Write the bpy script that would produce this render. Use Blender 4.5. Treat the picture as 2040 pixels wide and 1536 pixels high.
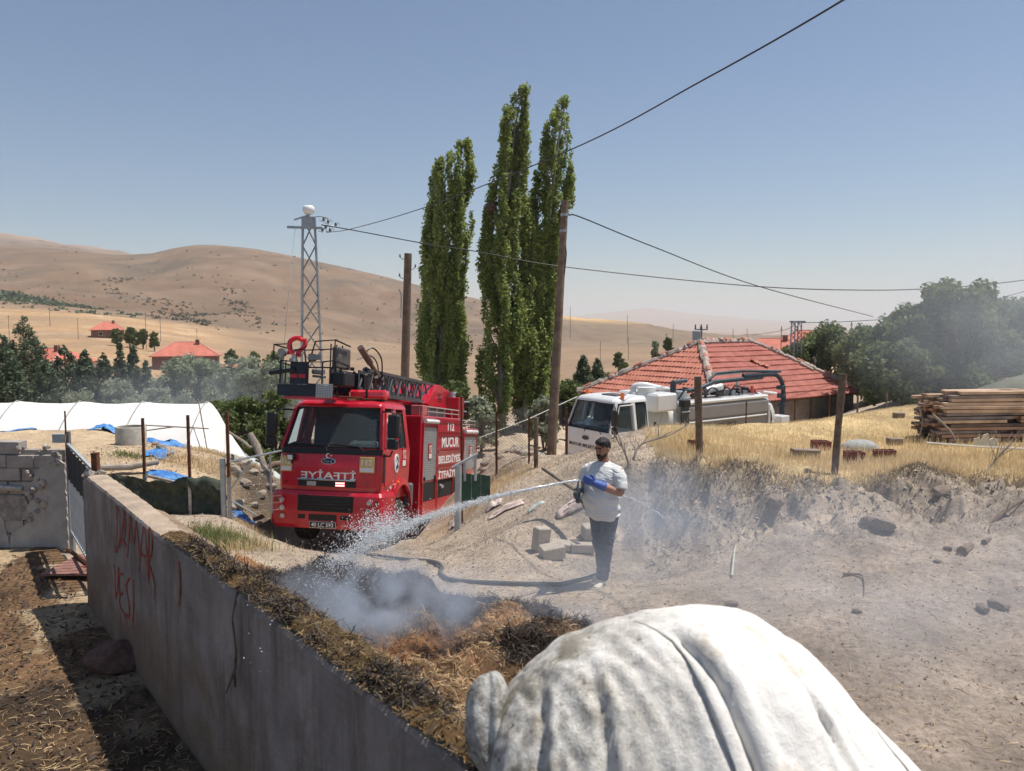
import bpy, bmesh, math, random
import numpy as np
from mathutils import Vector, Matrix, Euler
random.seed(7); RNG = np.random.default_rng(7)
R = math.radians
S = bpy.context.scene
C = S.collection
for o in list(bpy.data.objects): bpy.data.objects.remove(o)

# ------------------------------------------------------------------ camera
CZ = 3.4; F = 1534.0; PITCH = math.atan(118/F)
cam = bpy.data.cameras.new('camera'); camo = bpy.data.objects.new('camera', cam); C.objects.link(camo)
camo.location = (0, 0, CZ); camo.rotation_euler = (math.pi/2-PITCH, 0, 0)
cam.sensor_width = 36; cam.lens = 36*F/2040; cam.clip_start = .05; cam.clip_end = 60000
cam.dof.use_dof = True; cam.dof.focus_distance = 15; cam.dof.aperture_fstop = 3.2
S.camera = camo
# ------------------------------------------------------------------ sky, sun, exposure
SUN_EL = R(69); SUN_AZ = math.atan2(.97, .24)        # towards +x and a little away from the camera
world = bpy.data.worlds.new('World'); S.world = world; world.use_nodes = True
wn = world.node_tree.nodes; wl = world.node_tree.links
bg = wn['Background']; sky = wn.new('ShaderNodeTexSky'); sky.sky_type = 'NISHITA'; sky.sun_disc = False
sky.sun_elevation = SUN_EL; sky.sun_rotation = SUN_AZ; sky.altitude = 1100; sky.air_density = 1.15; sky.dust_density = 1.0; sky.ozone_density = 2.4
wl.new(sky.outputs[0], bg.inputs[0]); bg.inputs[1].default_value = .09
sl = bpy.data.lights.new('sun', 'SUN'); sl.energy = 4.9; sl.angle = R(.5); sl.color = (1, .955, .88)
slo = bpy.data.objects.new('sun', sl); C.objects.link(slo)
sdir = Vector((math.sin(SUN_AZ)*math.cos(SUN_EL), math.cos(SUN_AZ)*math.cos(SUN_EL), math.sin(SUN_EL)))
slo.rotation_euler = sdir.to_track_quat('Z', 'Y').to_euler(); slo.location = (0, 0, 60)
vs = S.view_settings; vs.view_transform = 'Standard'; vs.look = 'None'; vs.gamma = 1; vs.use_curve_mapping = False; vs.exposure = .16
S.render.engine = 'CYCLES'; S.cycles.use_denoising = True; S.cycles.max_bounces = 8; S.cycles.volume_bounces = 1
S.cycles.transparent_max_bounces = 12; S.cycles.volume_max_steps = 96; S.cycles.volume_step_rate = 1.0

cp_, sp_ = math.cos(PITCH), math.sin(PITCH)
def at(px, py, d):
    """world point seen at photo coordinate (px, py) when it stands d metres away"""
    t = (768-py)/F; h = d*(t*cp_-sp_)/(cp_+t*sp_); zc = d*cp_-h*sp_
    return Vector(((px-1020)/F*zc, d, CZ+h))
def atx(px, d, z):
    zc = d*cp_-(z-CZ)*sp_
    return Vector(((px-1020)/F*zc, d, z))

# ------------------------------------------------------------------ materials
MATS = {}
def mat(name, col, rough=.7, metal=0., var=.15, scale=6., bump=0., bscale=None, coat=0., trans=0., emit=None, col2=None, detail=6, spec=.5, stain=None, ior=1.45, sheen=0.):
    if name in MATS: return MATS[name]
    m = bpy.data.materials.new(name); m.use_nodes = True; MATS[name] = m
    nt = m.node_tree; N = nt.nodes; L = nt.links; b = N['Principled BSDF']
    b.inputs['Roughness'].default_value = rough; b.inputs['Metallic'].default_value = metal
    b.inputs['Specular IOR Level'].default_value = spec; b.inputs['IOR'].default_value = ior
    if coat: b.inputs['Coat Weight'].default_value = coat; b.inputs['Coat Roughness'].default_value = .08
    if trans: b.inputs['Transmission Weight'].default_value = trans
    tc = N.new('ShaderNodeTexCoord'); nz = N.new('ShaderNodeTexNoise'); nz.inputs['Scale'].default_value = scale; nz.inputs['Detail'].default_value = detail; nz.inputs['Roughness'].default_value = .62
    L.new(tc.outputs['Object'], nz.inputs['Vector'])
    cr = N.new('ShaderNodeValToRGB'); e = cr.color_ramp.elements
    c2 = col2 if col2 else tuple(min(1, c*(1+var)) for c in col); c1 = col if col2 else tuple(c*(1-var) for c in col)
    e[0].position = .35; e[1].position = .65; e[0].color = (*c1, 1); e[1].color = (*c2, 1)
    L.new(nz.outputs['Fac'], cr.inputs[0]); out = cr.outputs[0]
    if stain:
        n2 = N.new('ShaderNodeTexNoise'); n2.inputs['Scale'].default_value = stain[1]; n2.inputs['Detail'].default_value = 8; n2.inputs['Roughness'].default_value = .7
        L.new(tc.outputs['Object'], n2.inputs['Vector'])
        r2 = N.new('ShaderNodeValToRGB'); r2.color_ramp.elements[0].position = stain[2]; r2.color_ramp.elements[1].position = stain[2]+.12
        L.new(n2.outputs['Fac'], r2.inputs[0]); mx = N.new('ShaderNodeMixRGB'); mx.inputs[2].default_value = (*stain[0], 1)
        mf = N.new('ShaderNodeMath'); mf.operation = 'MULTIPLY'; mf.inputs[1].default_value = stain[3]
        L.new(r2.outputs[0], mf.inputs[0]); L.new(mf.outputs[0], mx.inputs[0]); L.new(out, mx.inputs[1]); out = mx.outputs[0]
    L.new(out, b.inputs['Base Color'])
    if bump:
        nb = N.new('ShaderNodeTexNoise'); nb.inputs['Scale'].default_value = bscale or scale*3; nb.inputs['Detail'].default_value = 8; nb.inputs['Roughness'].default_value = .65
        L.new(tc.outputs['Object'], nb.inputs['Vector']); bp = N.new('ShaderNodeBump'); bp.inputs['Strength'].default_value = 1; bp.inputs['Distance'].default_value = bump
        L.new(nb.outputs['Fac'], bp.inputs['Height']); L.new(bp.outputs[0], b.inputs['Normal'])
    if emit: b.inputs['Emission Color'].default_value = (*emit[0], 1); b.inputs['Emission Strength'].default_value = emit[1]
    return m
def leafmat(name, c1, c2, tr=.35):
    m = bpy.data.materials.new(name); m.use_nodes = True; nt = m.node_tree; N = nt.nodes; L = nt.links; MATS[name] = m
    b = N['Principled BSDF']; b.inputs['Roughness'].default_value = .55; b.inputs['Specular IOR Level'].default_value = .35
    a = N.new('ShaderNodeAttribute'); a.attribute_name = 'rnd'
    cr = N.new('ShaderNodeValToRGB'); cr.color_ramp.elements[0].color = (*c1, 1); cr.color_ramp.elements[1].color = (*c2, 1)
    L.new(a.outputs['Fac'], cr.inputs[0]); L.new(cr.outputs[0], b.inputs['Base Color'])
    t = N.new('ShaderNodeBsdfTranslucent'); L.new(cr.outputs[0], t.inputs[0]); mx = N.new('ShaderNodeMixShader'); mx.inputs[0].default_value = tr
    L.new(b.outputs[0], mx.inputs[1]); L.new(t.outputs[0], mx.inputs[2]); L.new(mx.outputs[0], N['Material Output'].inputs[0])
    return m

# ------------------------------------------------------------------ mesh helpers
def tag(o, label=None, cat=None, group=None, kind=None):
    if label: o['label'] = label
    if cat: o['category'] = cat
    if group: o['group'] = group
    if kind: o['kind'] = kind
    return o
def empty(name, loc=(0, 0, 0), rot=(0, 0, 0), label=None, cat=None, group=None):
    o = bpy.data.objects.new(name, None); C.objects.link(o); o.location = loc; o.rotation_euler = rot; o.empty_display_size = .2
    return tag(o, label, cat, group)
def link(name, me, m=None, parent=None):
    if m is not None and not me.materials:
        for x in (m if isinstance(m, (list, tuple)) else [m]): me.materials.append(x)
    o = bpy.data.objects.new(name, me); C.objects.link(o)
    if parent is not None: o.parent = parent
    return o
class MB:
    def __init__(s): s.v = []; s.f = []; s.sm = []; s.mi = []; s.cur = 0
    def add(s, vs_, fs, smooth=False):
        n = len(s.v); s.v += [tuple(v) for v in vs_]; s.f += [tuple(i+n for i in f) for f in fs]; s.sm += [smooth]*len(fs); s.mi += [s.cur]*len(fs); return s
    def box(s, c, d, rot=None, jit=0):
        c = Vector(c); hx, hy, hz = d[0]/2, d[1]/2, d[2]/2
        M = rot.to_matrix() if isinstance(rot, Euler) else (Euler(rot).to_matrix() if rot else Matrix.Identity(3))
        P = [c+M@Vector((x*hx+random.uniform(-jit, jit), y*hy+random.uniform(-jit, jit), z*hz+random.uniform(-jit, jit))) for z in (-1, 1) for y in (-1, 1) for x in (-1, 1)]
        return s.add(P, [(0, 2, 3, 1), (4, 5, 7, 6), (0, 1, 5, 4), (2, 6, 7, 3), (0, 4, 6, 2), (1, 3, 7, 5)])
    def b2(s, x0, x1, y0, y1, z0, z1): return s.box(((x0+x1)/2, (y0+y1)/2, (z0+z1)/2), (abs(x1-x0), abs(y1-y0), abs(z1-z0)))
    def rbox(s, x0, x1, y0, y1, z0, z1, r=.03):
        """box with chamfered edges"""
        X = ((x0, x0+r, x1-r, x1)); Y = (y0, y0+r, y1-r, y1); Z = (z0, z0+r, z1-r, z1)
        def ring(z, a, b):  # inset a
            return [(X[1]+b, Y[0]+a, z), (X[2]-b, Y[0]+a, z), (X[3]-a, Y[1]+b, z), (X[3]-a, Y[2]-b, z), (X[2]-b, Y[3]-a, z), (X[1]+b, Y[3]-a, z), (X[0]+a, Y[2]-b, z), (X[0]+a, Y[1]+b, z)]
        return s.loft([ring(z0, r*.8, 0), ring(Z[1], 0, 0), ring(Z[2], 0, 0), ring(z1, r*.8, 0)], cap=True)
    def loft(s, rings, cap=True, smooth=False, closed=True):
        n = len(rings[0]); vs_ = [p for r in rings for p in r]; fs = []
        for i in range(len(rings)-1):
            for j in range(n if closed else n-1):
                a = i*n+j; b = i*n+(j+1) % n; fs.append((a, b, b+n, a+n))
        s.add(vs_, fs, smooth)
        if cap:
            n0 = len(s.v)-len(vs_)
            s.f += [tuple(n0+i for i in range(n))[::-1], tuple(n0+len(vs_)-n+i for i in range(n))]; s.sm += [False]*2; s.mi += [s.cur]*2
        return s
    def cyl(s, p0, p1, r0, r1=None, n=10, cap=True, smooth=True):
        return s.tube([p0, p1], [r0, r0 if r1 is None else r1], n, cap, smooth)
    def tube(s, path, r, n=6, cap=True, smooth=True, squash=None):
        P = [Vector(p) for p in path]; rs = r if isinstance(r, (list, tuple)) else [r]*len(P); rings = []; prev = None
        for i, p in enumerate(P):
            t = (P[min(i+1, len(P)-1)]-P[max(i-1, 0)])
            if t.length < 1e-9: t = Vector((0, 0, 1))
            t.normalize()
            if prev is None: u = t.cross(Vector((0, 0, 1)) if abs(t.z) < .9 else Vector((1, 0, 0))).normalized()
            else: u = (prev-t*prev.dot(t)).normalized()
            prev = u; w = t.cross(u)
            rings.append([p+(u*math.cos(a)+w*math.sin(a))*rs[i] for a in [2*math.pi*k/n for k in range(n)]])
        return s.loft(rings, cap, smooth)
    def prism(s, poly, axis, a, b):
        """polygon (list of 2d) extruded along axis 'x','y','z' from a to b"""
        def P(q, t): return (t, q[0], q[1]) if axis == 'x' else ((q[0], t, q[1]) if axis == 'y' else (q[0], q[1], t))
        return s.loft([[P(q, a) for q in poly], [P(q, b) for q in poly]])
    def build(s, name, m=None, parent=None, **k):
        me = bpy.data.meshes.new(name); me.from_pydata(s.v, [], s.f)
        me.polygons.foreach_set('use_smooth', s.sm); me.polygons.foreach_set('material_index', s.mi)
        bm = bmesh.new(); bm.from_mesh(me); bmesh.ops.recalc_face_normals(bm, faces=bm.faces); bm.to_mesh(me); bm.free()
        if any(s.sm):
            try: me.set_sharp_from_angle(angle=R(45))
            except Exception: pass
        me.update(); o = link(name, me, m, parent)
        return tag(o, **k) if k else o
def bevel(o, w=.01, seg=2):
    b = o.modifiers.new('bevel', 'BEVEL'); b.width = w; b.segments = seg; b.limit_method = 'ANGLE'; return o
def npmesh(name, V, Fq, m=None, parent=None, smooth=False, rnd=None):
    """fast mesh from numpy arrays; Fq (n,3) or (n,4)"""
    me = bpy.data.meshes.new(name); V = np.asarray(V, dtype=np.float32); Fq = np.asarray(Fq, dtype=np.int32); k = Fq.shape[1]
    me.vertices.add(len(V)); me.vertices.foreach_set('co', V.ravel()); me.loops.add(Fq.size); me.loops.foreach_set('vertex_index', Fq.ravel())
    me.polygons.add(len(Fq)); me.polygons.foreach_set('loop_start', np.arange(0, Fq.size, k, dtype=np.int32))
    me.polygons.foreach_set('use_smooth', np.full(len(Fq), smooth))
    if rnd is not None:
        a = me.attributes.new('rnd', 'FLOAT', 'FACE'); a.data.foreach_set('value', np.asarray(rnd, dtype=np.float32))
    me.update(calc_edges=True); me.validate()
    return link(name, me, m, parent)
def curvepts(P, n=8):
    """Catmull-Rom through points"""
    P = [Vector(p) for p in P]; out = []
    Q = [P[0]*2-P[1]]+P+[P[-1]*2-P[-2]]
    for i in range(1, len(Q)-2):
        for k in range(n):
            t = k/n; a, b, c, d = Q[i-1], Q[i], Q[i+1], Q[i+2]
            out.append(.5*((2*b)+(c-a)*t+(2*a-5*b+4*c-d)*t*t+(3*b-a-3*c+d)*t**3))
    return out+[P[-1]]
def remesh(name, mb, voxel, m, parent, smooth_it=4):
    """one continuous skin from overlapping closed lofts"""
    me = bpy.data.meshes.new('tmp'); me.from_pydata(mb.v, [], mb.f); o = bpy.data.objects.new('tmp', me); C.objects.link(o)
    bm = bmesh.new(); bm.from_mesh(me); bmesh.ops.recalc_face_normals(bm, faces=bm.faces); bm.to_mesh(me); bm.free()
    md = o.modifiers.new('r', 'REMESH'); md.mode = 'VOXEL'; md.voxel_size = voxel
    sm = o.modifiers.new('s', 'SMOOTH'); sm.factor = .5; sm.iterations = smooth_it
    dg = bpy.context.evaluated_depsgraph_get(); dg.update(); new = bpy.data.meshes.new_from_object(o.evaluated_get(dg), depsgraph=dg)
    bpy.data.objects.remove(o); new.name = name
    new.polygons.foreach_set('use_smooth', [True]*len(new.polygons)); new.materials.clear()
    return link(name, new, m, parent)
def text(s, name, m, parent, loc, rot, width=None, height=None, mirror=False, depth=.004, bold=.0, label=None):
    cu = bpy.data.curves.new(name, 'FONT'); cu.body = s; cu.size = 1; cu.align_x = 'CENTER'; cu.align_y = 'CENTER'; cu.extrude = .01; cu.offset = bold
    cu.resolution_u = 3
    o = bpy.data.objects.new('t', cu); C.objects.link(o); dg = bpy.context.evaluated_depsgraph_get(); dg.update()
    me = bpy.data.meshes.new_from_object(o.evaluated_get(dg), depsgraph=dg); bpy.data.objects.remove(o); me.name = name
    co = np.zeros(len(me.vertices)*3, dtype=np.float32); me.vertices.foreach_get('co', co); co = co.reshape(-1, 3)
    mn, mx = co.min(0), co.max(0); co -= (mn+mx)/2
    sx = width/(mx[0]-mn[0]) if width else None; sy = height/(mx[1]-mn[1]) if height else None
    sx = sx or sy; sy = sy or sx; co *= (sx*(-1 if mirror else 1), sy, depth/.02)
    me.vertices.foreach_set('co', co.ravel())
    if mirror: me.flip_normals()
    me.materials.clear(); ob = link(name, me, m, parent); ob.location = loc; ob.rotation_euler = rot
    if label: ob['label'] = label
    return ob
FRONT = (math.pi/2, 0, 0); SIDE = (math.pi/2, 0, math.pi/2)

# ------------------------------------------------------------------ noise
def vnoise(x, y, seed=0):
    xi = np.floor(x).astype(np.int64); yi = np.floor(y).astype(np.int64); xf = x-xi; yf = y-yi
    def h(a, b):
        n = (a*374761393+b*668265263+seed*1442695041) & 0xffffffff; n = ((n ^ (n >> 13))*1274126177) & 0xffffffff; return ((n ^ (n >> 16)) & 0xffff)/65535.
    u = xf*xf*(3-2*xf); v = yf*yf*(3-2*yf)
    return (h(xi, yi)*(1-u)+h(xi+1, yi)*u)*(1-v)+(h(xi, yi+1)*(1-u)+h(xi+1, yi+1)*u)*v
def fbm(x, y, o=5, seed=0, g=.5):
    t = 0; a = 1; n = 0
    for i in range(o): t = t+a*(vnoise(x, y, seed+i)-.5); n += a; a *= g; x = x*2.03+17; y = y*2.03+5
    return t/n*2

# ------------------------------------------------------------------ terrain heights
class TPS:
    def __init__(s, P, v, lam=1e-3):
        s.P = np.array(P, float); n = len(s.P); K = s.k(np.linalg.norm(s.P[:, None]-s.P[None], axis=2))+np.eye(n)*lam
        A = np.zeros((n+3, n+3)); A[:n, :n] = K; A[:n, n] = 1; A[:n, n+1:] = s.P; A[n, :n] = 1; A[n+1:, :n] = s.P.T
        s.w = np.linalg.solve(A, np.concatenate([v, [0, 0, 0]]))
    def k(s, r): return np.where(r > 1e-9, r*r*np.log(r+1e-12), 0)
    def __call__(s, x, y):
        sh = np.shape(x); q = np.stack([np.ravel(x), np.ravel(y)], 1); out = np.zeros(len(q)); n = len(s.P)
        for i in range(0, len(q), 60000):
            c = q[i:i+60000]; r = np.sqrt(((c[:, None]-s.P[None])**2).sum(2)); out[i:i+60000] = s.k(r)@s.w[:n]+s.w[n]+c@s.w[n+1:]
        return out.reshape(sh)
NEAR = [(1100,3,.3),(1600,3,.4),(2100,3,.45),(2800,3,.5),(1020,6,.3),(1400,6,.35),(1900,6,.45),(2600,6,.5),(3500,10,1),
 (1187,9,.33),(1000,8.8,.25),(850,9.5,.05),(700,11,-.3),(1400,9,.4),(1700,9,.6),(2040,9,.78),(2500,9,.9),(700,8,.2),(500,8.5,.1),(420,10,-.05),(330,10.5,-.1),
 (1230,11.65,.34),(1300,11.58,.37),(1400,11.3,.44),(1500,10.6,.52),(1650,10.2,.66),(1850,10,.82),
 (1230,12.2,1.14),(1300,12.15,1.16),(1250,12.7,1.18),(1330,12.7,1.16),(1400,12.6,1.12),(1400,13.3,1.11),(1500,12.6,1.04),(1400,11.8,1.1),(1500,11.6,1.0),(1650,11.3,.97),(1850,11.2,1.0),(2040,11,1.0),
 (1270,13.5,1.2),(1400,14,1.1),(1600,14,1.03),(1850,14,1.0),(2100,14,1.0),(2600,14,1.1),(2100,17,1.0),(1700,17,1.0),(1500,16.5,1.0),
 (1300,17.6,.98),(1450,18.6,.88),(1590,19.5,.86),(1700,21,.84),(1800,22,1.05),(1950,20,1.05),(2300,22,1.1),
 (1300,20.5,-1.6),(1220,20,-1.5),(1450,22.3,-1.9),(1560,23.5,-1.9),(1680,27,-1.2),(1800,28,.2),(2040,28,.4),(2500,30,.6),(1300,25,-2.1),(1450,27,-2.2),(1180,25,-2.1),
 (1215,16,.98),(1150,16.5,.6),(1128,18,.35),(1097,19,.12),(1080,16.5,.33),(1068,17,.24),(987,18,-.12),(950,16,-.35),(900,16,-.95),(880,18,-1.55),(1100,14,.25),(1000,13,-.05),(1100,12,.35),(1000,11,.1),(1180,13.5,.75),
 (1140,20.5,-.75),(1060,22,-.3),(1000,23,-.3),(950,21,-.5),(930,23,-1.3),(1000,40,-1.9),(880,40,-2.5),(1200,38,-2.6),(1400,40,-2.5),(1600,40,-2),(1800,35,.2),(2040,40,.4),(600,40,-4),(0,45,-5.5),(400,45,-5),(2600,45,.8),(-600,45,-5.5),
 (545,15.5,-1.05),(800,15.5,-1.12),(560,17,-1.42),(820,17.5,-1.5),(700,20,-1.9),(700,24,-2.4),(900,22,-1.95),(900,25,-2.3),(650,14,-.8),(480,13,-.4),(560,13.5,-.56),(750,13.5,-.85),(800,12,-.35),(560,12,-.3),(500,16,-.9),
 (452,15,-.38),(374,15,-.3),(284,15.5,-.3),(200,14,-.2),(100,13,-.1),(-100,13,0),(-600,13,0),
 (150,18,.45),(300,18,.35),(150,22,.28),(0,20,.35),(400,19,.2),(440,18,-.1),(284,16.4,-.1),(200,24,.1),(-300,20,.4),(500,18.5,-.2),(540,20,-.5),(0,27,-1.6),(200,27,-1.8),(400,27,-2.0),(560,26,-2.4),(-300,27,-1.6),(-900,20,.3)]
nearF = TPS([[*atx(a, d, z).xy] for a, d, z in NEAR], [z for a, d, z in NEAR], 2e-3)
FAR = []
def ring(d, cols):
    for px, py in cols: FAR.append((px, d, py))
ring(40, [(-1500, 840), (-600, 985), (0, 975), (400, 960), (600, 930), (800, 880), (1000, 852), (1200, 878), (1400, 875), (1600, 857), (1800, 770), (2040, 765), (2600, 750), (4000, 740)])
ring(70, [(-1500, 800), (-600, 870), (0, 868), (400, 865), (700, 850), (1000, 815), (1200, 805), (1400, 800), (1650, 770), (2040, 730), (2600, 720), (4000, 700)])
ring(120, [(-1500, 720), (-600, 745), (0, 752), (200, 755), (400, 775), (600, 790), (800, 790), (1000, 775), (1200, 748), (1400, 745), (1650, 720), (2040, 700), (2600, 690), (4000, 680)])
ring(170, [(-600, 700), (0, 705), (200, 712), (370, 722), (600, 745), (800, 755), (1000, 745), (1200, 726), (1400, 724), (1650, 700), (2040, 680), (2600, 680)])
ring(280, [(-1500, 620), (-600, 640), (0, 652), (200, 660), (400, 688), (600, 712), (800, 725), (1000, 720), (1200, 706), (1400, 706), (1650, 690), (2040, 675), (2600, 670), (4000, 660)])
ring(400, [(-600, 605), (0, 622), (200, 632), (400, 662), (600, 690), (800, 704), (1000, 703), (1200, 694), (1400, 695), (1650, 685)])
ring(600, [(-1500, 520), (-600, 560), (0, 590), (200, 602), (400, 618), (500, 628), (600, 640), (800, 668), (1000, 680), (1200, 676), (1400, 684), (1650, 680), (2040, 672), (2600, 668)])
ring(900, [(-600, 500), (0, 535), (200, 548), (300, 556), (400, 545), (600, 565), (800, 606), (1000, 642), (1200, 652), (1400, 670), (1650, 676)])
ring(1250, [(-1500, 420), (-600, 455), (0, 493), (150, 500), (290, 513), (350, 495), (420, 490), (500, 496), (600, 514), (700, 536), (800, 561), (900, 585), (1000, 607), (1120, 630), (1200, 641), (1350, 658), (1450, 668), (1650, 676), (2040, 672), (2600, 668)])
ring(1700, [(-600, 455), (0, 500), (290, 530), (420, 530), (600, 560), (800, 605), (1000, 650), (1200, 668), (1400, 674), (2040, 672)])
ring(2600, [(-1500, 400), (-600, 430), (0, 467), (100, 484), (200, 499), (290, 512), (420, 540), (600, 590), (800, 640), (1000, 662), (1200, 668), (1400, 668), (2040, 666), (3000, 660)])
ring(4500, [(-1000, 560), (0, 600), (500, 640), (1000, 660), (1400, 660), (2040, 660), (3000, 655)])
ring(9000, [(-1000, 640), (0, 645), (500, 648), (1000, 640), (1130, 633), (1200, 626), (1285, 614), (1360, 624), (1450, 631), (1560, 641), (1800, 646), (2040, 650), (3000, 645)])
ring(13000, [(-1000, 648), (500, 648), (1285, 640), (2040, 649), (3000, 648)])
farF = TPS([[p/250., math.log(d)*2.6] for p, d, y in FAR], [y for p, d, y in FAR], 1e-2)
WA = Vector((-.215, 3.0)); WB = Vector((-5.19, 9.19)); WD = (WB-WA).normalized(); WNR = Vector((WD.y, -WD.x))   # wall face line, normal to the right
def sstep(x, a, b): t = np.clip((x-a)/(b-a), 0, 1); return t*t*(3-2*t)
def height(x, y, noise=True):
    x = np.asarray(x, float); y = np.asarray(y, float)
    yc = np.maximum(y, .8); zn = nearF(x, np.clip(y, 1.5, 60))
    zf = zn
    if yc.max() > 33:
        px = 1020+F*x/yc; ld = np.log(np.clip(yc, 30, 14000))*2.6
        q = farF(np.clip(px, -2500, 4500)/250., ld)
        zf = CZ+yc*((650-q)/F)
        if noise:
            px_d = np.clip(yc, 30, 14000)
            g = 1-np.abs(fbm(x/170+3, y/330+9, 5, 11)); g2 = fbm(x/60, y/60, 5, 5)
            amp = sstep(px_d, 350, 700)*(1-sstep(px_d, 3000, 6000))*(1-.85*np.exp(-((px_d-1250)/220.)**2))
            zf = zf+((g-.8)*-24*amp)+g2*np.clip(px_d/300, 0, 1.8)*sstep(px_d, 60, 200)*.8*(1-sstep(px_d, 4000, 8000))
            zf = zf+fbm(x/900, y/900, 4, 31)*sstep(px_d, 5000, 8500)*25
    w = sstep(yc, 33, 55); z = zn*(1-w)+np.minimum(zf, 318+.02*(zf-318))*w
    if noise:
        bank = np.exp(-((y-11.6+.15*(x-2))/.9)**2)*sstep(x, 1.2, 2.2)
        n1 = fbm(x*1.1, y*1.1, 5, 3); n2 = fbm(x*3.1, y*3.1, 4, 8)
        z = z+(n1*.07+n2*.025)*(1-sstep(yc, 40, 80))+bank*(n1*.38+n2*.26-.22*np.clip(np.abs(fbm(x*1.7+2, y*1.7, 4, 13))*2.2, 0, 1)+.08)
        slope = np.exp(-((y-10.4)/1.3)**2)*sstep(x, 2.5, 4.5); z = z+slope*(n1*.16+n2*.10)
    # the yard left of the concrete wall, in front of the block wall, is level
    side = (x-WA.x)*WNR.x+(y-WA.y)*WNR.y
    sl_ = (x-WA.x)*WD.x+(y-WA.y)*WD.y; rp = (1-sstep(side, .22, 1.35))*(1-sstep(sl_, 5.6, 7.6)); z = z+np.maximum(1.585-z, 0)*rp*(side > .1)*(y < 11)
    yard = (side < .12) & (y < 11.85)
    zy = .02*fbm(x*1.5, y*1.5, 4, 21) if noise else 0*x
    return np.where(yard, zy, z)
def gz(x, y): return float(height(np.array([x]), np.array([y]))[0])
# ------------------------------------------------------------------ ground, hills: one sheet to the horizon
def build_ground():
    u = np.concatenate([np.linspace(-4, -.78, 60)[:-1], np.linspace(-.78, .78, 660), np.linspace(.78, 4, 60)[1:]])
    lD = np.concatenate([np.arange(math.log(1.5), math.log(7.5), .018), np.arange(math.log(7.5), math.log(26), .0062), np.arange(math.log(26), math.log(1600), .014), np.arange(math.log(1600), math.log(14000), .03)])
    D = np.exp(lD); U, DD = np.meshgrid(u, D); X = U*DD; Y = DD.copy(); Z = height(X, Y)
    nr, nc = X.shape
    # rows behind the camera
    Xb = np.stack([u*6, u*60]); Yb = np.stack([np.full(nc, -3.), np.full(nc, -300.)]); Zb = np.stack([np.full(nc, .0), np.full(nc, -.5)])
    X = np.concatenate([Xb[::-1], X]); Y = np.concatenate([Yb[::-1], Y]); Z = np.concatenate([Zb[::-1], Z]); nr += 2
    V = np.stack([X.ravel(), Y.ravel(), Z.ravel()], 1); i = np.arange((nr-1)*(nc)).reshape(nr-1, nc)[:, :-1].ravel()
    Fq = np.stack([i, i+1, i+nc+1, i+nc], 1)
    o = npmesh('ground', V, Fq, None, None, True); me = o.data
    x, y = X.ravel(), Y.ravel(); side = (x-WA.x)*WNR.x+(y-WA.y)*WNR.y
    px = 1020+F*x/np.maximum(y, .8)
    def c(*a): return np.array(a)[None]
    col = np.repeat(c(.44, .35, .265), len(x), 0)                               # grey beige soil
    def mixin(w, cc):
        nonlocal col
        w = np.clip(w, 0, 1)[:, None]; col = col*(1-w)+c(*cc)*w
    n = fbm(x*.5, y*.5, 5, 40); nf = fbm(x*2.2, y*2.2, 4, 41); nh = fbm(x/40, y/40, 5, 42); nh2 = fbm(x/150, y/150, 4, 43)
    # the trodden grey brown ground with ash on the right
    mixin((sstep(x, .5, 3)*(1-sstep(y, 9.5, 11)))*.75, (.355, .285, .235))
    mixin(sstep(nf, .1, .5)*.5*(y < 13), (.26, .205, .165))
    pl = sstep(y, 11.2, 12.0)*(1-sstep(y, 24, 30))*sstep(x-(y-11)*.12, 2.0, 2.9)    # dry grass plateau
    mixin(pl*.9, (.55, .40, .20))
    mixin(pl*sstep(n, .0, .5)*.4, (.36, .27, .16))
    bank = np.exp(-((y-11.4)/.55)**2)*sstep(x, 1.6, 2.2); mixin(bank*.6, (.36, .29, .225))
    mixin(bank*sstep(nf, 0, .3)*.4, (.22, .17, .13))
    mixin(sstep(y, 33, 70), (.32, .225, .145))
    fld = sstep(y, 60, 110)*(1-sstep(y, 420+nh*60, 480+nh*60)); mixin(fld*.9, (.27, .185, .12)); lf = fld*(1-sstep(px, 380, 520)); mixin(lf*.9, (.42, .265, .14)); mixin(lf*sstep(fbm(x/22, y/50, 5, 46), .05, .25)*.55, (.30, .20, .13)); mixin(lf*sstep(fbm(x/9, y/14, 4, 49), .15, .35)*.5, (.50, .38, .25)); mixin(fld*sstep(nh, -.1, .4)*.5, (.30, .205, .125)); mixin(np.exp(-((y-98)/16)**2)*sstep(px, 1130, 1180)*.8, (.50, .37, .23))
    hl = sstep(y, 430+nh*60, 520+nh*60); mixin(hl, (.18, .117, .075)); mixin(hl*sstep(fbm(x/300+5, y/90, 5, 47), .0, .3)*.5, (.26, .18, .125)); mixin(hl*sstep(fbm(x/70, y/160, 5, 48), .04, .28)*.75, (.125, .098, .07)); mixin(hl*sstep(fbm(x/24, y/60, 5, 45), .1, .3)*.4, (.24, .17, .12)); mixin(hl*sstep(nh, .0, .5)*.5, (.155, .118, .08)); mixin(hl*sstep(nh2, .05, .4)*.4, (.25, .172, .112))  # darker streaks put gully shade into the hill colour
    rt = hl*sstep(px, 1080, 1150); mixin(rt*.6, (.24, .175, .115)); mixin(rt*np.exp(-((y-1130)/90)**2)*(px < 1290), (.62, .40, .17))
    mixin(sstep(y, 2000, 2600)*.9, (.36, .26, .2))
    md = sstep(y, 14.5, 16)*(1-sstep(y, 26, 32))*sstep(-x, 3.8+y*.04, 5.5+y*.05); mixin(md*.9, (.52, .385, .245)); 
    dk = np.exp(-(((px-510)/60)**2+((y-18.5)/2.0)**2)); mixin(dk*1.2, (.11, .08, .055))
    road = np.exp(-((x+2.6-.02*y)/2.2)**2)*(y > 11.5)*(y < 26)*(side > .3); mixin(road*.5, (.42, .33, .24))
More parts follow.
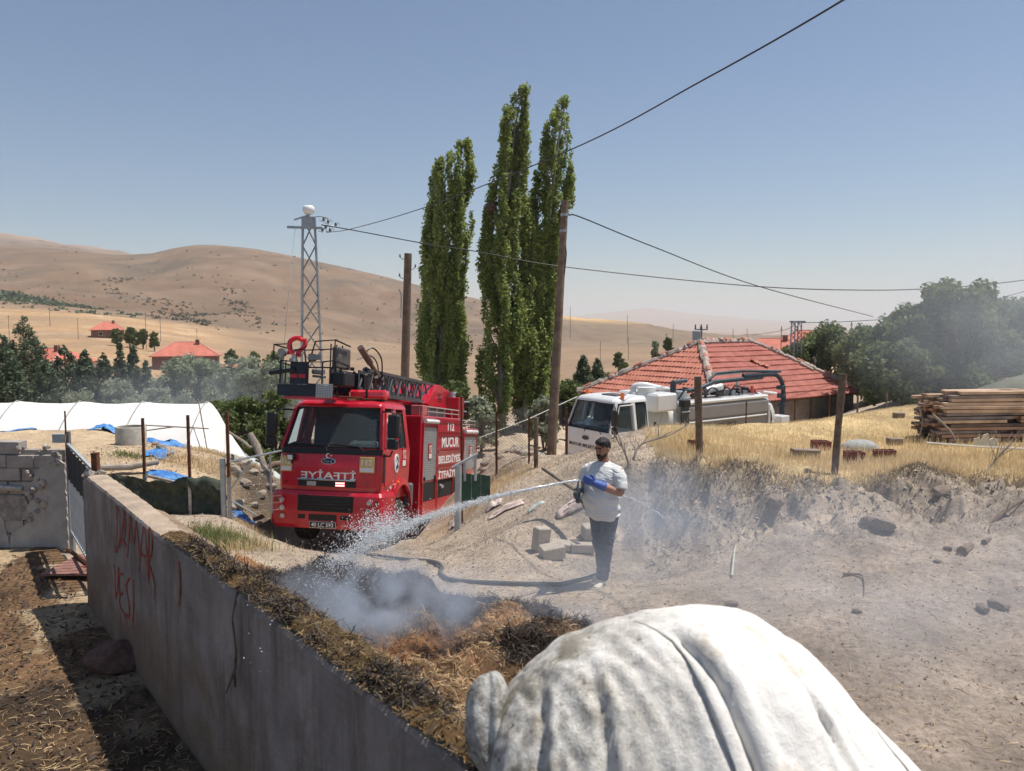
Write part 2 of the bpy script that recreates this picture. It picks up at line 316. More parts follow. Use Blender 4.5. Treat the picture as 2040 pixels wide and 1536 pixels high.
    rmp = (side > .1)*(1-sstep(side, .6, 1.6))*(y < 11.2); mixin(rmp*.85, (.34, .235, .16))
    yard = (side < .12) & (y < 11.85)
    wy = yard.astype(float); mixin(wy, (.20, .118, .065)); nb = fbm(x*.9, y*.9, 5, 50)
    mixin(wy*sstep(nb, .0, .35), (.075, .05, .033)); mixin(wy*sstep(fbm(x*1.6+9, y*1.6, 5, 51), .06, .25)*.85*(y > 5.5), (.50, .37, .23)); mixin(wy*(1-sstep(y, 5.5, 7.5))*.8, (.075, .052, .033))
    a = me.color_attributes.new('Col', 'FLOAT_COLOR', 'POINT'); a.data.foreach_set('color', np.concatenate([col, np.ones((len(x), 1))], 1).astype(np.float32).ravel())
    m = bpy.data.materials.new('soil'); m.use_nodes = True; nt = m.node_tree; N = nt.nodes; L = nt.links; b = N['Principled BSDF']; b.inputs['Roughness'].default_value = .95; b.inputs['Specular IOR Level'].default_value = .15
    at_ = N.new('ShaderNodeAttribute'); at_.attribute_name = 'Col'; tc = N.new('ShaderNodeTexCoord')
    def noise(sc, det=8, ro=.7):
        q = N.new('ShaderNodeTexNoise'); q.inputs['Scale'].default_value = sc; q.inputs['Detail'].default_value = det; q.inputs['Roughness'].default_value = ro; L.new(tc.outputs['Object'], q.inputs['Vector']); return q
    n1 = noise(1.3, 12, .72); n2 = noise(.02, 10, .7); n3 = noise(14, 8, .75)
    def ramp(src, a0, v0, a1, v1):
        r = N.new('ShaderNodeMapRange'); r.inputs[1].default_value = a0; r.inputs[2].default_value = a1; r.inputs[3].default_value = v0; r.inputs[4].default_value = v1; L.new(src.outputs['Fac'], r.inputs[0]); return r.outputs[0]
    def mul(a0, b0):
        q = N.new('ShaderNodeMath'); q.operation = 'MULTIPLY'; L.new(a0, q.inputs[0]); L.new(b0, q.inputs[1]); return q.outputs[0]
    f = mul(mul(ramp(n1, .3, .66, .7, 1.36), ramp(n2, .3, .8, .7, 1.2)), ramp(n3, .3, .62, .7, 1.38))
    vm = N.new('ShaderNodeVectorMath'); vm.operation = 'SCALE'; L.new(at_.outputs['Color'], vm.inputs[0]); L.new(f, vm.inputs[3]); L.new(vm.outputs[0], b.inputs['Base Color'])
    bp = N.new('ShaderNodeBump'); bp.inputs['Distance'].default_value = .035; bp.inputs['Strength'].default_value = .8; L.new(n3.outputs['Fac'], bp.inputs['Height'])
    bp2 = N.new('ShaderNodeBump'); bp2.inputs['Distance'].default_value = .16; bp2.inputs['Strength'].default_value = .7; L.new(n1.outputs['Fac'], bp2.inputs['Height']); L.new(bp.outputs[0], bp2.inputs['Normal'])
    L.new(bp2.outputs[0], b.inputs['Normal']); me.materials.append(m)
    tag(o, kind='structure')
build_ground()
# haze: a closed box of pale air round everything
def volmat(name, col, dens, aniso=.3):
    m = bpy.data.materials.new(name); m.use_nodes = True; N = m.node_tree.nodes; N.remove(N['Principled BSDF']); v = N.new('ShaderNodeVolumePrincipled')
    v.inputs['Color'].default_value = (*col, 1); v.inputs['Density'].default_value = dens; v.inputs['Anisotropy'].default_value = aniso
    m.node_tree.links.new(v.outputs[0], N['Material Output'].inputs['Volume']); return m, v
hm, _ = volmat('haze_air', (.84, .86, .88), .00015, .2)
hz = MB().b2(-60000, 60000, -600, 14500, -400, 345).build('haze', hm, kind='stuff')
# ------------------------------------------------------------------ concrete wall with sprayed letters
M_conc = mat('render_wall', (.31, .265, .24), .92, scale=1.6, var=.26, bump=.02, bscale=26, stain=((.15, .105, .07), 1.1, .55, .7))
def streaks(m, col, sc=(1.2, 1.2, .16), lo=.5, amt=.75, low=None):
    N = m.node_tree.nodes; L = m.node_tree.links; b = N['Principled BSDF']; src = b.inputs['Base Color'].links[0].from_socket; tc = N.new('ShaderNodeTexCoord'); mp = N.new('ShaderNodeMapping'); mp.inputs['Scale'].default_value = sc; L.new(tc.outputs['Object'], mp.inputs[0])
    nz = N.new('ShaderNodeTexNoise'); nz.inputs['Scale'].default_value = 3.2; nz.inputs['Detail'].default_value = 9; nz.inputs['Roughness'].default_value = .68; L.new(mp.outputs[0], nz.inputs['Vector'])
    r = N.new('ShaderNodeMapRange'); r.inputs[1].default_value = lo; r.inputs[2].default_value = lo+.16; r.inputs[4].default_value = amt; L.new(nz.outputs['Fac'], r.inputs[0]); f = r.outputs[0]
    mx = N.new('ShaderNodeMixRGB'); mx.inputs[2].default_value = (*col, 1); L.new(f, mx.inputs[0]); L.new(src, mx.inputs[1]); out = mx.outputs[0]
    if low:   # splashed soil on the lower part, breaking up with height
        sp = N.new('ShaderNodeSeparateXYZ'); L.new(tc.outputs['Object'], sp.inputs[0]); n2 = N.new('ShaderNodeTexNoise'); n2.inputs['Scale'].default_value = 2.4; n2.inputs['Detail'].default_value = 8; L.new(tc.outputs['Object'], n2.inputs['Vector'])
        a = N.new('ShaderNodeMath'); a.operation = 'MULTIPLY_ADD'; a.inputs[1].default_value = 2.2; L.new(n2.outputs['Fac'], a.inputs[0]); L.new(sp.outputs[2], a.inputs[2]); q = N.new('ShaderNodeMapRange'); q.inputs[1].default_value = 2.1; q.inputs[2].default_value = 1.3; q.inputs[4].default_value = .8; L.new(a.outputs[0], q.inputs[0])
        m3 = N.new('ShaderNodeMixRGB'); m3.inputs[2].default_value = (*low, 1); L.new(q.outputs[0], m3.inputs[0]); L.new(out, m3.inputs[1]); out = m3.outputs[0]
    L.new(out, b.inputs['Base Color'])
streaks(M_conc, (.13, .10, .08), low=(.20, .13, .08)); M_conc.node_tree.nodes['Principled BSDF'].inputs['Specular IOR Level'].default_value = .2
M_conctop = mat('wall_top', (.40, .31, .23), .95, scale=5, var=.2, bump=.02, bscale=30)
M_block = mat('concrete_block', (.37, .325, .29), .93, scale=5, var=.18, bump=.012, bscale=40)
M_mortar = mat('mortar', (.34, .30, .265), .95, scale=14, var=.3, bump=.03, bscale=30)
M_gal = mat('galvanised', (.36, .38, .39), .45, .75, scale=9, var=.18)
M_greypaint = mat('grey_paint', (.40, .43, .44), .5, .1, scale=8, var=.12)
M_rust = mat('rust', (.14, .055, .03), .85, .2, scale=12, var=.4, bump=.004, bscale=60)
M_wood = mat('weathered_wood', (.17, .12, .085), .9, scale=8, var=.35, bump=.01, bscale=30)
M_wood2 = mat('grey_wood', (.24, .20, .165), .9, scale=8, var=.3, bump=.01, bscale=30)
M_stone = mat('field_stone', (.40, .34, .27), .9, scale=7, var=.25, bump=.02, bscale=18)
M_black = mat('black_plastic', (.012, .012, .014), .45, scale=6, var=.2)
M_rubber = mat('rubber', (.028, .027, .026), .8, scale=10, var=.3)
M_spray = mat('red_spray', (.40, .055, .03), .8, scale=30, var=.45)

def wp(s, z, off=0.): p = WA+WD*s-WNR*off; return (p.x, p.y, z)     # a point on the wall's left face
WLEN = (WB-WA).length
def wtop(s): return 1.615+.012*math.sin(s*1.1)
def build_wall():
    root = empty('retaining_wall', (WA.x, WA.y, 0), label='low grey rendered wall with red sprayed letters, running from the gate past the straw heap', cat='wall'); o0 = Vector((WA.x, WA.y, 0))
    T = .24; ns = 240; s0 = -1.2
    V = []; Fq = []; cols = []
    # face grid, irregular top edge
    S_ = np.linspace(s0, WLEN, ns)
    prof = [(0, -.1), (0, .3), (0, .7), (0, 1.1), (0, 1.35), (0, 1.5), (0, 1.0), (-.02, 0), (-.12, 0), (-T, 0), (-T, .8), (-T, -.4)]
    tops = []
    for i, s in enumerate(S_):
        zt = wtop(s)+.010*float(fbm(np.array([s*14.]), np.array([0.]), 4, 3)[0]); chip = max(0, float(fbm(np.array([s*3.3]), np.array([4.]), 3, 6)[0])-.1)*.1
        row = [(0, -.1), (0, .3), (0, .7), (0, 1.1), (0, 1.4), (0, zt-.03-chip), (-.012-chip*.6, zt-.004), (-.09, zt+.004), (-.17, zt), (-T, zt-.02), (-T, .8), (-T, -.6)]
        for (of, z) in row:
            p = WA+WD*s-WNR*(of+.006*float(fbm(np.array([s*1.2]), np.array([z*1.5]), 3, 9)[0])); V.append((p.x-o0.x, p.y-o0.y, z))
    k = 12
    for i in range(ns-1):
        for j in range(k-1): Fq.append((i*k+j, i*k+j+1, (i+1)*k+j+1, (i+1)*k+j))
    V2 = [V[(ns-1)*k+j] for j in range(k)]
    face = MB(); face.v = V; face.f = Fq+[tuple((ns-1)*k+j for j in range(k))]; face.sm = [False]*len(face.f); face.mi = [1 if 6 <= (f[0] % k) <= 8 and len(f) == 4 else 0 for f in face.f]
    me = bpy.data.meshes.new('wall'); me.from_pydata(face.v, [], face.f); me.polygons.foreach_set('material_index', face.mi)
    bm = bmesh.new(); bm.from_mesh(me); bmesh.ops.recalc_face_normals(bm, faces=bm.faces); bm.to_mesh(me); bm.free()
    for m in (M_conc, M_conctop): me.materials.append(m)
    link('wall', me, None, root)
    # letters: strokes given as (photo x, photo y) of the sprayed line, laid on the wall's face
    def onwall(px, py):
        r = at(px, py, 1.0)-Vector((0, 0, CZ)); n = Vector((WNR.x, WNR.y, 0)); k = (Vector((WA.x, WA.y, 0)).dot(n))/(Vector((r.x, r.y, 0)).dot(n))
        return Vector((r.x*k, r.y*k, CZ+r.z*k))-n*.008-o0
    D = [[(231,1008),(236,1014),(240,1040),(238,1080),(233,1097),(231,1095),(233,1060),(233,1012)], [(240,1092),(246,1040),(249,1018),(250,1050),(247,1082)], [(242,1076),(250,1083),(253,1090)],
         [(254,1112),(258,1060),(260,1028),(264,1070),(268,1080),(272,1040),(277,1080),(278,1110)], [(277,1140),(283,1080),(288,1048),(292,1080),(296,1150)], [(280,1098),(285,1106),(290,1108)],
         [(297,1162),(297,1100),(298,1056),(304,1064),(303,1100),(296,1122),(300,1132),(308,1160),(308,1196)]]
    V_ = [[(227,1124),(230,1140),(231,1190),(235,1175),(237,1130)], [(246,1144),(239,1146),(239,1180),(245,1182),(240,1184),(240,1204),(250,1226)], [(259,1150),(253,1165),(256,1190),(259,1215),(257,1230),(252,1222)], [(266,1155),(267,1200),(266,1238)]]
    X_ = [[(357,1118),(359,1140),(360,1172),(358,1206)]]
    def strokes(name, LL, w, lab):
        b = MB()
        for st in LL:
            P = curvepts([onwall(*q) for q in st], 5)
            for i in range(len(P)-1):
                dn = (P[i+1]-P[i]).normalized(); nv = Vector((WNR.x, WNR.y, 0)); sd = dn.cross(nv).normalized()
                wa = w*(.7+.5*random.random()); b.add([P[i]-sd*wa-nv*.0, P[i]+sd*wa, P[i+1]+sd*wa+dn*.004, P[i+1]-sd*wa+dn*.004], [(0, 1, 2, 3)])
            e = P[-1]  # a drip below the end of the stroke
            b.add([e+Vector((0, 0, 0))-WD.to_3d()*.006, e+WD.to_3d()*.006, e+WD.to_3d()*.003-Vector((0, 0, .09)), e-WD.to_3d()*.003-Vector((0, 0, .09))], [(0, 1, 2, 3)])
        o = b.build(name, M_spray, root); o['label'] = lab
    strokes('graffiti', D, .013, 'red sprayed letters DAMAR'); strokes('graffiti', V_, .014, 'red sprayed letters VESİ'); strokes('graffiti', X_, .016, 'single red sprayed stroke')
build_wall()
# rusty pipe stub standing on the far end of the wall
p = WB.to_3d()+WNR.to_3d()*.13-WD.to_3d()*.1
MB().box((0, 0, .1), (.07, .07, .34)).box((0, 0, .275), (.075, .075, .012)).build('pipe_stub', M_rust, label='rusty steel stub standing on the far end of the sprayed wall', cat='post').location = (p.x, p.y, 1.6)
b = MB()
for i in range(16):
    a = random.random()*6.28; r = random.uniform(.05, .13); b.box((math.cos(a)*r, math.sin(a)*r, random.uniform(0, .05)), (.07, .06, .05), Euler((random.random(), random.random(), random.random()*3)))
b.build('mortar_lump', M_mortar, label='crumbled mortar round the rusty stub on the wall end', cat='rubble').location = (p.x, p.y, 1.6)

# ------------------------------------------------------------------ ruined block wall on the left
BW0 = Vector((-12.0, 11.72, 0)); BW1 = Vector((-6.86, 11.72, 0))
def block_wall():
    root = empty('block_wall', (BW1.x, BW1.y, 0), label='cracked concrete block wall with broken render left of the gate', cat='wall')
    H = 1.62; bl = .42; bh = .205; n = 0
    core = MB().b2(-5.2, -.02, .02, .17, -.1, H-.12); core.build('wall_core', M_mortar, root)
    mesh0 = []
    for k in range(3):
        b = MB(); w, h = bl/2-.007, bh/2-.006; b.rbox(-w, w, -.10, .10, -h, h, .008); me = b.build('tmp', M_block).data; mesh0.append(me)
    for o in [o for o in bpy.data.objects if o.name.startswith('tmp')]: bpy.data.objects.remove(o)
    for r in range(8):
        z = bh*(r+.5)
        for c in range(13):
            x = -.27-bl*c-(bl/2 if r % 2 else 0)
            if r == 7 and (x > -.5): continue
            if r >= 5 and x > -.35+.1*(7-r): continue
            if x < -5.1: continue
            o = link('brick', mesh0[random.randrange(3)], None, root); lean = .03*(r > 3)
            o.location = (x+random.uniform(-.008, .008), .09+random.uniform(-.012, .012)-lean*random.random(), z+random.uniform(-.004, .004)); o.rotation_euler = (random.uniform(-.02, .02), random.uniform(-.012, .012), random.uniform(-.035, .035))
    # surviving render: three irregular sheets of plaster
    def plaster(poly, th=.035, nm='render_patch', m=M_mortar):
        P = []
        for i in range(len(poly)):
            a = Vector(poly[i]); c_ = Vector(poly[(i+1) % len(poly)]); k = max(1, int((c_-a).length/.05))
            for j in range(k):
                q = a.lerp(c_, j/k)
                if j: q = q+Vector((random.uniform(-.012, .012), random.uniform(-.012, .012)))
                P.append(q)
        b = MB(); b.prism([(q.x, q.y) for q in P], 'y', -.012-th, -.012); return b.build(nm, m, root)
    M_pl = mat('plaster', (.42, .385, .345), .93, scale=4, var=.15, bump=.012, bscale=26, stain=((.28, .23, .18), 2.2, .55, .6))
    plaster([(-.0, -.05), (-.0, 1.3), (-.18, 1.42), (-.42, 1.2), (-.52, 1.0), (-.5, .82), (-.62, .6), (-.55, .42), (-.72, .3), (-.86, .22), (-.9, -.05)], m=M_pl)
    plaster([(-5.1, -.05), (-5.1, .98), (-2.2, 1.0), (-1.35, .96), (-1.16, .75), (-1.12, .6), (-.98, .42), (-.95, .2), (-.88, -.05)], m=M_pl, th=.028)
    plaster([(-.62, .42), (-.58, .62), (-.63, .78), (-.9, .8), (-1.3, .8), (-1.22, .66), (-1.13, .5), (-1.0, .4)], m=M_mortar, th=.02)
    # cap of thick mortar and rubble
    b = MB(); P = [(-5.2+.16*i, H-.02+.05*float(fbm(np.array([i*.7]), np.array([1.]), 3, 2)[0])) for i in range(25)]
    b.prism(P+[(-1.25, H-.1), (-5.2, H-.1)], 'y', -.05, .22); b.build('coping', M_conctop, root)
    for i in range(34):
        s = random.uniform(.04, .11); q = MB().rbox(-s/2, s/2, -s/2, s/2, -s/3, s/3, s*.2).build('rubble', M_mortar if i % 3 else M_stone, root)
        t = i/34; q.location = (-.1-.75*random.random()*(1 if i < 20 else .3), random.uniform(-.06, .15), (1.22+.35*random.random()) if i < 20 else random.uniform(.5, 1.4)); 
        if i >= 20: q.location = (-.45-.12*math.sin(i), -.05, .45+.055*(i-20))
        q.rotation_euler = (random.random()*3, random.random()*3, random.random()*3)
    # a roll of plaster curling away
    b = MB(); b.tube([(-1.32, -.03, .93), (-1.0, -.05, .925), (-.66, -.045, .915)], [.045, .05, .04], 8); b.build('plaster_roll', M_pl, root)
block_wall()
# ------------------------------------------------------------------ yard gate
def yard_gate():
    G0 = Vector((-6.72, 11.55)); G1 = Vector((-5.27, 9.55)); d = (G1-G0); Lg = d.length; a = math.atan2(d.y, d.x)
    root = empty('yard_gate', (G0.x, G0.y, 0), (0, 0, a), 'grey barred metal gate with a black sheet over its upper part between the two walls', 'gate')
    z0, z1, z2 = .28, 1.12, 1.62
    fr = MB(); t = .035
    for z in (z0, z1, z2): fr.box((Lg/2, 0, z), (Lg, t, t))
    for x in (t/2, Lg-t/2): fr.box((x, 0, (z0+z2)/2), (t, t*1.2, z2-z0))
    fr.build('frame', M_greypaint, root)
    n = 17; bar = MB().box((0, 0, 0), (.018, .018, z1-z0-t)).build('bar', M_greypaint, root); bar.location = (.1, 0, (z0+z1)/2); bar.rotation_euler = (0, 0, .7)
    for i in range(1, n): c = bar.copy(); C.objects.link(c); c.location = (.1+i*(Lg-.2)/(n-1), 0, (z0+z1)/2)
    b = MB(); k = 34
    for i in range(k):
        x0, x1 = .03+(Lg-.06)*i/k, .03+(Lg-.06)*(i+1)/k; f = lambda x: -.035+.014*math.sin(x*19)
        b.add([(x0, f(x0), z1+.01), (x1, f(x1), z1+.01), (x1, f(x1), z2-.01), (x0, f(x0), z2-.01)], [(0, 1, 2, 3)], True)
        b.add([(x0, f(x0)+.003, z1+.01), (x1, f(x1)+.003, z1+.01), (x1, f(x1)+.003, z2-.01), (x0, f(x0)+.003, z2-.01)], [(3, 2, 1, 0)], True)
    b.build('corrugated_sheet', mat('dark_blue_sheet', (.018, .022, .034), .5, .2, scale=4, var=.3), root)
    # gate post with a rusty top
    r2 = empty('gate_post', (-6.78, 11.66, 0), label='tall steel gate post with a clamp, at the end of the block wall', cat='post')
    MB().box((0, 0, .85), (.06, .06, 1.9)).build('post', M_gal, r2)
    MB().cyl((0, -.05, 1.3), (0, -.05, 2.12), .012, n=6).build('rod', M_rust, r2)
    MB().box((-.1, -.02, 1.7), (.2, .1, .13)).build('clamp', M_greypaint, r2)
    MB().box((.02, -.04, .9), (.05, .02, .5)).build('blue_tape', mat('blue_tape', (.02, .10, .35), .5), r2)
yard_gate()
# things lying behind and below the gate
b = MB(); b.box((0, 0, 0), (1.5, .9, .03)).build('red_board', mat('red_board', (.26, .13, .10), .85, scale=5, var=.25), label='flat reddish board lying under the yard gate', cat='board').location = (-5.6, 10.6, .06)
o = MB().tube([(-6.6, 11.2, .1), (-6.0, 10.6, .11), (-5.35, 9.9, .1)], .03, 6).build('iron_pipe', M_rust, label='rusty pipe lying on the red board below the gate', cat='pipe')
o = MB().box((0, 0, 0), (.03, .9, .012)).box((.12, 0, 0), (.03, .9, .012)).box((.06, .2, .0), (.14, .03, .012)).build('iron_latch', mat('red_paint_metal', (.35, .03, .03), .5), label='small red painted iron piece beneath the gate bars', cat='metal piece'); o.location = (-5.75, 10.25, .13); o.scale = (.5, .3, 1); o.rotation_euler = (0, .1, 1.3)

# ------------------------------------------------------------------ rocks
def rockmesh(seed, squash=(1, 1, .7), sub=2):
    rr = random.Random(seed); bm = bmesh.new(); bmesh.ops.create_icosphere(bm, subdivisions=sub, radius=1)
    pl = [(Vector((rr.uniform(-1, 1), rr.uniform(-1, 1), rr.uniform(-1, 1))).normalized(), rr.uniform(.55, .9)) for _ in range(9)]
    for v in bm.verts:
        for n, d in pl:
            t = v.co.dot(n)
            if t > d: v.co -= n*(t-d)
        v.co += v.normal*rr.uniform(-.03, .03); v.co.x *= squash[0]; v.co.y *= squash[1]; v.co.z *= squash[2]
    me = bpy.data.meshes.new('rock'); bm.to_mesh(me); bm.free(); return me
ROCKS = [rockmesh(i) for i in range(6)]
for r_ in ROCKS: r_.materials.append(M_stone)
def rock(px, d, s, label, group=None, m=None, dz=.3, z=None, name='stone', cat='stone'):
    me = random.choice(ROCKS)
    if m: me = me.copy(); me.materials.clear(); me.materials.append(m)
    p = atx(px, d, 0); p = atx(px, d, gz(p.x, p.y)); o = link(name, me); o.scale = (s*random.uniform(.8, 1.2), s*random.uniform(.8, 1.2), s*random.uniform(.8, 1.1)); o.rotation_euler = (random.uniform(-.3, .3), random.uniform(-.3, .3), random.random()*6)
    o.location = (p.x, p.y, (gz(p.x, p.y) if z is None else z)+s*dz); return tag(o, label, cat, group)
# large dark stone beside the wall's foot in the yard
o = rock(243, 7.45, .27, 'big dark reddish stone lying in the wall shadow in the yard', m=mat('dark_stone', (.17, .095, .07), .95, scale=5, var=.3, bump=.03, bscale=15), z=0, dz=.45); o.scale = (.36, .27, .25); o.rotation_euler = (0, 0, .4)
# thin dry stalk hanging down the wall
P = [wp(2.62, 1.66, -.02), wp(2.6, 1.45, .03), wp(2.56, 1.25, .025), wp(2.57, 1.12, .03), wp(2.68, .92, .06)]
MB().tube(P, [.006, .007, .009, .011, .007], 5).tube([wp(2.57, 1.12, .03), wp(2.52, 1.02, .05), wp(2.51, 1.10, .06)], .007, 5).build('dry_stalk', M_wood, label='dry stalk hanging over the wall edge below the charred straw', cat='stalk')

# ------------------------------------------------------------------ posts and fences
def post(px, ytop, d, r, m, label, cat='post', name='fence_post', lean=0, sq=False, zb=None, group=None, grey=None, ybase=None):
    t = at(px, ytop, d); z0 = gz(t.x, t.y) if zb is None else zb; h = t.z-z0
    root = MB()
    if sq: root.box((0, 0, h/2-.1), (r*2, r*2, h+.2))
    else: root.tube([(lean*(-k/4), random.uniform(-.006, .006), h*(1-k/4)-(.2 if k == 4 else 0)) for k in range(5)], [r*random.uniform(.9, 1.08) for _ in range(5)], 8)
    o = root.build(name, m, label=label, cat=cat)
    if group: o['group'] = group
    o.location = (t.x, t.y, z0)
    if grey:   # painted lower half
        MB().box((0, 0, h*grey/2-.05), (r*2+.012, r*2+.012, h*grey)).build('lower_sleeve', M_gal, o)
    return o
post(284, 833, 15.5, .024, M_rust, 'rusty post left of the three standing before the white plastic greenhouse', sq=True, grey=.42)
post(374, 827, 15, .024, M_rust, 'middle rusty post of three, in front of the dark green shade net', sq=True, grey=.38)
post(452, 820, 14.9, .026, M_rust, 'rusty post beside the open metal field gate', sq=True, grey=.42)
post(919, 790, 15.5, .022, M_rust, 'thin rusty post standing in front of the fire engine lettering', sq=True, zb=-.6)
post(989, 820, 18, .026, M_rust, 'rusty angle post of the wire mesh, leftmost behind the fire engine', sq=True)
post(1054, 826, 17.6, .022, M_rust, 'slim rusty post just left of the short wooden post', sq=True)
post(1068, 832, 17, .05, M_wood, 'short round wooden post left of the tall pole', lean=.0)
post(1129, 812, 18, .03, M_rust, 'rusty post in front of the white tanker windshield', sq=True)
post(1390, 750, 13.4, .068, M_wood, 'thick wooden post on the dry grass in front of the tanker', lean=-.06)
post(1680, 745, 12.4, .062, M_wood, 'dark leaning wooden post beside the hollow red bricks', lean=.10)
post(1487, 800, 19.0, .018, M_rust, 'thin dark stake in front of the tanker rear', zb=.9)
post(1584, 795, 20.0, .02, M_rust, 'thin stake at the rear end of the tanker', zb=.9)
post(1653, 790, 21.5, .022, M_rust, 'stake in front of the house side wall', zb=.7)
post(1709, 788, 27.5, .035, M_wood, 'small stake beyond the grass near the walnut trees, left one')
post(1767, 784, 28, .035, M_wood, 'small stake beyond the grass under the trees, right one')

def gateway():
    p0 = atx(456, 14.9, 0); z0 = gz(p0.x, p0.y)
    root = empty('field_gate', (p0.x, p0.y, z0), (0, 0, R(31)), 'open pale steel field gate with diagonal brace left of the fire engine', 'gate'); w = 1.02; h = 1.13
    t = .022
    fr = MB(); fr.tube([(0, 0, .06), (0, 0, h)], t, 8).tube([(0, 0, h), (w, 0, h+.14)], t, 8).tube([(w*.8, 0, .02), (w*.8, 0, h+.11)], t, 8).build('frame', M_gal, root)
    MB().tube([(0, 0, .55), (w*.45, 0, h)], t*.8, 8).tube([(0, 0, .40), (w*.5, 0, .02)], t*.8, 8).build('brace', M_gal, root)
    m = MB()
    for i in range(32): m.tube([(w*i/31, 0, .05), (w*i/31, 0, h-.03)], .0016, 3, False)
    for i in range(8): m.tube([(0, 0, .08+i*.14), (w, 0, .08+i*.14)], .0014, 3, False)
    m.build('wire_mesh', M_gal, root, kind='stuff')
    MB().tube([(-.09, .05, -.1), (-.09, .05, 1.2)], .055, 10).build('gate_post', M_greypaint, root)
    # the leaf on the other side of the truck
    q = atx(911, 15.0, 0); r2 = empty('field_gate', (q.x, q.y, -.95), (0, 0, R(12)), 'grey gate leaf with a green board right of the fire engine', 'gate')
    MB().tube([(0, 0, -.1), (.03, 0, 1.62)], .07, 10).build('gate_post', M_greypaint, r2)
    MB().tube([(-.1, -.02, 1.58), (.42, 0, 1.84)], .028, 8).tube([(.15, 0, 1.3), (.15, 0, 1.7)], .03, 6).tube([(.36, 0, 1.3), (.37, 0, 1.82)], .03, 6).build('frame', M_greypaint, r2)
    for i in range(6): o = MB().box((.14+i*.095, .0+.008*(i % 2), 1.18-.01*i), (.092, .012, .56-.02*(i % 3))).build('green_board', mat('green_board', (.035, .085, .06), .7, scale=6, var=.25), r2)
gateway()
def shade_net():
    b = []; n = 90; k = 14; V = []; Fq = []
    p0 = atx(215, 15.2, 0); p1 = atx(450, 15.0, 0)
    for i in range(n):
        t = i/(n-1); x = p0.x+(p1.x-p0.x)*t; y = p0.y+(p1.y-p0.y)*t; zt = .42+.05*math.sin(t*9+1)+.025*math.sin(t*31)-.04*t+.05*float(fbm(np.array([t*12.]), np.array([0.]), 3)[0])
        for j in range(k):
            s = j/(k-1); z = -.55+(zt+.55)*s
            V.append((x, y-.06-.05*math.sin(s*11+t*6)-.03*math.sin(t*40+s*4)-.03*float(fbm(np.array([t*20]), np.array([s*6]), 3)[0]), z))
    for i in range(n-1):
        for j in range(k-1): a = i*k+j; Fq.append((a, a+1, a+k+1, a+k))
    o = npmesh('shade_net', V, Fq, mat('shade_net', (.055, .068, .05), .9, scale=9, var=.3, bump=.01, bscale=50), None, True)
    sd = o.modifiers.new('s', 'SOLIDIFY'); sd.thickness = .01
    tag(o, 'sagging dark green shade net tied between the rusty posts', 'net')
    # frayed upper edge and tie
    b = MB()
    for i in range(60):
        t = random.random(); x = p0.x+(p1.x-p0.x)*t; y = p0.y-.15; z = .36+random.uniform(-.12, .08); b.tube([(x, y, z), (x+random.uniform(-.09, .09), y-.02, z+random.uniform(-.08, .06))], .006, 3, False)
    b.build('frayed_edge', M_black, o, kind='stuff')
shade_net()
def chainlink(p0, p1, z0a, z0b, h, label, pitch=.075):
    P0 = Vector((p0[0], p0[1], 0)); P1 = Vector((p1[0], p1[1], 0)); d = P1-P0; Lw = d.length; d.normalize(); b = MB(); r = .0042
    def pt(s, z): k = s/Lw; return P0+d*s+Vector((0, .06*math.sin(s*2+z*3), z0a+(z0b-z0a)*k+z+.05*math.sin(s*1.7)))
    s = -h
    while s < Lw:
        for sg in (1, -1):
            a, c = (s, s+h) if sg > 0 else (s+h, s); pts = []
            for q in range(7):
                ss = a+(c-a)*q/6; zz = h*q/6
                if 0 <= ss <= Lw: pts.append(pt(ss, zz))
            if len(pts) > 1: b.tube(pts, r, 3, False, False)
        s += pitch
    o = b.build('wire_fence', M_gal, label=label, cat='fence'); return o
a = atx(935, 18.4, 0); c = atx(1056, 17.7, 0); chainlink((a.x, a.y), (c.x, c.y), -.3, .2, 1.35, 'sagging chain link fence between the fire engine and the tall pole')
c2 = atx(1056, 17.7, 0); a2 = atx(1128, 18.1, 0)
# guy rope
MB().tube([at(955, 872, 19.4), at(1050, 836, 20.5), at(1150, 790, 23)], .014, 5).build('rope', mat('pale_rope', (.5, .48, .42), .8), label='pale rope stretched from the fire engine tail past the tall pole', cat='rope')

# ------------------------------------------------------------------ poles
def lattice(px, ytop, ybase, d, wt, wb, label, cam_=True, nseg=9):
    T = at(px, ytop, d); B = at(px, ybase, d); root = empty('lattice_pole', (T.x, T.y, B.z), (0, 0, R(14)), label, 'pole'); h = T.z-B.z
    leg = MB(); t = .05
    def q(k, sx, sy): w = (wb+(wt-wb)*k)/2; return Vector((sx*w, sy*w*.8, h*k))
    for sx in (-1, 1):
        for sy in (-1, 1): MB().tube([q(0, sx, sy), q(1, sx, sy)], .045, 4, smooth=False).build('leg', M_gal, root)
    br = MB()
    for i in range(nseg):
        k0, k1 = i/nseg, (i+1)/nseg
        for (a_, b_) in (((-1, -1), (1, -1)), ((1, -1), (1, 1)), ((1, 1), (-1, 1)), ((-1, 1), (-1, -1))):
            e, f = (a_, b_) if i % 2 else (b_, a_); br.tube([q(k0, *e), q(k1, *f)], .026, 4, smooth=False)
    br.build('lattice_brace', M_gal, root); return root, h
lp, lh = lattice(615, 436, 905, 30, .44, .95, 'tall galvanised lattice pole with a white lamp behind the fire engine ladder')
MB().box((0, -.02, lh-.15), (.5, .42, .42)).build('head_box', M_gal, lp)
MB().box((-.15, -.2, lh-.36), (1.3, .07, .09)).build('cross_arm', M_gal, lp); MB().box((-.25, -.2, lh+.02), (.6, .05, .06), (0, -.35, 0)).build('top_arm', M_gal, lp)
b = MB(); pr = [(.0, .0), (.1, .02), (.2, .1), (.23, .2), (.22, .3), (.16, .36), (0, .38)]
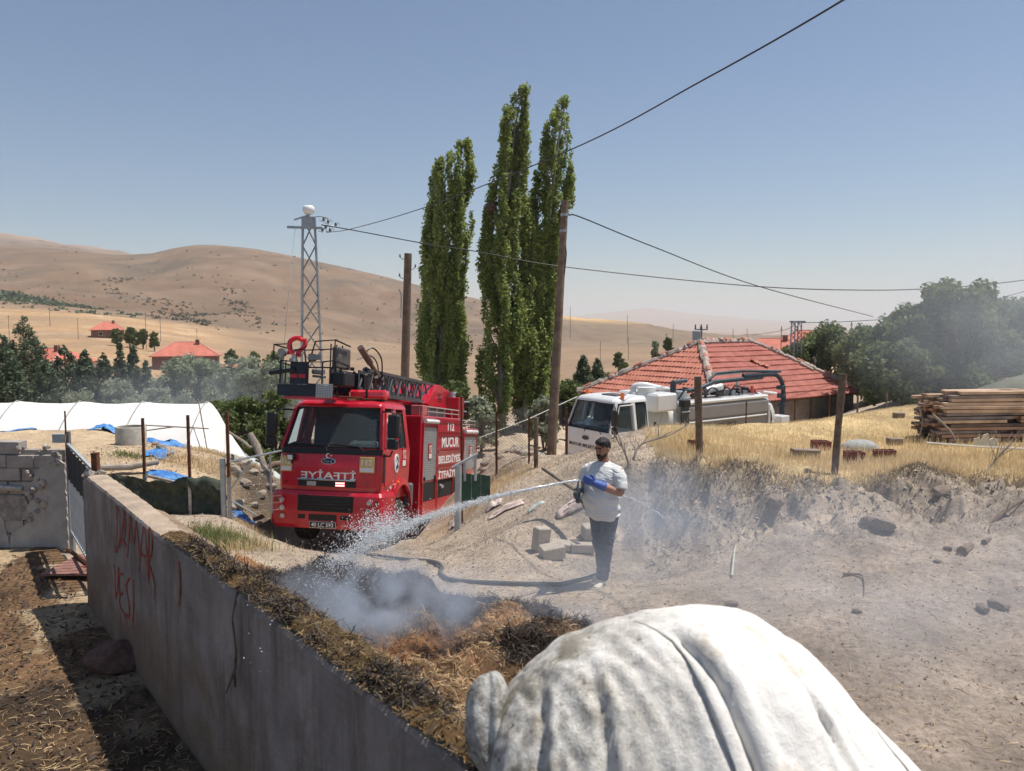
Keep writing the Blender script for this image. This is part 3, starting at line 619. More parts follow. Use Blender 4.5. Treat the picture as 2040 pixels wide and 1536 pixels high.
b.loft([[(r*math.cos(a)*1, -.12+r*math.sin(a)*.8, lh+.12+z) for a in [2*math.pi*k/14 for k in range(14)]] for r, z in pr[1:]], True, True); b.build('lamp_shade', mat('white_enamel', (.8, .8, .8), .35), lp)
MB().cyl((0, -.1, lh), (0, -.1, lh+.16), .05).build('lamp_neck', M_gal, lp)
b = MB()
for (x, z) in ((.55, -.02), (.72, -.1), (.62, -.3), (.78, -.42), (1.0, -.2), (.5, -.42)):
    b.cyl((x, -.2, lh+z-.06), (x, -.2, lh+z+.06), .05, .03, 8); b.tube([(x-.15, -.2, lh+z-.05), (x, -.2, lh+z-.1), (x+.1, -.2, lh+z+.08), (x+.16, -.2, lh+z-.02)], .012, 5)
b.tube([(.2, -.2, lh+.05), (.45, -.2, lh+.08), (.75, -.2, lh-.0)], .015, 5); b.build('insulator', mat('dark_porcelain', (.09, .08, .08), .3), lp)
# left wooden pole
T = at(813, 505, 30); B = at(803, 900, 30)
lpole = empty('wooden_pole', (B.x, B.y, B.z), label='bare brown wooden pole between the lattice pole and the poplars', cat='pole'); D_ = T-B
MB().tube([(0, 0, 0), D_*.5, D_], [.18, .165, .145], 12).build('pole', mat('brown_pole', (.15, .105, .075), .85, scale=5, var=.25, bump=.01, bscale=25), lpole)
for (sx, f) in ((-1, .975), (1, .925), (-1, .88)):
    q = D_*f; MB().tube([q, q+Vector((.22*sx, -.05, -.03)), q+Vector((.3*sx, -.05, .06))], .014, 5).cyl(q+Vector((.3*sx, -.05, .04)), q+Vector((.3*sx, -.05, .16)), .035, .02, 8).build('insulator', mat('dark_porcelain', (0, 0, 0)), lpole)
MB().tube([D_*.81+Vector((-.3, -.1, .1)), D_*.79+Vector((-.2, -.15, 0)), D_*.68+Vector((-.2, -.15, 0))], .025, 6).build('conduit', M_gal, lpole)
# right wooden pole
T = at(1126, 399, 19); B = at(1097, 918, 19); D_ = T-B
rp = empty('wooden_pole', (B.x, B.y, B.z), label='tall leaning wooden pole with two steel bands in front of the poplars', cat='pole')
MB().tube([Vector((0, 0, -.3)), D_*.3, D_*.7, D_], [.125, .115, .095, .082], 14).build('pole', mat('old_pole', (.20, .145, .105), .9, scale=4, var=.35, bump=.012, bscale=20), rp)
for f in (.945, .885): q = D_*f; MB().cyl(q-Vector((0, 0, .035)), q+Vector((0, 0, .035)), .095, n=14).build('steel_band', M_gal, rp)
MB().box(D_*.945+Vector((.13, 0, 0)), (.08, .03, .04)).build('hook', M_gal, rp)
MB().tube([D_*.95+Vector((-.07, -.02, 0)), D_*.8+Vector((.1, -.05, 0)), D_*.72+Vector((.08, -.05, 0)), D_*.7+Vector((0, -.05, 0))], .012, 5).build('loose_cable', M_black, rp)
# cables
def cable(P, r, label, m=M_black, n=10):
    o = MB().tube(curvepts(P, n), r, 5).build('cable', m, label=label, cat='cable'); return o
cable([at(650, 463, 30), at(700, 456, 27.5), at(850, 412, 21.5), at(1140, 297, 15), at(1400, 160, 11.3), at(1680, 0, 8.6), at(2050, -240, 6.5)], .0125, 'thick black overhead cable rising from the lattice pole to the upper right')
cable([at(640, 448, 30), at(700, 458, 30), at(845, 485, 30), at(950, 501, 30), at(1128, 532, 30), at(1500, 570, 31), at(1740, 578, 32), at(1900, 572, 32), at(2040, 558, 32), at(2300, 520, 32)], .020, 'overhead cable from the lattice pole sagging across to the right edge')
cable([at(1132, 428, 19), at(1160, 434, 19.5), at(1300, 491, 23), at(1510, 570, 30), at(1740, 631, 40)], .017, 'overhead wire running down from the tall wooden pole into the walnut trees')
cable([at(1592, 643, 45), at(1700, 640, 45), at(1850, 628, 46), at(1960, 602, 46), at(2080, 570, 46)], .02, 'wire strung from the far lattice mast behind the tree tops', n=6)
cable([at(588, 455, 29.8), at(579, 540, 28), at(566, 690, 26)], .008, 'thin stay wire hanging down left of the lattice pole')
cable([at(1585, 645, 45), at(1560, 658, 60), at(1500, 668, 90)], .02, 'slack wire left of the far lattice mast', n=5)
# far mast with chimney look
m2, h2 = lattice(1587, 641, 800, 45, .42, .6, 'small lattice mast rising behind the right slope of the tiled roof', nseg=12)
MB().box((0, -.1, h2), (1.0, .1, .1)).build('cross_arm', M_gal, m2)
# small three-pronged pole with blue-grey box above the roof ridge
T = at(1397, 650, 60); s_ = empty('short_pole', (T.x, T.y, T.z-4), label='short pole with three insulators above the roof ridge', cat='pole')
MB().cyl((0, 0, 0), (0, 0, 4), .09).build('pole', M_wood, s_); MB().box((0, 0, 3.75), (1.0, .1, .1)).build('cross_arm', M_gal, s_)
for x in (-.45, 0, .45): MB().cyl((x, 0, 3.8), (x, 0, 4.15), .06, .04, 6).build('insulator', M_black, s_)
T = at(1388, 665, 59); tag(MB().rbox(-.3, .3, -.2, .2, 0, .75, .05).build('metal_box', mat('bluegrey_metal', (.30, .34, .38), .5)), 'blue grey metal box behind the roof ridge', 'box').location = (T.x, T.y, T.z-.5)
# distant poles on the slopes
for i, (px, y0, y1, d, lab) in enumerate([(99, 590, 632, 300, 'thin pole on the field above the left conifers'), (156, 633, 676, 230, 'thin pole left of the small brick house'), (291, 622, 672, 210, 'thin pole beside the row of orchard trees'), (320, 632, 668, 260, 'thin pole right of the orchard trees'), (393, 655, 690, 190, 'thin pole behind the larger brick house'), (1136, 610, 640, 700, 'pole on the crest of the golden field'), (1250, 628, 650, 620, 'pole on the ridge above the left roof slope'), (1196, 680, 712, 200, 'pole standing on the field left of the roof'), (1252, 672, 706, 200, 'pole standing on the field nearer the roof'), (1327, 664, 700, 220, 'pole beside the two round bushes'), (1341, 645, 660, 650, 'farther pole on the ridge'), (1460, 655, 682, 300, 'pole right of the roof ridge'), (1488, 655, 680, 320, 'second pole right of the roof ridge'), (1556, 650, 690, 110, 'pole in front of the distant red roofs'), (1696, 640, 660, 90, 'thin pole among the tree tops'), (18, 628, 660, 200, 'thin pole behind the leftmost conifer')]):
    T = at(px, y0, d); B = at(px, y1, d); B.z = gz(B.x, B.y); h = max(T.z-B.z, 4)+.5; r = max(.08, d*.00042)
    o = MB().cyl((0, 0, 0), (0, 0, h), r, r*.7, 6).box((0, 0, h-.4), (.9*(1 if i % 3 == 0 else .3), .08, .1)).build('utility_pole', M_wood2, label=lab, cat='pole', group='utility poles on the far slopes'); o.location = (B.x, B.y, B.z-.5)
# ------------------------------------------------------------------ greenhouse of white plastic
def greenhouse():
    d = 27.5; R0 = at(415, 801, d); Lg = 14.5; root = empty('plastic_greenhouse', (R0.x, R0.y, -1.9), (0, 0, math.pi+R(-3)), 'long low greenhouse covered in white plastic with a dark frame showing through', 'greenhouse')
    H = R0.z+1.9; hw = 2.4; n = 110; k = 18; V = []; Fq = []
    for i in range(n):
        t = i/(n-1); x = Lg*t; bay = (x/2.35) % 1
        sag = .07*math.sin(math.pi*bay)
        for j in range(k):
            s = j/(k-1)*2-1; yy = hw*s; zz = H*(1-abs(s)**1.45)**.85 if abs(s) < 1 else 0
            w = .02*float(fbm(np.array([x*2.]), np.array([s*4]), 3, 2)[0])
            V.append((x-(.65*(abs(s)**1.3) if False else 0)-.55*abs(s)*(1-t)*0, yy, zz-sag*(1-abs(s)*.3)+w))
    for i in range(n-1):
        for j in range(k-1): a = i*k+j; Fq.append((a, a+1, a+k+1, a+k))
    o = npmesh('plastic_cover', V, Fq, mat('white_film', (.84, .82, .78), .55, scale=2, var=.04, bump=.01, bscale=8), root, True)
    o.modifiers.new('s', 'SOLIDIFY').thickness = .006
    for i in range(7):
        x = .05+2.35*i; P = [(x, hw*s, H*(1-abs(s)**1.45)**.85+.018 if abs(s) < 1 else 0) for s in [q/12 for q in range(-12, 13)]]
        MB().tube(P, .022, 5).build('hoop', mat('dull_hoop', (.36, .35, .34), .7), root)
    # end sheet sloping to the right, like the photo's gable
    E_ = [(0, hw*s, H*(1-abs(s)**1.45)**.85 if abs(s) < 1 else 0) for s in [q/10 for q in range(-10, 11)]]
    b = MB(); b.add([(p[0], p[1], p[2]) for p in E_]+[(-.95, p[1]*1.05, 0) for p in E_], [(i, i+1, i+22, i+21) for i in range(20)], True); b.build('end_sheet', mat('white_film', ()), root)
    for (a, c) in (((-.1, 1.0, H+.2), (-.75, 1.6, .4)), ((.3, 2.0, 1.95), (2.9, 2.05, 1.6)), ((1.9, 1.9, 1.9), (.9, 2.3, .7)), ((4.2, 2.0, 1.8), (8.3, 2.0, 1.7)), ((3.1, 1.9, 1.85), (2.3, 2.35, .6)), ((-.9, 2.0, 1.9), (1.4, 1.95, 2.0)), ((12.5, 1.9, 1.9), (14, 2.0, 1.85))):
        MB().tube([a, c], .022, 5).build('batten', M_wood2, root)
greenhouse()
# ------------------------------------------------------------------ bits on and round the mound
def crumple(name, px, d, sx, sy, h, m, label, cat, seed=0, rot=0, dz=.02, n=16):
    p = atx(px, d, 0); Fq = []; g = np.linspace(-1, 1, n); a, b_ = [q.ravel() for q in np.meshgrid(g, g, indexing='ij')]
    ed = np.maximum(0, 1-np.hypot(a, b_)**3*.55); x = a*sx*(1+.25*fbm(a*2., b_*2+seed, 2, seed)); y = b_*sy*(1+.3*fbm(a*2.+9, b_*2+seed, 2, seed))
    wx = p.x+x*math.cos(rot)-y*math.sin(rot); wy = p.y+x*math.sin(rot)+y*math.cos(rot); z = height(wx, wy)+dz+h*ed*(.5+.8*fbm(a*1.7+seed, b_*1.7, 4, seed+3)); V = np.stack([wx-p.x, wy-p.y, z], 1)
    for i in range(n-1):
        for j in range(n-1):
            if random.random() < .02: continue
            a = i*n+j; Fq.append((a, a+1, a+n+1, a+n))
    o = npmesh(name, V, Fq, m, None, True); o.location = (p.x, p.y, 0); o.modifiers.new('s', 'SOLIDIFY').thickness = .008; return tag(o, label, cat)
M_blue = mat('blue_tarp', (.02, .13, .42), .5, scale=4, var=.3, bump=.02, bscale=10, col2=(.10, .30, .60))
M_lblue = mat('pale_tarp', (.35, .50, .62), .5, scale=5, bump=.02, bscale=12, col2=(.62, .68, .70))
M_sheet = mat('pale_green_sheet', (.50, .56, .53), .5, scale=4, var=.15, bump=.02, bscale=12)
for a in [(225, 23.6, .5, .5, .28, M_blue, 'blue tarpaulin crumpled at the greenhouse foot left of the concrete ring', 1), (345, 22.5, 1.0, .45, .3, M_blue, 'long blue tarpaulin along the foot of the greenhouse', 2), (420, 22.6, .6, .4, .2, M_blue, 'blue tarpaulin scrap at the right end of the mound', 9), (15, 23, .9, .4, .12, M_blue, 'blue tarpaulin strip at the left picture edge', 3),
          (318, 18.3, .25, .35, .1, M_blue, 'small torn blue sheet on the bare mound', 4), (345, 17.2, .55, .18, .08, M_blue, 'twisted blue sheet near the middle rusty post', 5), (275, 16.2, .45, .3, .14, M_lblue, 'pale blue sheet by the left rusty post', 6), (235, 16.0, .32, .35, .16, M_blue, 'blue sheet folded over the net near the wall end', 7), (395, 16.0, .4, .3, .22, M_lblue, 'pale torn sack spilling beside the middle rusty post', 8), (480, 16.6, .28, .3, .25, M_blue, 'bundle of blue plastic below the field gate top', 10),
          (505, 21.5, .9, .5, .35, M_sheet, 'pale green plastic sheet behind the stone and wood heap', 11), (548, 22.5, .8, .5, .4, M_sheet, 'pale plastic sheet farther right behind the mirror', 12)]:
    crumple('tarpaulin', a[0], a[1], a[2], a[3], a[4], a[5], a[6], 'tarpaulin', a[7])
# concrete ring
p = at(262, 888, 19.2); z0 = gz(p.x, p.y)
cr = MB(); n = 24; prof = [(.36, -.1), (.36, .42), (.345, .45), (.30, .45), (.30, -.1)]
cr.loft([[(r*math.cos(a), r*math.sin(a), z) for a in [2*math.pi*k/n for k in range(n)]] for r, z in prof], False, True)
o = cr.build('concrete_ring', mat('ring_concrete', (.42, .40, .35), .9, scale=6, var=.2), label='round grey concrete ring with a broken rim on the mound', cat='concrete ring'); o.location = (p.x, p.y, z0)
o = MB().cyl((0, 0, .38), (0, 0, .40), .32, n=16).build('soil_fill', M_wood, o)
# logs, planks
def log(P, r, label, m=M_wood2, name='log', cat='log', n=8):
    return MB().tube(P, r, n).build(name, m, label=label, cat=cat)
log([at(200, 932, 16.6), at(260, 930, 16.9), at(315, 920, 17.3)], [.07, .075, .06], 'long pale log lying on the mound behind the left rusty post', mat('pale_log', (.34, .29, .24), .9, scale=5, var=.25, bump=.01, bscale=20))
log([at(296, 948, 16.0), at(355, 962, 15.7)], [.04, .03], 'short plank on the mound between the two rusty posts', mat('pale_log', ()), 'plank', 'plank')
log([at(498, 865, 17.5), at(512, 890, 17.3), at(523, 920, 17.0), at(540, 962, 16.6)], [.07, .09, .07, .05], 'leaning grey tree trunk beside the field gate', M_wood2)
log([at(525, 935, 17), at(545, 925, 17.2), at(565, 922, 17.6)], [.05, .07, .06], 'dark log behind the fire engine bumper', M_wood)
log([at(455, 860, 20), at(485, 880, 19), at(500, 893, 18.5)], [.03, .04, .03], 'thin board leaning on the stone heap', M_wood2, 'board', 'board')
ss = [(455, 18.5, .17), (470, 18.2, .2), (488, 18.0, .16), (505, 18.6, .14), (475, 17.2, .2), (492, 16.8, .13), (462, 17.0, .12), (500, 16.4, .13), (478, 16.2, .1), (520, 18.0, .15), (515, 17.0, .1), (485, 19, .2), (465, 19.3, .17), (530, 19.4, .2), (540, 18.5, .15), (508, 17.6, .12)]
for i, (px, d, s) in enumerate(ss):
    sz = 'large' if s > .16 else ('small' if s < .125 else 'middling'); sd_ = 'left' if px < 475 else ('right' if px > 506 else 'middle'); dp_ = 'lower' if d < 17.5 else ('upper' if d > 18.9 else 'central')
    rock(px, d, s, '%s pale field stone at the %s %s of the dark heap behind the field gate' % (sz, dp_, sd_), 'stones of the dark heap behind the field gate')
for i, (px, d, s) in enumerate([(322, 18.7, .16), (333, 18.3, .1), (425, 20, .16), (310, 19.4, .12), (395, 15.8, .1)]): rock(px, d, s, ['flat white stone right of the concrete ring', 'small pale stone below the flat white one', 'grey slab stone on the grassy part of the mound', 'stone half buried beside the concrete ring', 'stone next to the torn pale sack'][i])
# low row of stones beside the fence
for i in range(46):
    px = random.uniform(955, 1120); d = random.uniform(20.2, 22.5)-abs(px-1040)*.004
    rock(px, d, random.uniform(.09, .2), '%s pale stone in the tumbled row, %s' % ('back' if d > 21.4 else 'front', ['near the chain link fence', 'left of the two rusty posts', 'between the rusty post and the wooden post', 'at the foot of the tall pole', 'right of the tall pole'][min(4, int((px-955)/33))]), 'tumbled stone row behind the fence posts')

# ------------------------------------------------------------------ tiled house behind the tanker
def tiled_house():
    A = Vector((8.55, 32.2)); Lc = Vector((3.6, 39.2)); Rc = Vector((17.15, 38.5))
    u = (Rc-A).normalized(); LR = (Rc-A).length; v0 = Vector((-u.y, u.x)); LL = 8.0
    root = empty('tiled_house', (A.x, A.y, -2.6), (0, 0, math.atan2(u.y, u.x)), 'long low house under a red tiled hip roof with cement ridges behind the tanker', 'house')
    ez = 2.62; ov = .35; rise = 2.5; rl = 3.0; X0, X1, Y0, Y1 = -ov, LR+ov, -ov, LL+ov
    M_hw = mat('house_wall', (.27, .235, .215), .9, scale=3, var=.15, bump=.01, bscale=20, stain=((.16, .14, .13), 1.4, .5, .5)); M_hb = mat('house_brick', (.20, .11, .09), .9, scale=6, var=.3)
    MB().b2(0, LR, 0, LL, -.3, ez).build('wall', M_hw, root)
    for x in (3.6, 6.9, 9.3): MB().box((x, -.03, ez/2), (.12, .06, ez)).build('wall_post', M_hb, root)
    MB().b2(X0+.02, X1-.02, Y0+.02, Y1-.02, ez, ez+.05).build('eave_board', M_wood, root)
    cx = (X0+X1)/2; cy = (Y0+Y1)/2; half = (Y1-Y0)/2; rx0 = 3.75; rx1 = 7.7; zt = ez+.06+rise
    M_t = mat('roof_tile', (.32, .085, .06), .75, scale=2.2, var=.25, col2=(.45, .15, .11), bump=.01, bscale=14)
    M_t2 = mat('roof_tile_side', (.38, .12, .075), .75, scale=2.2, col2=(.52, .20, .135), bump=.01, bscale=14)
    def face(E0, E1, T0, T1, nrow, m):
        """courses of corrugated pan tiles between an eave line and a ridge line"""
        E0, E1, T0, T1 = map(Vector, (E0, E1, T0, T1)); nrm = (E1-E0).cross(T0-E0).normalized(); nrm = nrm if nrm.z > 0 else -nrm
        for r in range(nrow):
            k0, k1 = r/nrow, (r+1)/nrow+.012; a0, a1 = E0.lerp(T0, k0), E1.lerp(T1, k0); b0, b1 = E0.lerp(T0, min(1, k1)), E1.lerp(T1, min(1, k1)); L_ = (a1-a0).length; n = max(4, int(L_/.055)); V = []; Fq = []
            dirx = (a1-a0).normalized(); s0 = (b0-a0).dot(dirx); s1 = (b1-a0).dot(dirx); wob = [random.uniform(-.012, .012) for _ in range(9)]
            for i in range(n+1):
                s = L_*i/n; c = .022*math.cos(s*2*math.pi/.22); wv = wob[int(s/L_*8)]*1.0; jt = .02*math.sin(s*1.3+r)*.6
                q = min(max(s, s0), s1); t_ = 1
                base = a0+dirx*s; up = (b0-a0)-dirx*s0
                if s < s0: t_ = s/s0 if s0 > 1e-6 else 1
                elif s > s1: t_ = (L_-s)/(L_-s1) if L_-s1 > 1e-6 else 1
                V += [base+nrm*(.015+.0), base+nrm*(.075+c+wv+jt), base+up*t_+nrm*(.03+c)]
            for i in range(n): a = i*3; Fq += [(a, a+3, a+4, a+1), (a+1, a+4, a+5, a+2)]
            o = npmesh('tile_course', V, Fq, m, root, False)
    z = ez+.06
    face((X0, Y0, z), (X1, Y0, z), (rx0, cy, zt), (rx1, cy, zt), 11, M_t)
    face((X0, Y1, z), (X0, Y0, z), (rx0, cy, zt), (rx0, cy, zt), 11, M_t2)
    face((X1, Y0, z), (X1, Y1, z), (rx1, cy, zt), (rx1, cy, zt), 11, M_t)
    face((X1, Y1, z), (X0, Y1, z), (rx1, cy, zt), (rx0, cy, zt), 11, M_t)
    M_rc = mat('ridge_cement', (.44, .36, .31), .95, scale=7, var=.25, bump=.03, bscale=16)
    for (a, c) in (((X0, Y0, z), (rx0, cy, zt)), ((X1, Y0, z), (rx1, cy, zt)), ((X0, Y1, z), (rx0, cy, zt)), ((X1, Y1, z), (rx1, cy, zt)), ((rx0, cy, zt), (rx1, cy, zt))):
        a, c = Vector(a), Vector(c); n = int((c-a).length/.12); P = [a.lerp(c, i/n)+Vector((random.uniform(-.02, .02), random.uniform(-.02, .02), .05+random.uniform(-.025, .03))) for i in range(n+1)]
        MB().tube(P, [random.uniform(.12, .21) for _ in P], 7).build('ridge_cement', M_rc, root)
        n = int((c-a).length/.34)
        cap = None
        for i in range(n):
            if i % 4 != 1: continue
            q = a.lerp(c, (i+.5)/n)+Vector((0, 0, .15)); 
            if cap is None:
                mb = MB(); R_ = .11; mb.loft([[(x_, R_*math.cos(t)*(1+.15*k), R_*math.sin(t)*(1+.15*k)) for t in [math.pi*w/6 for w in range(7)]]+[(x_, (R_-.02)*math.cos(t), (R_-.02)*math.sin(t)) for t in [math.pi*w/6 for w in range(6, -1, -1)]] for x_, k in ((-.2, 0), (.2, 1))]); cap = mb.build('ridge_tile', M_t2 if i % 2 else M_t, root); w = cap
            else: w = cap.copy(); C.objects.link(w)
            w.location = q+Vector((0, 0, random.uniform(-.03, .02))); w.rotation_euler = (c-a).to_track_quat('X', 'Z').to_euler(); w.rotation_euler.x += random.uniform(-.1, .1)
    for i, (k, s) in enumerate(((.35, .16), (.45, .1), (.7, .14), (.8, .1))):
        q = MB().rbox(-s, s, -s*.6, s*.6, 0, s*.6, .02).build('loose_brick', M_t2 if i % 2 else M_rc, root); q.location = (rx0+(rx1-rx0)*k, cy-.1, zt+.12); q.rotation_euler = (.1, .2, i)
    q = MB().rbox(-.35, .35, -.12, .12, 0, .22, .03).build('loose_slab', M_rc, root); q.location = (X1-1.9, Y0+2.1, z+1.15); q.rotation_euler = (.2, .5, -.9)
    # displaced tiles
    for i in range(4):
        q = MB().rbox(-.17, .17, -.11, .11, 0, .03, .01).build('loose_tile', M_t2, root); k = .62-.035*i; yy = Y0+(cy-Y0)*k; q.location = (5.6+.16*i, yy, z+rise*k+.13); q.rotation_euler = (math.atan2(rise, half)+random.uniform(-.2, .2), random.uniform(-.2, .2), random.uniform(-.6, .6))
tiled_house()

# ------------------------------------------------------------------ simple far houses
def far_house(px, ybase, d, w, dp, wallh, rise, rotd, label, mw, mr, chim=True, win=2, ridge=.35):
    B = at(px, ybase, d); B.z = gz(B.x, B.y)-.1; root = empty('village_house', (B.x, B.y, B.z), (0, 0, R(rotd)), label, 'house')
    MB().b2(-w/2, w/2, -dp/2, dp/2, -2.5, wallh).build('wall', mw, root)
    o = .5; X, Y = w/2+o, dp/2+o; rx = max(.2, X-Y*1.0) if ridge is None else X*ridge; b = MB()
    b.add([(-X, -Y, wallh), (X, -Y, wallh), (X, Y, wallh), (-X, Y, wallh), (-rx, 0, wallh+rise), (rx, 0, wallh+rise)], [(0, 1, 5, 4), (1, 2, 5), (2, 3, 4, 5), (3, 0, 4), (0, 3, 2, 1)])
    b.box((0, 0, wallh-.08), (2*X-.1, 2*Y-.1, .14)); rf = b.build('roof', mr, root)
    for (a, c) in (((-X, -Y, wallh), (-rx, 0, wallh+rise)), ((X, -Y, wallh), (rx, 0, wallh+rise)), ((-rx, 0, wallh+rise), (rx, 0, wallh+rise))): MB().tube([a, c], .12, 5).build('ridge', mat('pale_ridge', (.5, .3, .25), .9), rf)
    if chim: MB().box((w*.18, -dp*.1, wallh+rise*.9), (.7, .5, 1.4)).build('chimney', M_hb2, rf)
    for i in range(win):
        x = -w/2+w*(i+.7)/(win+.4); f = MB().box((x, -dp/2-.03, wallh*.52), (1.25, .1, 1.15)).build('window', mat('pale_frame', (.5, .45, .4), .8), root); MB().box((x, -dp/2-.09, wallh*.52), (1.0, .05, .9)).build('pane', mat('dark_glass', (.02, .025, .03), .15), f)
    return root
M_hb2 = mat('dark_brick', (.19, .095, .075), .9, scale=2, var=.25); M_rf2 = mat('salmon_roof', (.50, .155, .105), .8, scale=.8, var=.15, bump=.03, bscale=6)
far_house(215, 657, 250, 9.2, 8.5, 2.6, 2.6, 25, 'small brick house with a red hip roof on the hillside', M_hb2, M_rf2)
far_house(372, 707, 150, 11.5, 8, 3.0, 2.6, 18, 'larger brick house with a broad red roof near the valley', M_hb2, M_rf2, win=3)
far_house(462, 708, 148, 4.2, 4, 1.8, .5, 10, 'low flat outbuilding beside the larger brick house', mat('adobe', (.30, .22, .17), .9), M_rf2, False, 1)
far_house(110, 732, 120, 8.5, 8, 2.6, 2.1, -20, 'red roofed house half hidden by the left conifers', mat('cream_wall', (.55, .50, .43), .9), M_rf2)
far_house(-12, 760, 110, 6, 7, 3, 2.6, 5, 'red roofed house cut by the left picture edge', mat('cream_wall', ()), M_rf2)
far_house(520, 725, 140, 6.5, 4, 2.2, .8, 5, 'long low red roofed shed behind the willows', mat('adobe', ()), M_rf2, False, 2)
far_house(1540, 700, 118, 10, 8, 2.8, 1.9, -25, 'red roofed village house right of the tiled roof', mat('cream_wall', ()), M_rf2, True, 2)
far_house(1618, 700, 125, 12, 9, 2.8, 2.4, -20, 'village house with a red roof behind the small lattice mast', mat('cream_wall', ()), M_rf2, True, 2)
# walled yard with two round bushes
B = at(1322, 712, 135); B.z = gz(B.x, B.y); w = empty('yard_wall', (B.x, B.y, B.z-.6), (0, 0, R(-6)), 'low dark wall below two round bushes on the far field', 'wall'); MB().b2(-3, 5.2, -.1, .1, 0, 1.8).b2(-3, -2.8, 0, 4, 0, 1.8).build('wall', mat('slate_wall', (.07, .07, .085), .9), w)
# ------------------------------------------------------------------ trucks
def paint(name, col, rough=.3):
    return mat(name, col, rough, 0, var=.06, scale=1.5, coat=.6, bump=.0)
M_red = mat('fire_red', (.46, .008, .022), .3, scale=2, coat=.6, col2=(.55, .012, .03), stain=((.33, .14, .10), 2.2, .56, .32))
M_redside = M_red
M_white = mat('truck_white', (.72, .72, .71), .35, scale=2, var=.05, coat=.4, stain=((.5, .46, .4), 3, .6, .3))
M_glass = mat('windscreen_glass', (.40, .50, .52), .03, scale=1, var=.02, trans=.92, ior=1.25)
M_dark = mat('cab_interior', (.05, .055, .06), .8, scale=5)
M_dash = mat('dashboard', (.16, .18, .18), .7, scale=5)
M_chrome = mat('chrome', (.6, .6, .6), .15, .95, scale=5, var=.05)
M_alu = mat('aluminium', (.46, .48, .47), .42, .7, scale=3, var=.08)
M_lens = mat('lens', (.45, .45, .45), .12, .2, scale=30, var=.3, coat=1)
M_amber = mat('amber_lens', (.7, .16, .02), .25, coat=1, emit=((.8, .15, .02), .15))
M_wt = mat('white_letter', (.75, .73, .70), .5, scale=6, var=.04)
M_bt = mat('dark_letter', (.06, .06, .065), .6)
M_tyre = mat('tyre', (.035, .034, .033), .85, scale=14, var=.35, col2=(.10, .09, .075))
M_under = mat('chassis', (.02, .02, .02), .8)
M_redglass = mat('red_lens', (.55, .015, .03), .15, coat=1, emit=((.7, .01, .02), .12))

def wheel(parent, x, y, r, w, paintm):
    t = MB(); n = 40; sgn = 1 if x > 0 else -1
    pr = [(r*.56, -w/2), (r*.72, -w/2-.005), (r*.94, -w/2+.01), (r, -w/2+.05), (r, w/2-.05), (r*.94, w/2-.01), (r*.72, w/2+.005), (r*.56, w/2)]
    t.loft([[(q, R_*math.cos(a), R_*math.sin(a)) for a in [2*math.pi*k/n for k in range(n)]] for R_, q in pr], False, True)
    for k in range(n): a = 2*math.pi*k/n; t.box((0, r*math.cos(a), r*math.sin(a)), (w*.8, .045, .02), Euler((a+math.pi/2, 0, 0)))
    o = t.build('wheel', M_tyre, parent); o.location = (x, y, r)
    h = MB(); pr = [(.0, .0), (r*.2, .0), (r*.22, -.03), (r*.42, -.05), (r*.52, .05), (r*.575, .09)]
    h.loft([[(sgn*(w/2-.09+q), R_*math.cos(a), R_*math.sin(a)) for a in [2*math.pi*k/24 for k in range(24)]] for R_, q in pr[1:]], True, True)
    for k in range(8): a = 2*math.pi*k/8; h.cyl((sgn*(w/2-.14), r*.32*math.cos(a), r*.32*math.sin(a)), (sgn*(w/2-.08), r*.32*math.cos(a), r*.32*math.sin(a)), .022, n=6)
    h.build('rim', paintm, o); return o

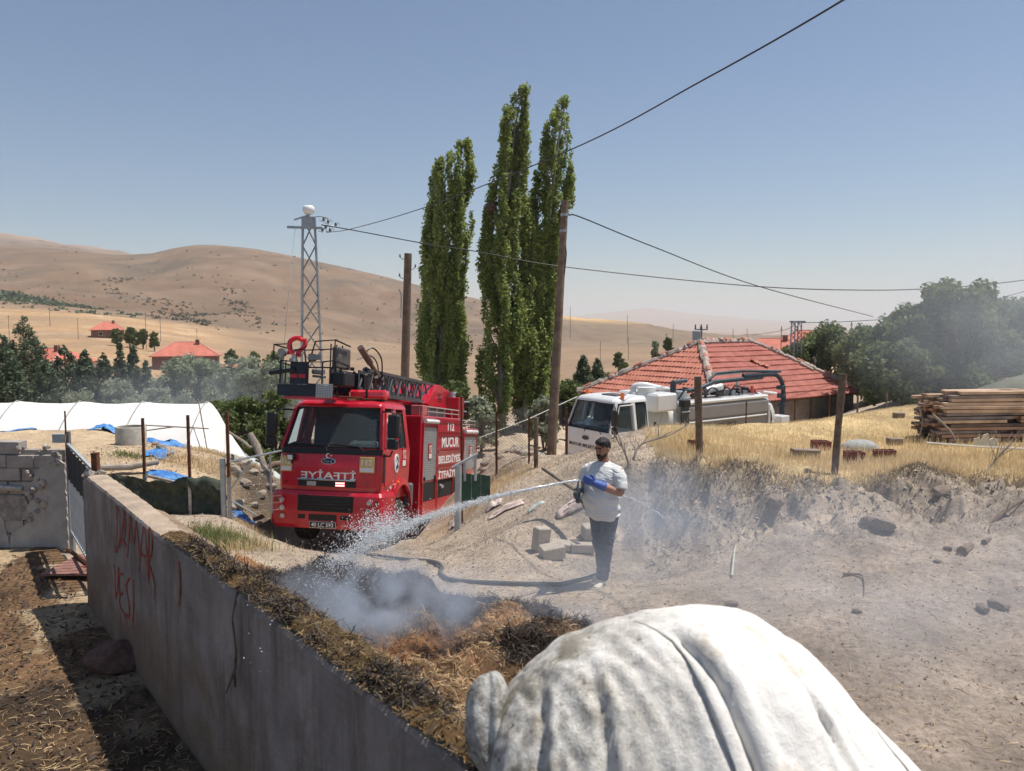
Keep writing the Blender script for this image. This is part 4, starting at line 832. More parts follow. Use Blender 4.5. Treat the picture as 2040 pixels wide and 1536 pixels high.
def outline(hw, yf, yb, r=.14, n=5):
    """rounded plan outline of the cab"""
    P = []
    for k in range(n): a = math.pi+math.pi/2*k/(n-1); P.append((-hw+r+r*math.cos(a), yf+r+r*math.sin(a)))
    for k in range(n): a = 1.5*math.pi+math.pi/2*k/(n-1); P.append((hw-r+r*math.cos(a), yf+r+r*math.sin(a)))
    P += [(hw, yb), (-hw, yb)]
    return P
def cab(root, P, L_cab=1.92, band=True):
    """P: paint. front faces -y, driver's side +x"""
    H = lambda hw, yf, z, yb=L_cab, r=.14: [(x, y, z) for x, y in outline(hw, yf, yb, r)]
    body = MB(); body.loft([H(1.12, .10, 1.02), H(1.15, .06, 1.3), H(1.165, .05, 1.7), H(1.165, .09, 2.09), H(1.16, .10, 2.12)])
    cb = body.build('cab_body', P, root)
    # roof
    rf = MB(); rf.loft([H(1.03, .42, 3.0, r=.16), H(1.02, .42, 3.05, r=.16), H(.97, .50, 3.13, r=.2), H(.86, .66, 3.17, r=.25)], True, True); rf.build('roof', P, root)
    # pillars between belt (z 2.12) and roof (z 3.0)
    def xw(z): return 1.155-(z-2.12)*(.13/.88)
    def yf(z): return .10+(z-2.12)*(.33/.88)
    pl = MB()
    def quadcol(y0a, y1a, y0b, y1b, th=.06):
        for s in (-1, 1):
            lo = [(s*xw(2.1), y0a, 2.1), (s*xw(2.1), y1a, 2.1), (s*(xw(2.1)-th), y1a, 2.1), (s*(xw(2.1)-th), y0a, 2.1)]
            hi = [(s*xw(3.02), y0b, 3.02), (s*xw(3.02), y1b, 3.02), (s*(xw(3.02)-th), y1b, 3.02), (s*(xw(3.02)-th), y0b, 3.02)]
            pl.loft([lo, hi])
    quadcol(.12, .25, .46, .56); quadcol(1.10, 1.24, 1.10, 1.24); quadcol(1.68, L_cab, 1.70, L_cab)
    pl.b2(-1.0, 1.0, L_cab-.04, L_cab, 2.1, 3.0)
    pl.build('pillar', P, root)
    MB().b2(-.99, .99, L_cab-.075, L_cab-.045, 1.5, 2.98).b2(-1.05, 1.05, .5, L_cab-.08, 1.5, 1.53).build('cab_lining', M_dark, root)
    # doors: slightly proud skins with joint lines
    for s in (-1, 1):
        d = MB()
        for (y0, y1, z0, z1) in ((.33, 1.16, 1.32, 2.12),): d.box((s*1.158, (y0+y1)/2, (z0+z1)/2), (.03, y1-y0, z1-z0))
        dr = bevel(d.build('door', P, root), .012)
        fr = MB(); z0, z1 = 2.13, 2.93
        for (a, c) in (((.30, z0), (.60, z1)), ((.60, z1), (1.14, z1)), ((1.14, z1), (1.14, z0))):
            fr.tube([(s*(xw(a[1])+.005), a[0], a[1]), (s*(xw(c[1])+.005), c[0], c[1])], .022, 6)
        fr.build('window_frame', P, dr)
        MB().box((s*1.19, 1.02, 1.72), (.03, .1, .05)).build('handle', M_black, dr)
        g = MB()
        g.add([(s*(xw(z0)-.012), .32, z0-.02), (s*(xw(z0)-.012), 1.12, z0-.02), (s*(xw(z1)-.012), 1.12, z1), (s*(xw(z1)-.012), .60, z1)], [(0, 1, 2, 3)]); g.build('side_window', M_glass, dr)
        g = MB(); g.add([(s*(xw(z0)-.012), 1.24, z0-.02), (s*(xw(z0)-.012), 1.69, z0-.02), (s*(xw(z1)-.012), 1.69, z1), (s*(xw(z1)-.012), 1.24, z1)], [(0, 1, 2, 3)]); g.build('side_window', M_glass, root)
        MB().tube([(s*(xw(z0)+.004), 1.26, z0+.0), (s*(xw(z1)+.004), 1.26, z1-.02), (s*(xw(z1)+.004), 1.66, z1-.02), (s*(xw(z0)+.004), 1.66, z0+.0)], .014, 5).tube([(s*(xw(z0)+.004), .36, z0), (s*(xw(z0)+.004), 1.12, z0)], .014, 5).build('rubber_seal', M_black, root)
        # front corner deflector
        q = MB(); q.box((s*1.152, .26, 1.72), (.04, .13, .62)); bevel(q.build('corner_vane', M_black if band else P, root), .03)
    # windscreen
    n = 14; V = []; Fq = []
    for i in range(n+1):
        t = i/n*2-1
        for j in range(7):
            z = 2.13+(2.99-2.13)*j/6; V.append((t*(xw(z)-.075), yf(z)+.03+.10*abs(t)**3, z))
    for i in range(n):
        for j in range(6): a = i*7+j; Fq.append((a, a+7, a+8, a+1))
    npmesh('windscreen', V, Fq, M_glass, root, True)
    MB().tube([(-1.07, .2, 2.13), (-1.06, .14, 2.14), (0, .115, 2.14), (1.06, .14, 2.14), (1.07, .2, 2.13)], .03, 6).tube([(-.93, .53, 2.985), (-.9, .46, 2.985), (0, .43, 2.99), (.9, .46, 2.985), (.93, .53, 2.985)], .025, 6).tube([(-1.07, .2, 2.13), (-.95, .50, 2.98)], .028, 6).tube([(1.07, .2, 2.13), (.95, .50, 2.98)], .028, 6).build('rubber_seal', M_black, root)
    # interior
    MB().rbox(-1.0, 1.0, .22, .55, 1.9, 2.16, .05).rbox(.35, .95, .3, .6, 2.1, 2.26, .05).build('dashboard', M_dash, root)
    for x in (-.62, .62):
        MB().rbox(x-.26, x+.26, .95, 1.45, 1.55, 1.95, .06).rbox(x-.25, x+.25, 1.4, 1.55, 1.9, 2.62, .06).rbox(x-.13, x+.13, 1.42, 1.52, 2.64, 2.84, .04).build('seat', M_dark, root)
    MB().tube([(.62+.24*math.cos(a), .72+.09*math.sin(a), 2.14+.2*math.sin(a)) for a in [2*math.pi*k/18 for k in range(19)]], .017, 6).tube([(.62, .5, 1.95), (.62, .72, 2.14)], .03, 6).tube([(.40, .72, 2.14), (.84, .72, 2.14)], .015, 5).build('steering_wheel', M_black, root)
    # black strip with wipers
    if band:
        st = MB(); o_ = outline(1.158, .078, .5); st.loft([[(x, y-.012, 1.985) for x, y in o_[:10]]+[(x*.97, y+.05, 1.985) for x, y in o_[:10]][::-1], [(x, y-.004, 2.115) for x, y in o_[:10]]+[(x*.97, y+.05, 2.115) for x, y in o_[:10]][::-1]]); st.build('cowl_strip', M_black, root)
    for (x0, x1) in ((.78, .05), (-.05, -.85)): MB().tube([(x0, .07, 2.06), (x0-.12*(1 if x0 > 0 else .5), .09, 2.16), (x1, .135, 2.20)], .012, 5).tube([(x0*.9+.0, .105, 2.155), (x1-.1, .135, 2.185)], .014, 4).build('wiper', M_black, root)
    # mirrors
    for s in (-1, 1):
        m = MB(); m.tube([(s*1.03, .42, 2.92), (s*1.30, .22, 2.93), (s*1.40, .16, 2.80)], .022, 6); m.build('mirror_arm', M_black, root); m = MB(); m.tube([(s*1.15, .22, 1.98), (s*1.33, .14, 1.98), (s*1.38, .14, 2.1)], .02, 6)
        arm = m.build('mirror_arm', M_black, root); MB().rbox(s*1.39-.12, s*1.39+.12, .06, .20, 2.36, 2.86, .035).build('mirror', M_black, arm); MB().rbox(s*1.39-.115, s*1.39+.115, .06, .20, 2.12, 2.34, .035).build('mirror', M_black, arm)
    return cb
def bumper(root, P, grille=True):
    b = MB(); pr = [(1.20, .02, .42), (1.26, -.03, .50), (1.27, -.04, .80), (1.265, -.03, 1.12), (1.23, .02, 1.2)]
    b.loft([[(x, y, z) for x, y in outline(hw, yf, .72, .12)] for hw, yf, z in pr]); o = b.build('bumper', P, root)
    q = MB(); q.b2(-.62, .62, -.052, -.03, .78, 1.12); g = q.build('grille', M_black, root)
    for i in range(5): MB().box((0, -.062, .81+i*.068), (1.2-.03*i*0, .022, .03)).build('slat', M_black, g)
    MB().b2(-.6, -.45, -.052, -.03, .62, .71).b2(-.36, .26, -.052, -.03, .60, .72).b2(.35, .55, -.052, -.03, .62, .71).build('air_intake', M_black, root)
    for s in (-1, 1):
        for k, (z, r) in enumerate(((1.00, .058), (.83, .06), (.66, .058))):
            h = MB(); x = s*(.98-.015*k); y = -.045
            h.tube([(x, y+.02, z), (x, y-.02, z)], [r*1.25, r*1.15], 16); hl = h.build('headlight', P, root); MB().tube([(x, y-.018, z), (x, y-.03, z)], [r, r*.9], 16).build('lens', M_lens, hl)
            MB().tube([(x, y-.031, z), (x, y-.036, z)], [r*.45, r*.3], 12).build('bulb', M_chrome, hl)
        MB().cyl((s*1.13, .0, 1.0), (s*1.13, -.045, 1.0), .045, n=12).build('marker_lamp', mat('dark_lens', (.22, .03, .02), .2, coat=1), root)

# ---------------- fire engine
FT = empty('fire_engine', (-3.95, 15.88, -1.27), (R(-8), 0, -R(11)), 'red fire engine with ladder platform over its cab, lights flashing, facing the camera', 'fire engine')
cab(FT, M_red); bumper(FT, M_red)
MB().b2(-1.08, 1.08, .12, 1.8, 1.12, 1.26).b2(-.45, .45, .3, 8.2, .75, 1.15).b2(-.9, .9, 1.2, 1.4, .45, .6).b2(-.9, .9, 5.7, 5.9, .45, .65).build('chassis', M_under, FT)
for x in (-1.0, 1.0): wheel(FT, x, 1.32, .50, .30, mat('rim_red', (.16, .03, .025), .6, scale=9, var=.4)); wheel(FT, x*.98, 6.9, .50, .42, mat('rim_red', ()))
MB().b2(-1.0, 1.0, .9, 1.0, 1.0, 1.3).build('cross_member', M_under, FT)
# side skirts and arches of the cab
for s in (-1, 1):
    a = MB(); pts = []
    for k in range(13): t = math.pi*k/12; pts.append((1.32-.60*math.cos(t), .72+.60*math.sin(t)))
    outer = [(1.32-.72*math.cos(math.pi*k/12), .72+.74*math.sin(math.pi*k/12)) for k in range(13)]
    ring = pts+outer[::-1]
    V = [(s*1.19, p[0], p[1]) for p in pts]+[(s*1.25, p[0], p[1]) for p in pts]+[(s*1.215, p[0], p[1]) for p in outer]+[(s*1.11, p[0], p[1]) for p in outer]
    for k in range(12):
        i0 = k; a.add([V[k], V[k+1], V[13+k+1], V[13+k]], [(0, 1, 2, 3)], True); a.add([V[13+k], V[13+k+1], V[26+k+1], V[26+k]], [(0, 1, 2, 3)], True); a.add([V[26+k], V[26+k+1], V[39+k+1], V[39+k]], [(0, 1, 2, 3)], True)
    a.build('wheel_arch', M_red, FT)
    MB().b2(s*1.10, s*1.2, .1, .64, .46, 1.18).build('skirt', M_red, FT)
    MB().box((s*1.22, .36, .86), (.06, .16, .04)).box((s*1.22, .36, .92), (.02, .03, .12)).build('step_bracket', M_wt, FT)
    MB().cyl((s*1.2, 1.02, 1.38), (s*1.25, 1.02, 1.38), .035, n=10).build('indicator', M_amber, FT)
    MB().rbox(s*1.0, s*1.2, 2.0, 2.2, .75, 1.3, .04).build('mud_guard', mat('grey_plastic', (.12, .13, .14), .7), FT)
# front emblems
text('İTFAİYE', 'lettering', M_wt, FT, (.0, .045, 1.56), FRONT, width=1.24, height=.20, mirror=True, bold=.015, label='white mirrored letters İTFAİYE')
bd = MB(); bd.loft([[(.17*math.cos(a), y, 1.84+.07*math.sin(a)) for a in [2*math.pi*k/24 for k in range(24)]] for y in (.05, .03)], True); badge = bd.build('badge', M_chrome, FT)
MB().loft([[(.145*math.cos(a), y, 1.84+.053*math.sin(a)) for a in [2*math.pi*k/24 for k in range(24)]] for y in (.035, .026)], True).build('badge_oval', mat('badge_blue', (.01, .02, .09), .3), badge)
text('Ford', 'badge_lettering', M_chrome, badge, (0, .022, 1.84), FRONT, width=.17, height=.065)
c = MB(); pts = [(.05*math.cos(a), .05*math.sin(a)) for a in [R(38+284*k/20) for k in range(21)]]+[(.013+.040*math.cos(a), .040*math.sin(a)) for a in [R(322-284*k/20) for k in range(21)]]
c.prism([(x-.02, z+1.955) for x, z in pts], 'y', .052, .058); st = [((.022 if k % 2 == 0 else .009)*math.cos(R(90+36*k))+.052, (.022 if k % 2 == 0 else .009)*math.sin(R(90+36*k))+1.955) for k in range(10)]; c.prism(st, 'y', .052, .058); c.build('crescent_star', M_wt, FT)
M_ylw = mat('faded_yellow', (.62, .45, .17), .5); 
def plate112(x, hw, y, z, parent, rot=FRONT, s=1, ymat=None, mir=False):
    p_ = empty('emergency_plate', (x, y, z), rot); p_.parent = parent
    MB().rbox(-hw, hw, -.20*s, .20*s, -.004, .004, .003).build('border', ymat or M_ylw, p_); MB().b2(-hw*.9, hw*.9, -.185*s, -.06*s, .004, .009).build('lower_band', M_wt, p_)
    text('112', 'digits', M_wt, p_, (0, .06*s, .009), (0, 0, 0), width=hw*1.35, height=.17*s, bold=.015)
def flat_plate(x0, x1, z0, z1, mir=False):
    b = MB().rbox(x0, x1, .034, .046, z0, z1, .006); o = b.build('emergency_plate', M_ylw, FT); o['label'] = 'yellow 112 plate'
    MB().b2(x0+.02, x1-.02, .028, .036, z0+.02, z0+(z1-z0)*.32).build('lower_band', M_wt, o)
    text('112', 'digits', M_wt, o, ((x0+x1)/2, .03, z0+(z1-z0)*.64), FRONT, width=(x1-x0)*.72, height=(z1-z0)*.36, bold=.02); 
flat_plate(.70, 1.03, 1.62, 1.95); flat_plate(-1.09, -.83, 1.60, 1.93)
MB().rbox(-.92, -.74, -.06, .04, 1.83, 1.97, .02).tube([(-.83, 0, 1.84), (-.83, .06, 1.74)], .015, 5).build('work_lamp', M_black, FT); MB().b2(-.89, -.78, -.07, -.058, 1.85, 1.95).build('lamp_glass', M_wt, FT)
# grille bar with flashing lamps
MB().b2(-.66, .62, .015, .06, 1.30, 1.42).build('lamp_bar', M_black, FT); MB().rbox(-.68, .63, -.02, .06, 1.43, 1.465, .012).build('trim', M_chrome, FT)
MB().rbox(-.46, -.25, -.005, .02, 1.31, 1.41, .01).build('strobe_lamp', M_lens, FT)
fl = MB()
for r in range(2):
    for k in range(6): fl.box((.21+k*.034, 0.0, 1.335+r*.05), (.026, .012, .03))
fl.build('strobe_lamp', mat('lit_strobe', (1, .3, .3), .4, emit=((1, .22, .20), 5.0)), FT)['label'] = 'lit red strobe'
for x in (-.95, .86): MB().cyl((x, .06, 1.38), (x, .03, 1.38), .025, n=10).build('marker_lamp', mat('dark_lens', ()), FT)
# number plate
np_ = MB().rbox(-.33, .27, -.075, -.055, .44, .575, .008).build('number_plate', mat('plate_white', (.55, .55, .53), .5), FT); MB().b2(-.315, .255, -.082, -.075, .452, .563).build('plate_face', M_black, np_)
text('40 LC 592', 'digits', M_wt, np_, (-.03, -.084, .508), FRONT, width=.50, height=.085, bold=.02)
# door badge and side plates
bd = MB(); bd.loft([[(x, 1.00+.145*math.cos(a), 1.80+.21*math.sin(a)) for a in [2*math.pi*k/24 for k in range(24)]] for x in (1.17, 1.19)], True); eb = bd.build('door_emblem', M_wt, FT)
MB().tube([(1.193, .96, 1.66), (1.193, 1.0, 1.75), (1.193, 1.06, 1.83), (1.193, 1.03, 1.92), (1.193, .95, 1.95)], .012, 5).tube([(1.193, .94, 1.72), (1.193, 1.05, 1.78), (1.193, 1.08, 1.72)], .010, 5).tube([(1.193, .95, 1.86), (1.193, 1.0, 1.90)], .01, 5).build('emblem_mark', mat('emblem_ink', (.05, .08, .12), .6), eb)
def sideplate(x, y, z, w, h, parent):
    b = MB().box((x, y, z), (.012, w, h)).build('emergency_plate', mat('plate_red', (.55, .03, .03), .5), parent)
    MB().box((x+.008, y, z-h*.31), (.008, w*.86, h*.3)).build('lower_band', M_wt, b); text('112', 'digits', M_wt, b, (x+.012, y, z+h*.16), SIDE, width=w*.78, height=h*.46, bold=.015)
sideplate(1.168, 1.52, 1.92, .24, .42, FT)
# equipment body
BX = 1.22
MB().b2(-BX, BX-.03, 2.62, 6.45, .42, 2.86).build('body_box', M_red, FT); MB().b2(-BX, BX-.03, 6.45, 8.5, 1.15, 2.60).build('body_box', M_red, FT)
MB().rbox(-BX-.01, BX+.0, 2.60, 6.47, 2.84, 2.90, .02).rbox(-BX-.01, BX, 6.47, 8.52, 2.58, 2.63, .02).build('body_roof', M_red, FT)
for (y0, y1, z0, z1) in ((2.78, 3.92, 1.30, 2.62), (6.75, 8.3, 1.42, 2.38)):
    fr = MB().b2(BX-.03, BX+.02, y0-.05, y0, z0-.04, z1+.04).b2(BX-.03, BX+.02, y1, y1+.05, z0-.04, z1+.04).b2(BX-.03, BX+.025, y0-.05, y1+.05, z1+.04, z1+.09).build('shutter_frame', M_red, FT)
    n = int((z1-z0)/.05)
    for i in range(n):
        b = MB().rbox(BX-.02, BX+.004, y0, y1, z0+i*(z1-z0)/n+.002, z0+(i+1)*(z1-z0)/n-.002, .008).build('shutter_slat', M_alu, FT)
    MB().tube([(BX+.03, y0+.02, z1+.15), (BX+.03, y1-.02, z1+.15)], .055, 10).build('lamp_tube', mat('white_tube', (.75, .75, .74), .3), FT)
    sideplate(BX+.014, (y0+y1)/2-.02, z0+.72 if z1 > 2.5 else z0+.5, .26, .38, FT)
    for y in (y0+.12, y1-.12): MB().box((BX+.02, y, z0+.05), (.04, .05, .09)).build('latch', M_black, FT)
# text panels
for (z0, z1, txt, w, h) in ((2.52, 2.80, '112', .66, .21), (2.06, 2.44, 'MUCUR', 1.75, .29), (1.64, 2.00, 'BELEDİYESİ', 2.35, .27), (1.26, 1.58, 'İTFAİYE', 1.8, .26)):
    pn = MB().rbox(BX-.03, BX+.02, 4.0, 6.44, z0, z1, .012).build('side_panel', M_red, FT)
    MB().box((BX+.03, 5.22, z1-.01), (.03, 2.42, .03)).build('panel_lip', M_red, pn)
    text(txt, 'lettering', M_wt, pn, (BX+.024, {'112': 5.2, 'MUCUR': 5.2, 'BELEDİYESİ': 5.25}.get(txt, 5.0), (z0+z1)/2-.01), SIDE, width=w, height=h, bold=.028)
# lower lockers: black blocks stand in for the shade inside their openings
for (y0, y1) in ((2.85, 3.92), (4.08, 5.6)):
    MB().b2(BX-.45, BX-.02, y0, y1, .78, 1.24).build('locker_shade', M_under, FT)
    MB().b2(BX-.028, BX+.012, y0-.04, y0, .42, 1.28).b2(BX-.028, BX+.012, y1, y1+.04, .42, 1.28).b2(BX-.028, BX+.014, y0, y1, .42, .78).build('locker_frame', M_red, FT)
MB().tube([(BX-.02, 4.45, 1.08), (BX+.06, 4.4, 1.08)], [.06, .045], 12).build('locker_lamp', M_lens, FT)
MB().rbox(BX-.25, BX+.01, 5.7, 6.3, .55, 1.2, .03).build('fuel_tank', M_under, FT)
# roof rails
for (y0, y1, z) in ((2.7, 6.4, 2.90), (6.5, 8.45, 2.63)):
    for s in (-1, 1):
        r_ = MB(); n = 6
        r_.tube([(s*1.12, y0, z+.24), (s*1.12, y1, z+.24)], .018, 6).tube([(s*1.12, y0, z+.12), (s*1.12, y1, z+.12)], .014, 6)
        for i in range(n): r_.tube([(s*1.12, y0+(y1-y0)*i/(n-1), z), (s*1.12, y0+(y1-y0)*i/(n-1), z+.24)], .014, 5)
        r_.build('roof_rail', mat('rail_metal', (.50, .47, .42), .35, .6), FT)
MB().rbox(.9, 1.2, 2.7, 3.1, 2.9, 3.16, .02).build('roof_box', mat('faded_pink', (.45, .12, .12), .6), FT)
# light bar and marker
MB().rbox(.14, 1.0, .62, .92, 3.20, 3.40, .05).build('light_bar', M_redglass, FT); MB().b2(.55, .59, .60, .94, 3.21, 3.405).b2(.3, .9, .68, .86, 3.15, 3.21).build('light_bar_foot', M_black, FT)
MB().tube([(-.5, .6, 3.25), (.5, .55, 3.22)], .02, 6).tube([(.1, .5, 3.18), (.9, .6, 3.2)], .015, 6).build('roof_pipe', M_rust, FT)
# turntable housing
tt = MB(); tt.prism([(5.0, 3.28), (5.3, 3.52), (6.0, 3.86), (7.5, 3.70), (7.5, 3.18), (5.0, 3.18)], 'x', -.62, .62); th = tt.build('turntable_cover', M_red, FT)
for g in range(2):
    v = MB()
    for r in range(5):
        for k in range(2): v.box((.623, 6.0+g*.75+k*.2, 3.60-r*.055-g*.04), (.006, .17, .022))
    v.build('vent_slots', M_under, th)
MB().b2(-.60, .60, 4.9, 7.4, 2.9, 3.2).build('turntable_base', mat('dark_grey_metal', (.06, .065, .07), .6), FT)
MB().rbox(.55, 1.0, 6.9, 7.5, 2.92, 3.55, .02).build('control_box', M_red, FT); MB().cyl((.75, 7.0, 3.55), (.75, 7.0, 3.68), .10, n=12).cyl((.75, 7.0, 3.66), (.75, 7.0, 3.72), .12, n=12).build('rotating_beacon', M_lens, FT)
MB().tube([(.3, 7.7, 3.35), (1.0, 8.1, 3.4)], .12, 10).tube([(.3, 7.7, 3.1), (.95, 8.0, 3.1)], .10, 10).build('counterweight', M_black, FT)
# ladder boom: nested trusses
M_lad = mat('ladder_grey', (.085, .09, .095), .5, .3, scale=6, var=.2)
def truss(x0, y0, y1, zb, zt, n, nm):
    b = MB(); b.box((x0, (y0+y1)/2, zb), (.07, y1-y0, .10)).box((x0, (y0+y1)/2, zt), (.06, y1-y0, .07)); st = (y1-y0)/n
    for i in range(n):
        a = y0+i*st; b.tube([(x0, a, zb), (x0, a+st*.5, zt)], .024, 4, smooth=False).tube([(x0, a+st*.5, zt), (x0, a+st, zb)], .024, 4, smooth=False)
        if i % 2 == 0: b.tube([(x0, a, zb), (x0, a, zt)], .02, 4, smooth=False)
    b.build(nm, M_lad, FT)
for s in (-1, 1): truss(s*.44, 1.0, 6.2, 3.34, 3.86, 8, 'ladder_side'); truss(s*.34, .7, 5.2, 3.42, 3.80, 9, 'ladder_side')
rg = MB()
for i in range(18): rg.tube([(-.42, 1.05+i*.29, 3.38), (.42, 1.05+i*.29, 3.38)], .017, 5)
rg.build('ladder_rungs', M_lad, FT, kind='stuff')
MB().b2(-.2, .2, 1.0, 6.5, 3.22, 3.30).build('boom_beam', M_red, FT)
# head of the boom: hydraulic parts
MB().rbox(-.25, .45, .85, 1.25, 3.28, 3.78, .04).build('boom_head', M_black, FT)
MB().tube([(.32, .75, 4.35), (.5, 1.5, 3.75)], .05, 8).tube([(.32, .75, 4.35), (.42, 1.15, 4.03)], .075, 8).build('hydraulic_cylinder', mat('brown_metal', (.14, .09, .07), .5, .3), FT)
MB().tube(curvepts([(.3, .95, 4.2), (.45, 1.15, 4.38), (.55, 1.45, 4.2), (.5, 1.7, 3.9), (.4, 1.9, 3.7)], 5), .018, 5).tube(curvepts([(.2, .9, 4.1), (.4, 1.2, 4.2), (.5, 1.4, 4.0), (.4, 1.7, 3.6)], 5), .016, 5).build('hydraulic_hose', M_black, FT)
hh = MB()
for i in range(22): hh.box((.3+random.uniform(-.3, .25), 1.1+random.uniform(-.25, .7), 3.7+random.uniform(-.1, .25)), (.08, .1, .07), Euler((random.random(), random.random(), random.random())))
hh.build('valve_block', mat('dark_metal', (.05, .045, .045), .5, .4), FT, kind='stuff')
# platform (basket)
PX0, PX1, PY0, PY1, PZ = -1.04, .20, -.36, .44, 3.20; K = .83
M_pl2 = mat('basket_dark', (.014, .017, .028), .45, scale=8, var=.3)
MB().b2(PX0, PX1-.34, PY0, PY1, PZ, PZ+K*.29).build('basket_tray', M_pl2, FT); MB().b2(PX0+.1, PX1, PY0+.1, PY1, PZ-.06, PZ-.004).build('basket_underside', M_red, FT)
gs = MB()
for i in range(10): gs.box((PX1-.34+.038*i, PY0-.02, PZ+K*.13), (.014, .02, .30))
for i in range(8): gs.box((PX1-.17, PY0-.025, PZ-.0+.035*i), (.37, .014, .016))
gs.build('grating_step', M_alu, FT)
MB().b2(PX0+.28, PX0+.66, PY0-.01, PY0+.02, PZ+K*.295, PZ+K*.86).build('front_panel', M_pl2, FT)
for x in (PX0+.38, PX0+.56): MB().box((x, PY0-.02, PZ+K*.50), (.15, .012, .08)).build('red_reflector', mat('reflector_red', (.45, .02, .03), .4), FT)
rl = MB(); T_ = .018
def rect(x0, x1, z0, z1, y=PY0): rl.tube([(x0, y, z0), (x1, y, z0), (x1, y, z1), (x0, y, z1), (x0, y, z0)], T_, 6)
rl.tube([(PX0, PY0, PZ+K*.9), (PX0-.12, PY0, PZ+K*.98), (PX0-.12, PY0, PZ+K*1.3), (PX0+.27, PY0, PZ+K*1.32), (PX0+.36, PY0, PZ+K*.8), (PX0+.36, PY0, PZ+K*.3)], T_, 6).tube([(PX0+.05, PY0, PZ+K*.3), (PX0+.05, PY0, PZ+K*.9), (PX0+.4, PY0, PZ+K*.85)], T_, 6).tube([(PX0+.17, PY0, PZ+K*.3), (PX0+.17, PY0, PZ+K*.9)], T_*.8, 6)
rl.tube([(PX0+.36, PY0, PZ+K*1.16), (PX0+0.58, PY0, PZ+K*1.18), (PX0+0.62, PY0, PZ+K*.86)], T_, 6)
rect(PX0+0.68, PX0+1, PZ+K*.3, PZ+K*.86); rl.tube([(PX0+0.7, PY0, PZ+K*.86), (PX0+0.82, PY0, PZ+K*1.38), (PX0+1.26, PY0, PZ+K*1.42), (PX0+1.26, PY0+.0, PZ+K*.9), (PX0+1, PY0, PZ+K*.86)], T_, 6).tube([(PX0+.8, PY0+.3, PZ+K*1.2), (PX0+1.12, PY0+.3, PZ+K*1.24), (PX0+1.14, PY0+.3, PZ+K*.4)], T_, 6)
for y in (PY1,):
    rl.tube([(PX0, y, PZ+K*.29), (PX0, y, PZ+K*1.25), (PX1-.2, y, PZ+K*1.3), (PX1-.2, y, PZ+K*.3)], T_, 6).tube([(PX0, y, PZ+K*.8), (PX1, y, PZ+K*.8)], T_, 6)
for x, z in ((PX0-.12, 1.3), (PX0, .85), (PX0+1.26, 1.42), (PX0+1.26, .9)): rl.tube([(x, PY0, PZ+K*z), (x+(.1 if x < 0 else 0), PY1, PZ+K*z-.05)], T_, 6)
for i in range(3): rl.tube([(PX0+1.08+.05*i, PY0+.2+.18*i, PZ+K*.3), (PX0+1.08+.05*i, PY0+.2+.18*i, PZ+K*1.35)], T_*.9, 5)
rl.build('basket_rail', M_black, FT)
MB().rbox(PX0+1.06, PX0+1.20, PY0+.3, PY1+.2, PZ+K*.75, PZ+K*1.3, .03).build('side_panel', mat('brown_grey_panel', (.10, .09, .085), .5, scale=9, var=.4), FT)
MB().rbox(PX0+1.04, PX0+1.40, PY0+.25, PY1, PZ+K*.28, PZ+K*.64, .03).build('battery_box', M_black, FT)
MB().tube([(PX0+0.7, PY0+.2, PZ+K*.64), (PX0+0.96, PY0+.15, PZ+K*.62)], .06, 8).tube([(PX0+0.7, PY0+.2, PZ+K*.52), (PX0+1, PY0+.15, PZ+K*.49)], .03, 6).build('hose_roll', mat('grey_hose', (.2, .2, .2), .6), FT)
MB().tube([(PX0-.18, PY0-.02, PZ+K*.56), (PX0+.05, PY0-.02, PZ+K*.60), (PX0+.4, PY0-.02, PZ+K*.66)], .045, 8).build('black_bar', M_black, FT)
MB().tube([(PX0+.08, PY0+.05, PZ+K*.3), (PX0+.06, PY0+.05, PZ+K*1.05)], .03, 8).cyl((PX0+.06, PY0-.02, PZ+K*1.1), (PX0+.06, PY0+.1, PZ+K*1.1), .085, n=14).build('gauge', mat('gauge_metal', (.3, .28, .26), .4, .5), FT)
MB().rbox(PX0+.17, PX0+.27, PY0+.02, PY0+.06, PZ+K*1.05, PZ+K*1.14, .01).build('red_flag', mat('reflector_red', ()), FT)
MB().rbox(PX0+0.7, PX0+0.86, PY0-.08, PY0+.02, PZ+K*.88, PZ+K*1.06, .02).build('work_lamp', M_black, FT); MB().b2(PX0+0.71, PX0+1.0, PY0-.09, PY0-.081, PZ+K*.90, PZ+K*1.04).build('lamp_glass', mat('grey_lens', (.2, .21, .2), .2), FT)
# water monitor: red looped pipe
mx = PX0+.40
mon = MB(); mon.tube(curvepts([(mx-.02, PY0, PZ+K*1.02), (mx-.16, PY0, PZ+K*1.2), (mx-.15, PY0, PZ+K*1.38), (mx-.03, PY0, PZ+K*1.46), (mx+.08, PY0, PZ+K*1.46)], 5), .052, 10).tube(curvepts([(mx+.06, PY0+.05, PZ+K*1.0), (mx+.02, PY0+.05, PZ+K*1.12), (mx+.14, PY0+.05, PZ+K*1.24), (mx+.15, PY0+.05, PZ+K*1.38), (mx+.02, PY0+.02, PZ+K*1.46)], 5), .048, 10).tube([(mx+.1, PY0, PZ+K*1.42), (mx+.22, PY0-.02, PZ+K*1.42)], .03, 8)
mo = mon.build('water_monitor', mat('monitor_red', (.62, .012, .02), .3, coat=.6), FT)
MB().cyl((mx-.04, PY0, PZ+K*.92), (mx-.04, PY0, PZ+K*1.06), .055, n=12).cyl((mx-.06, PY0, PZ+K*.86), (mx-.06, PY0, PZ+K*.95), .10, .08, 14).build('monitor_base', mat('brushed_metal', (.35, .33, .3), .35, .8), mo)

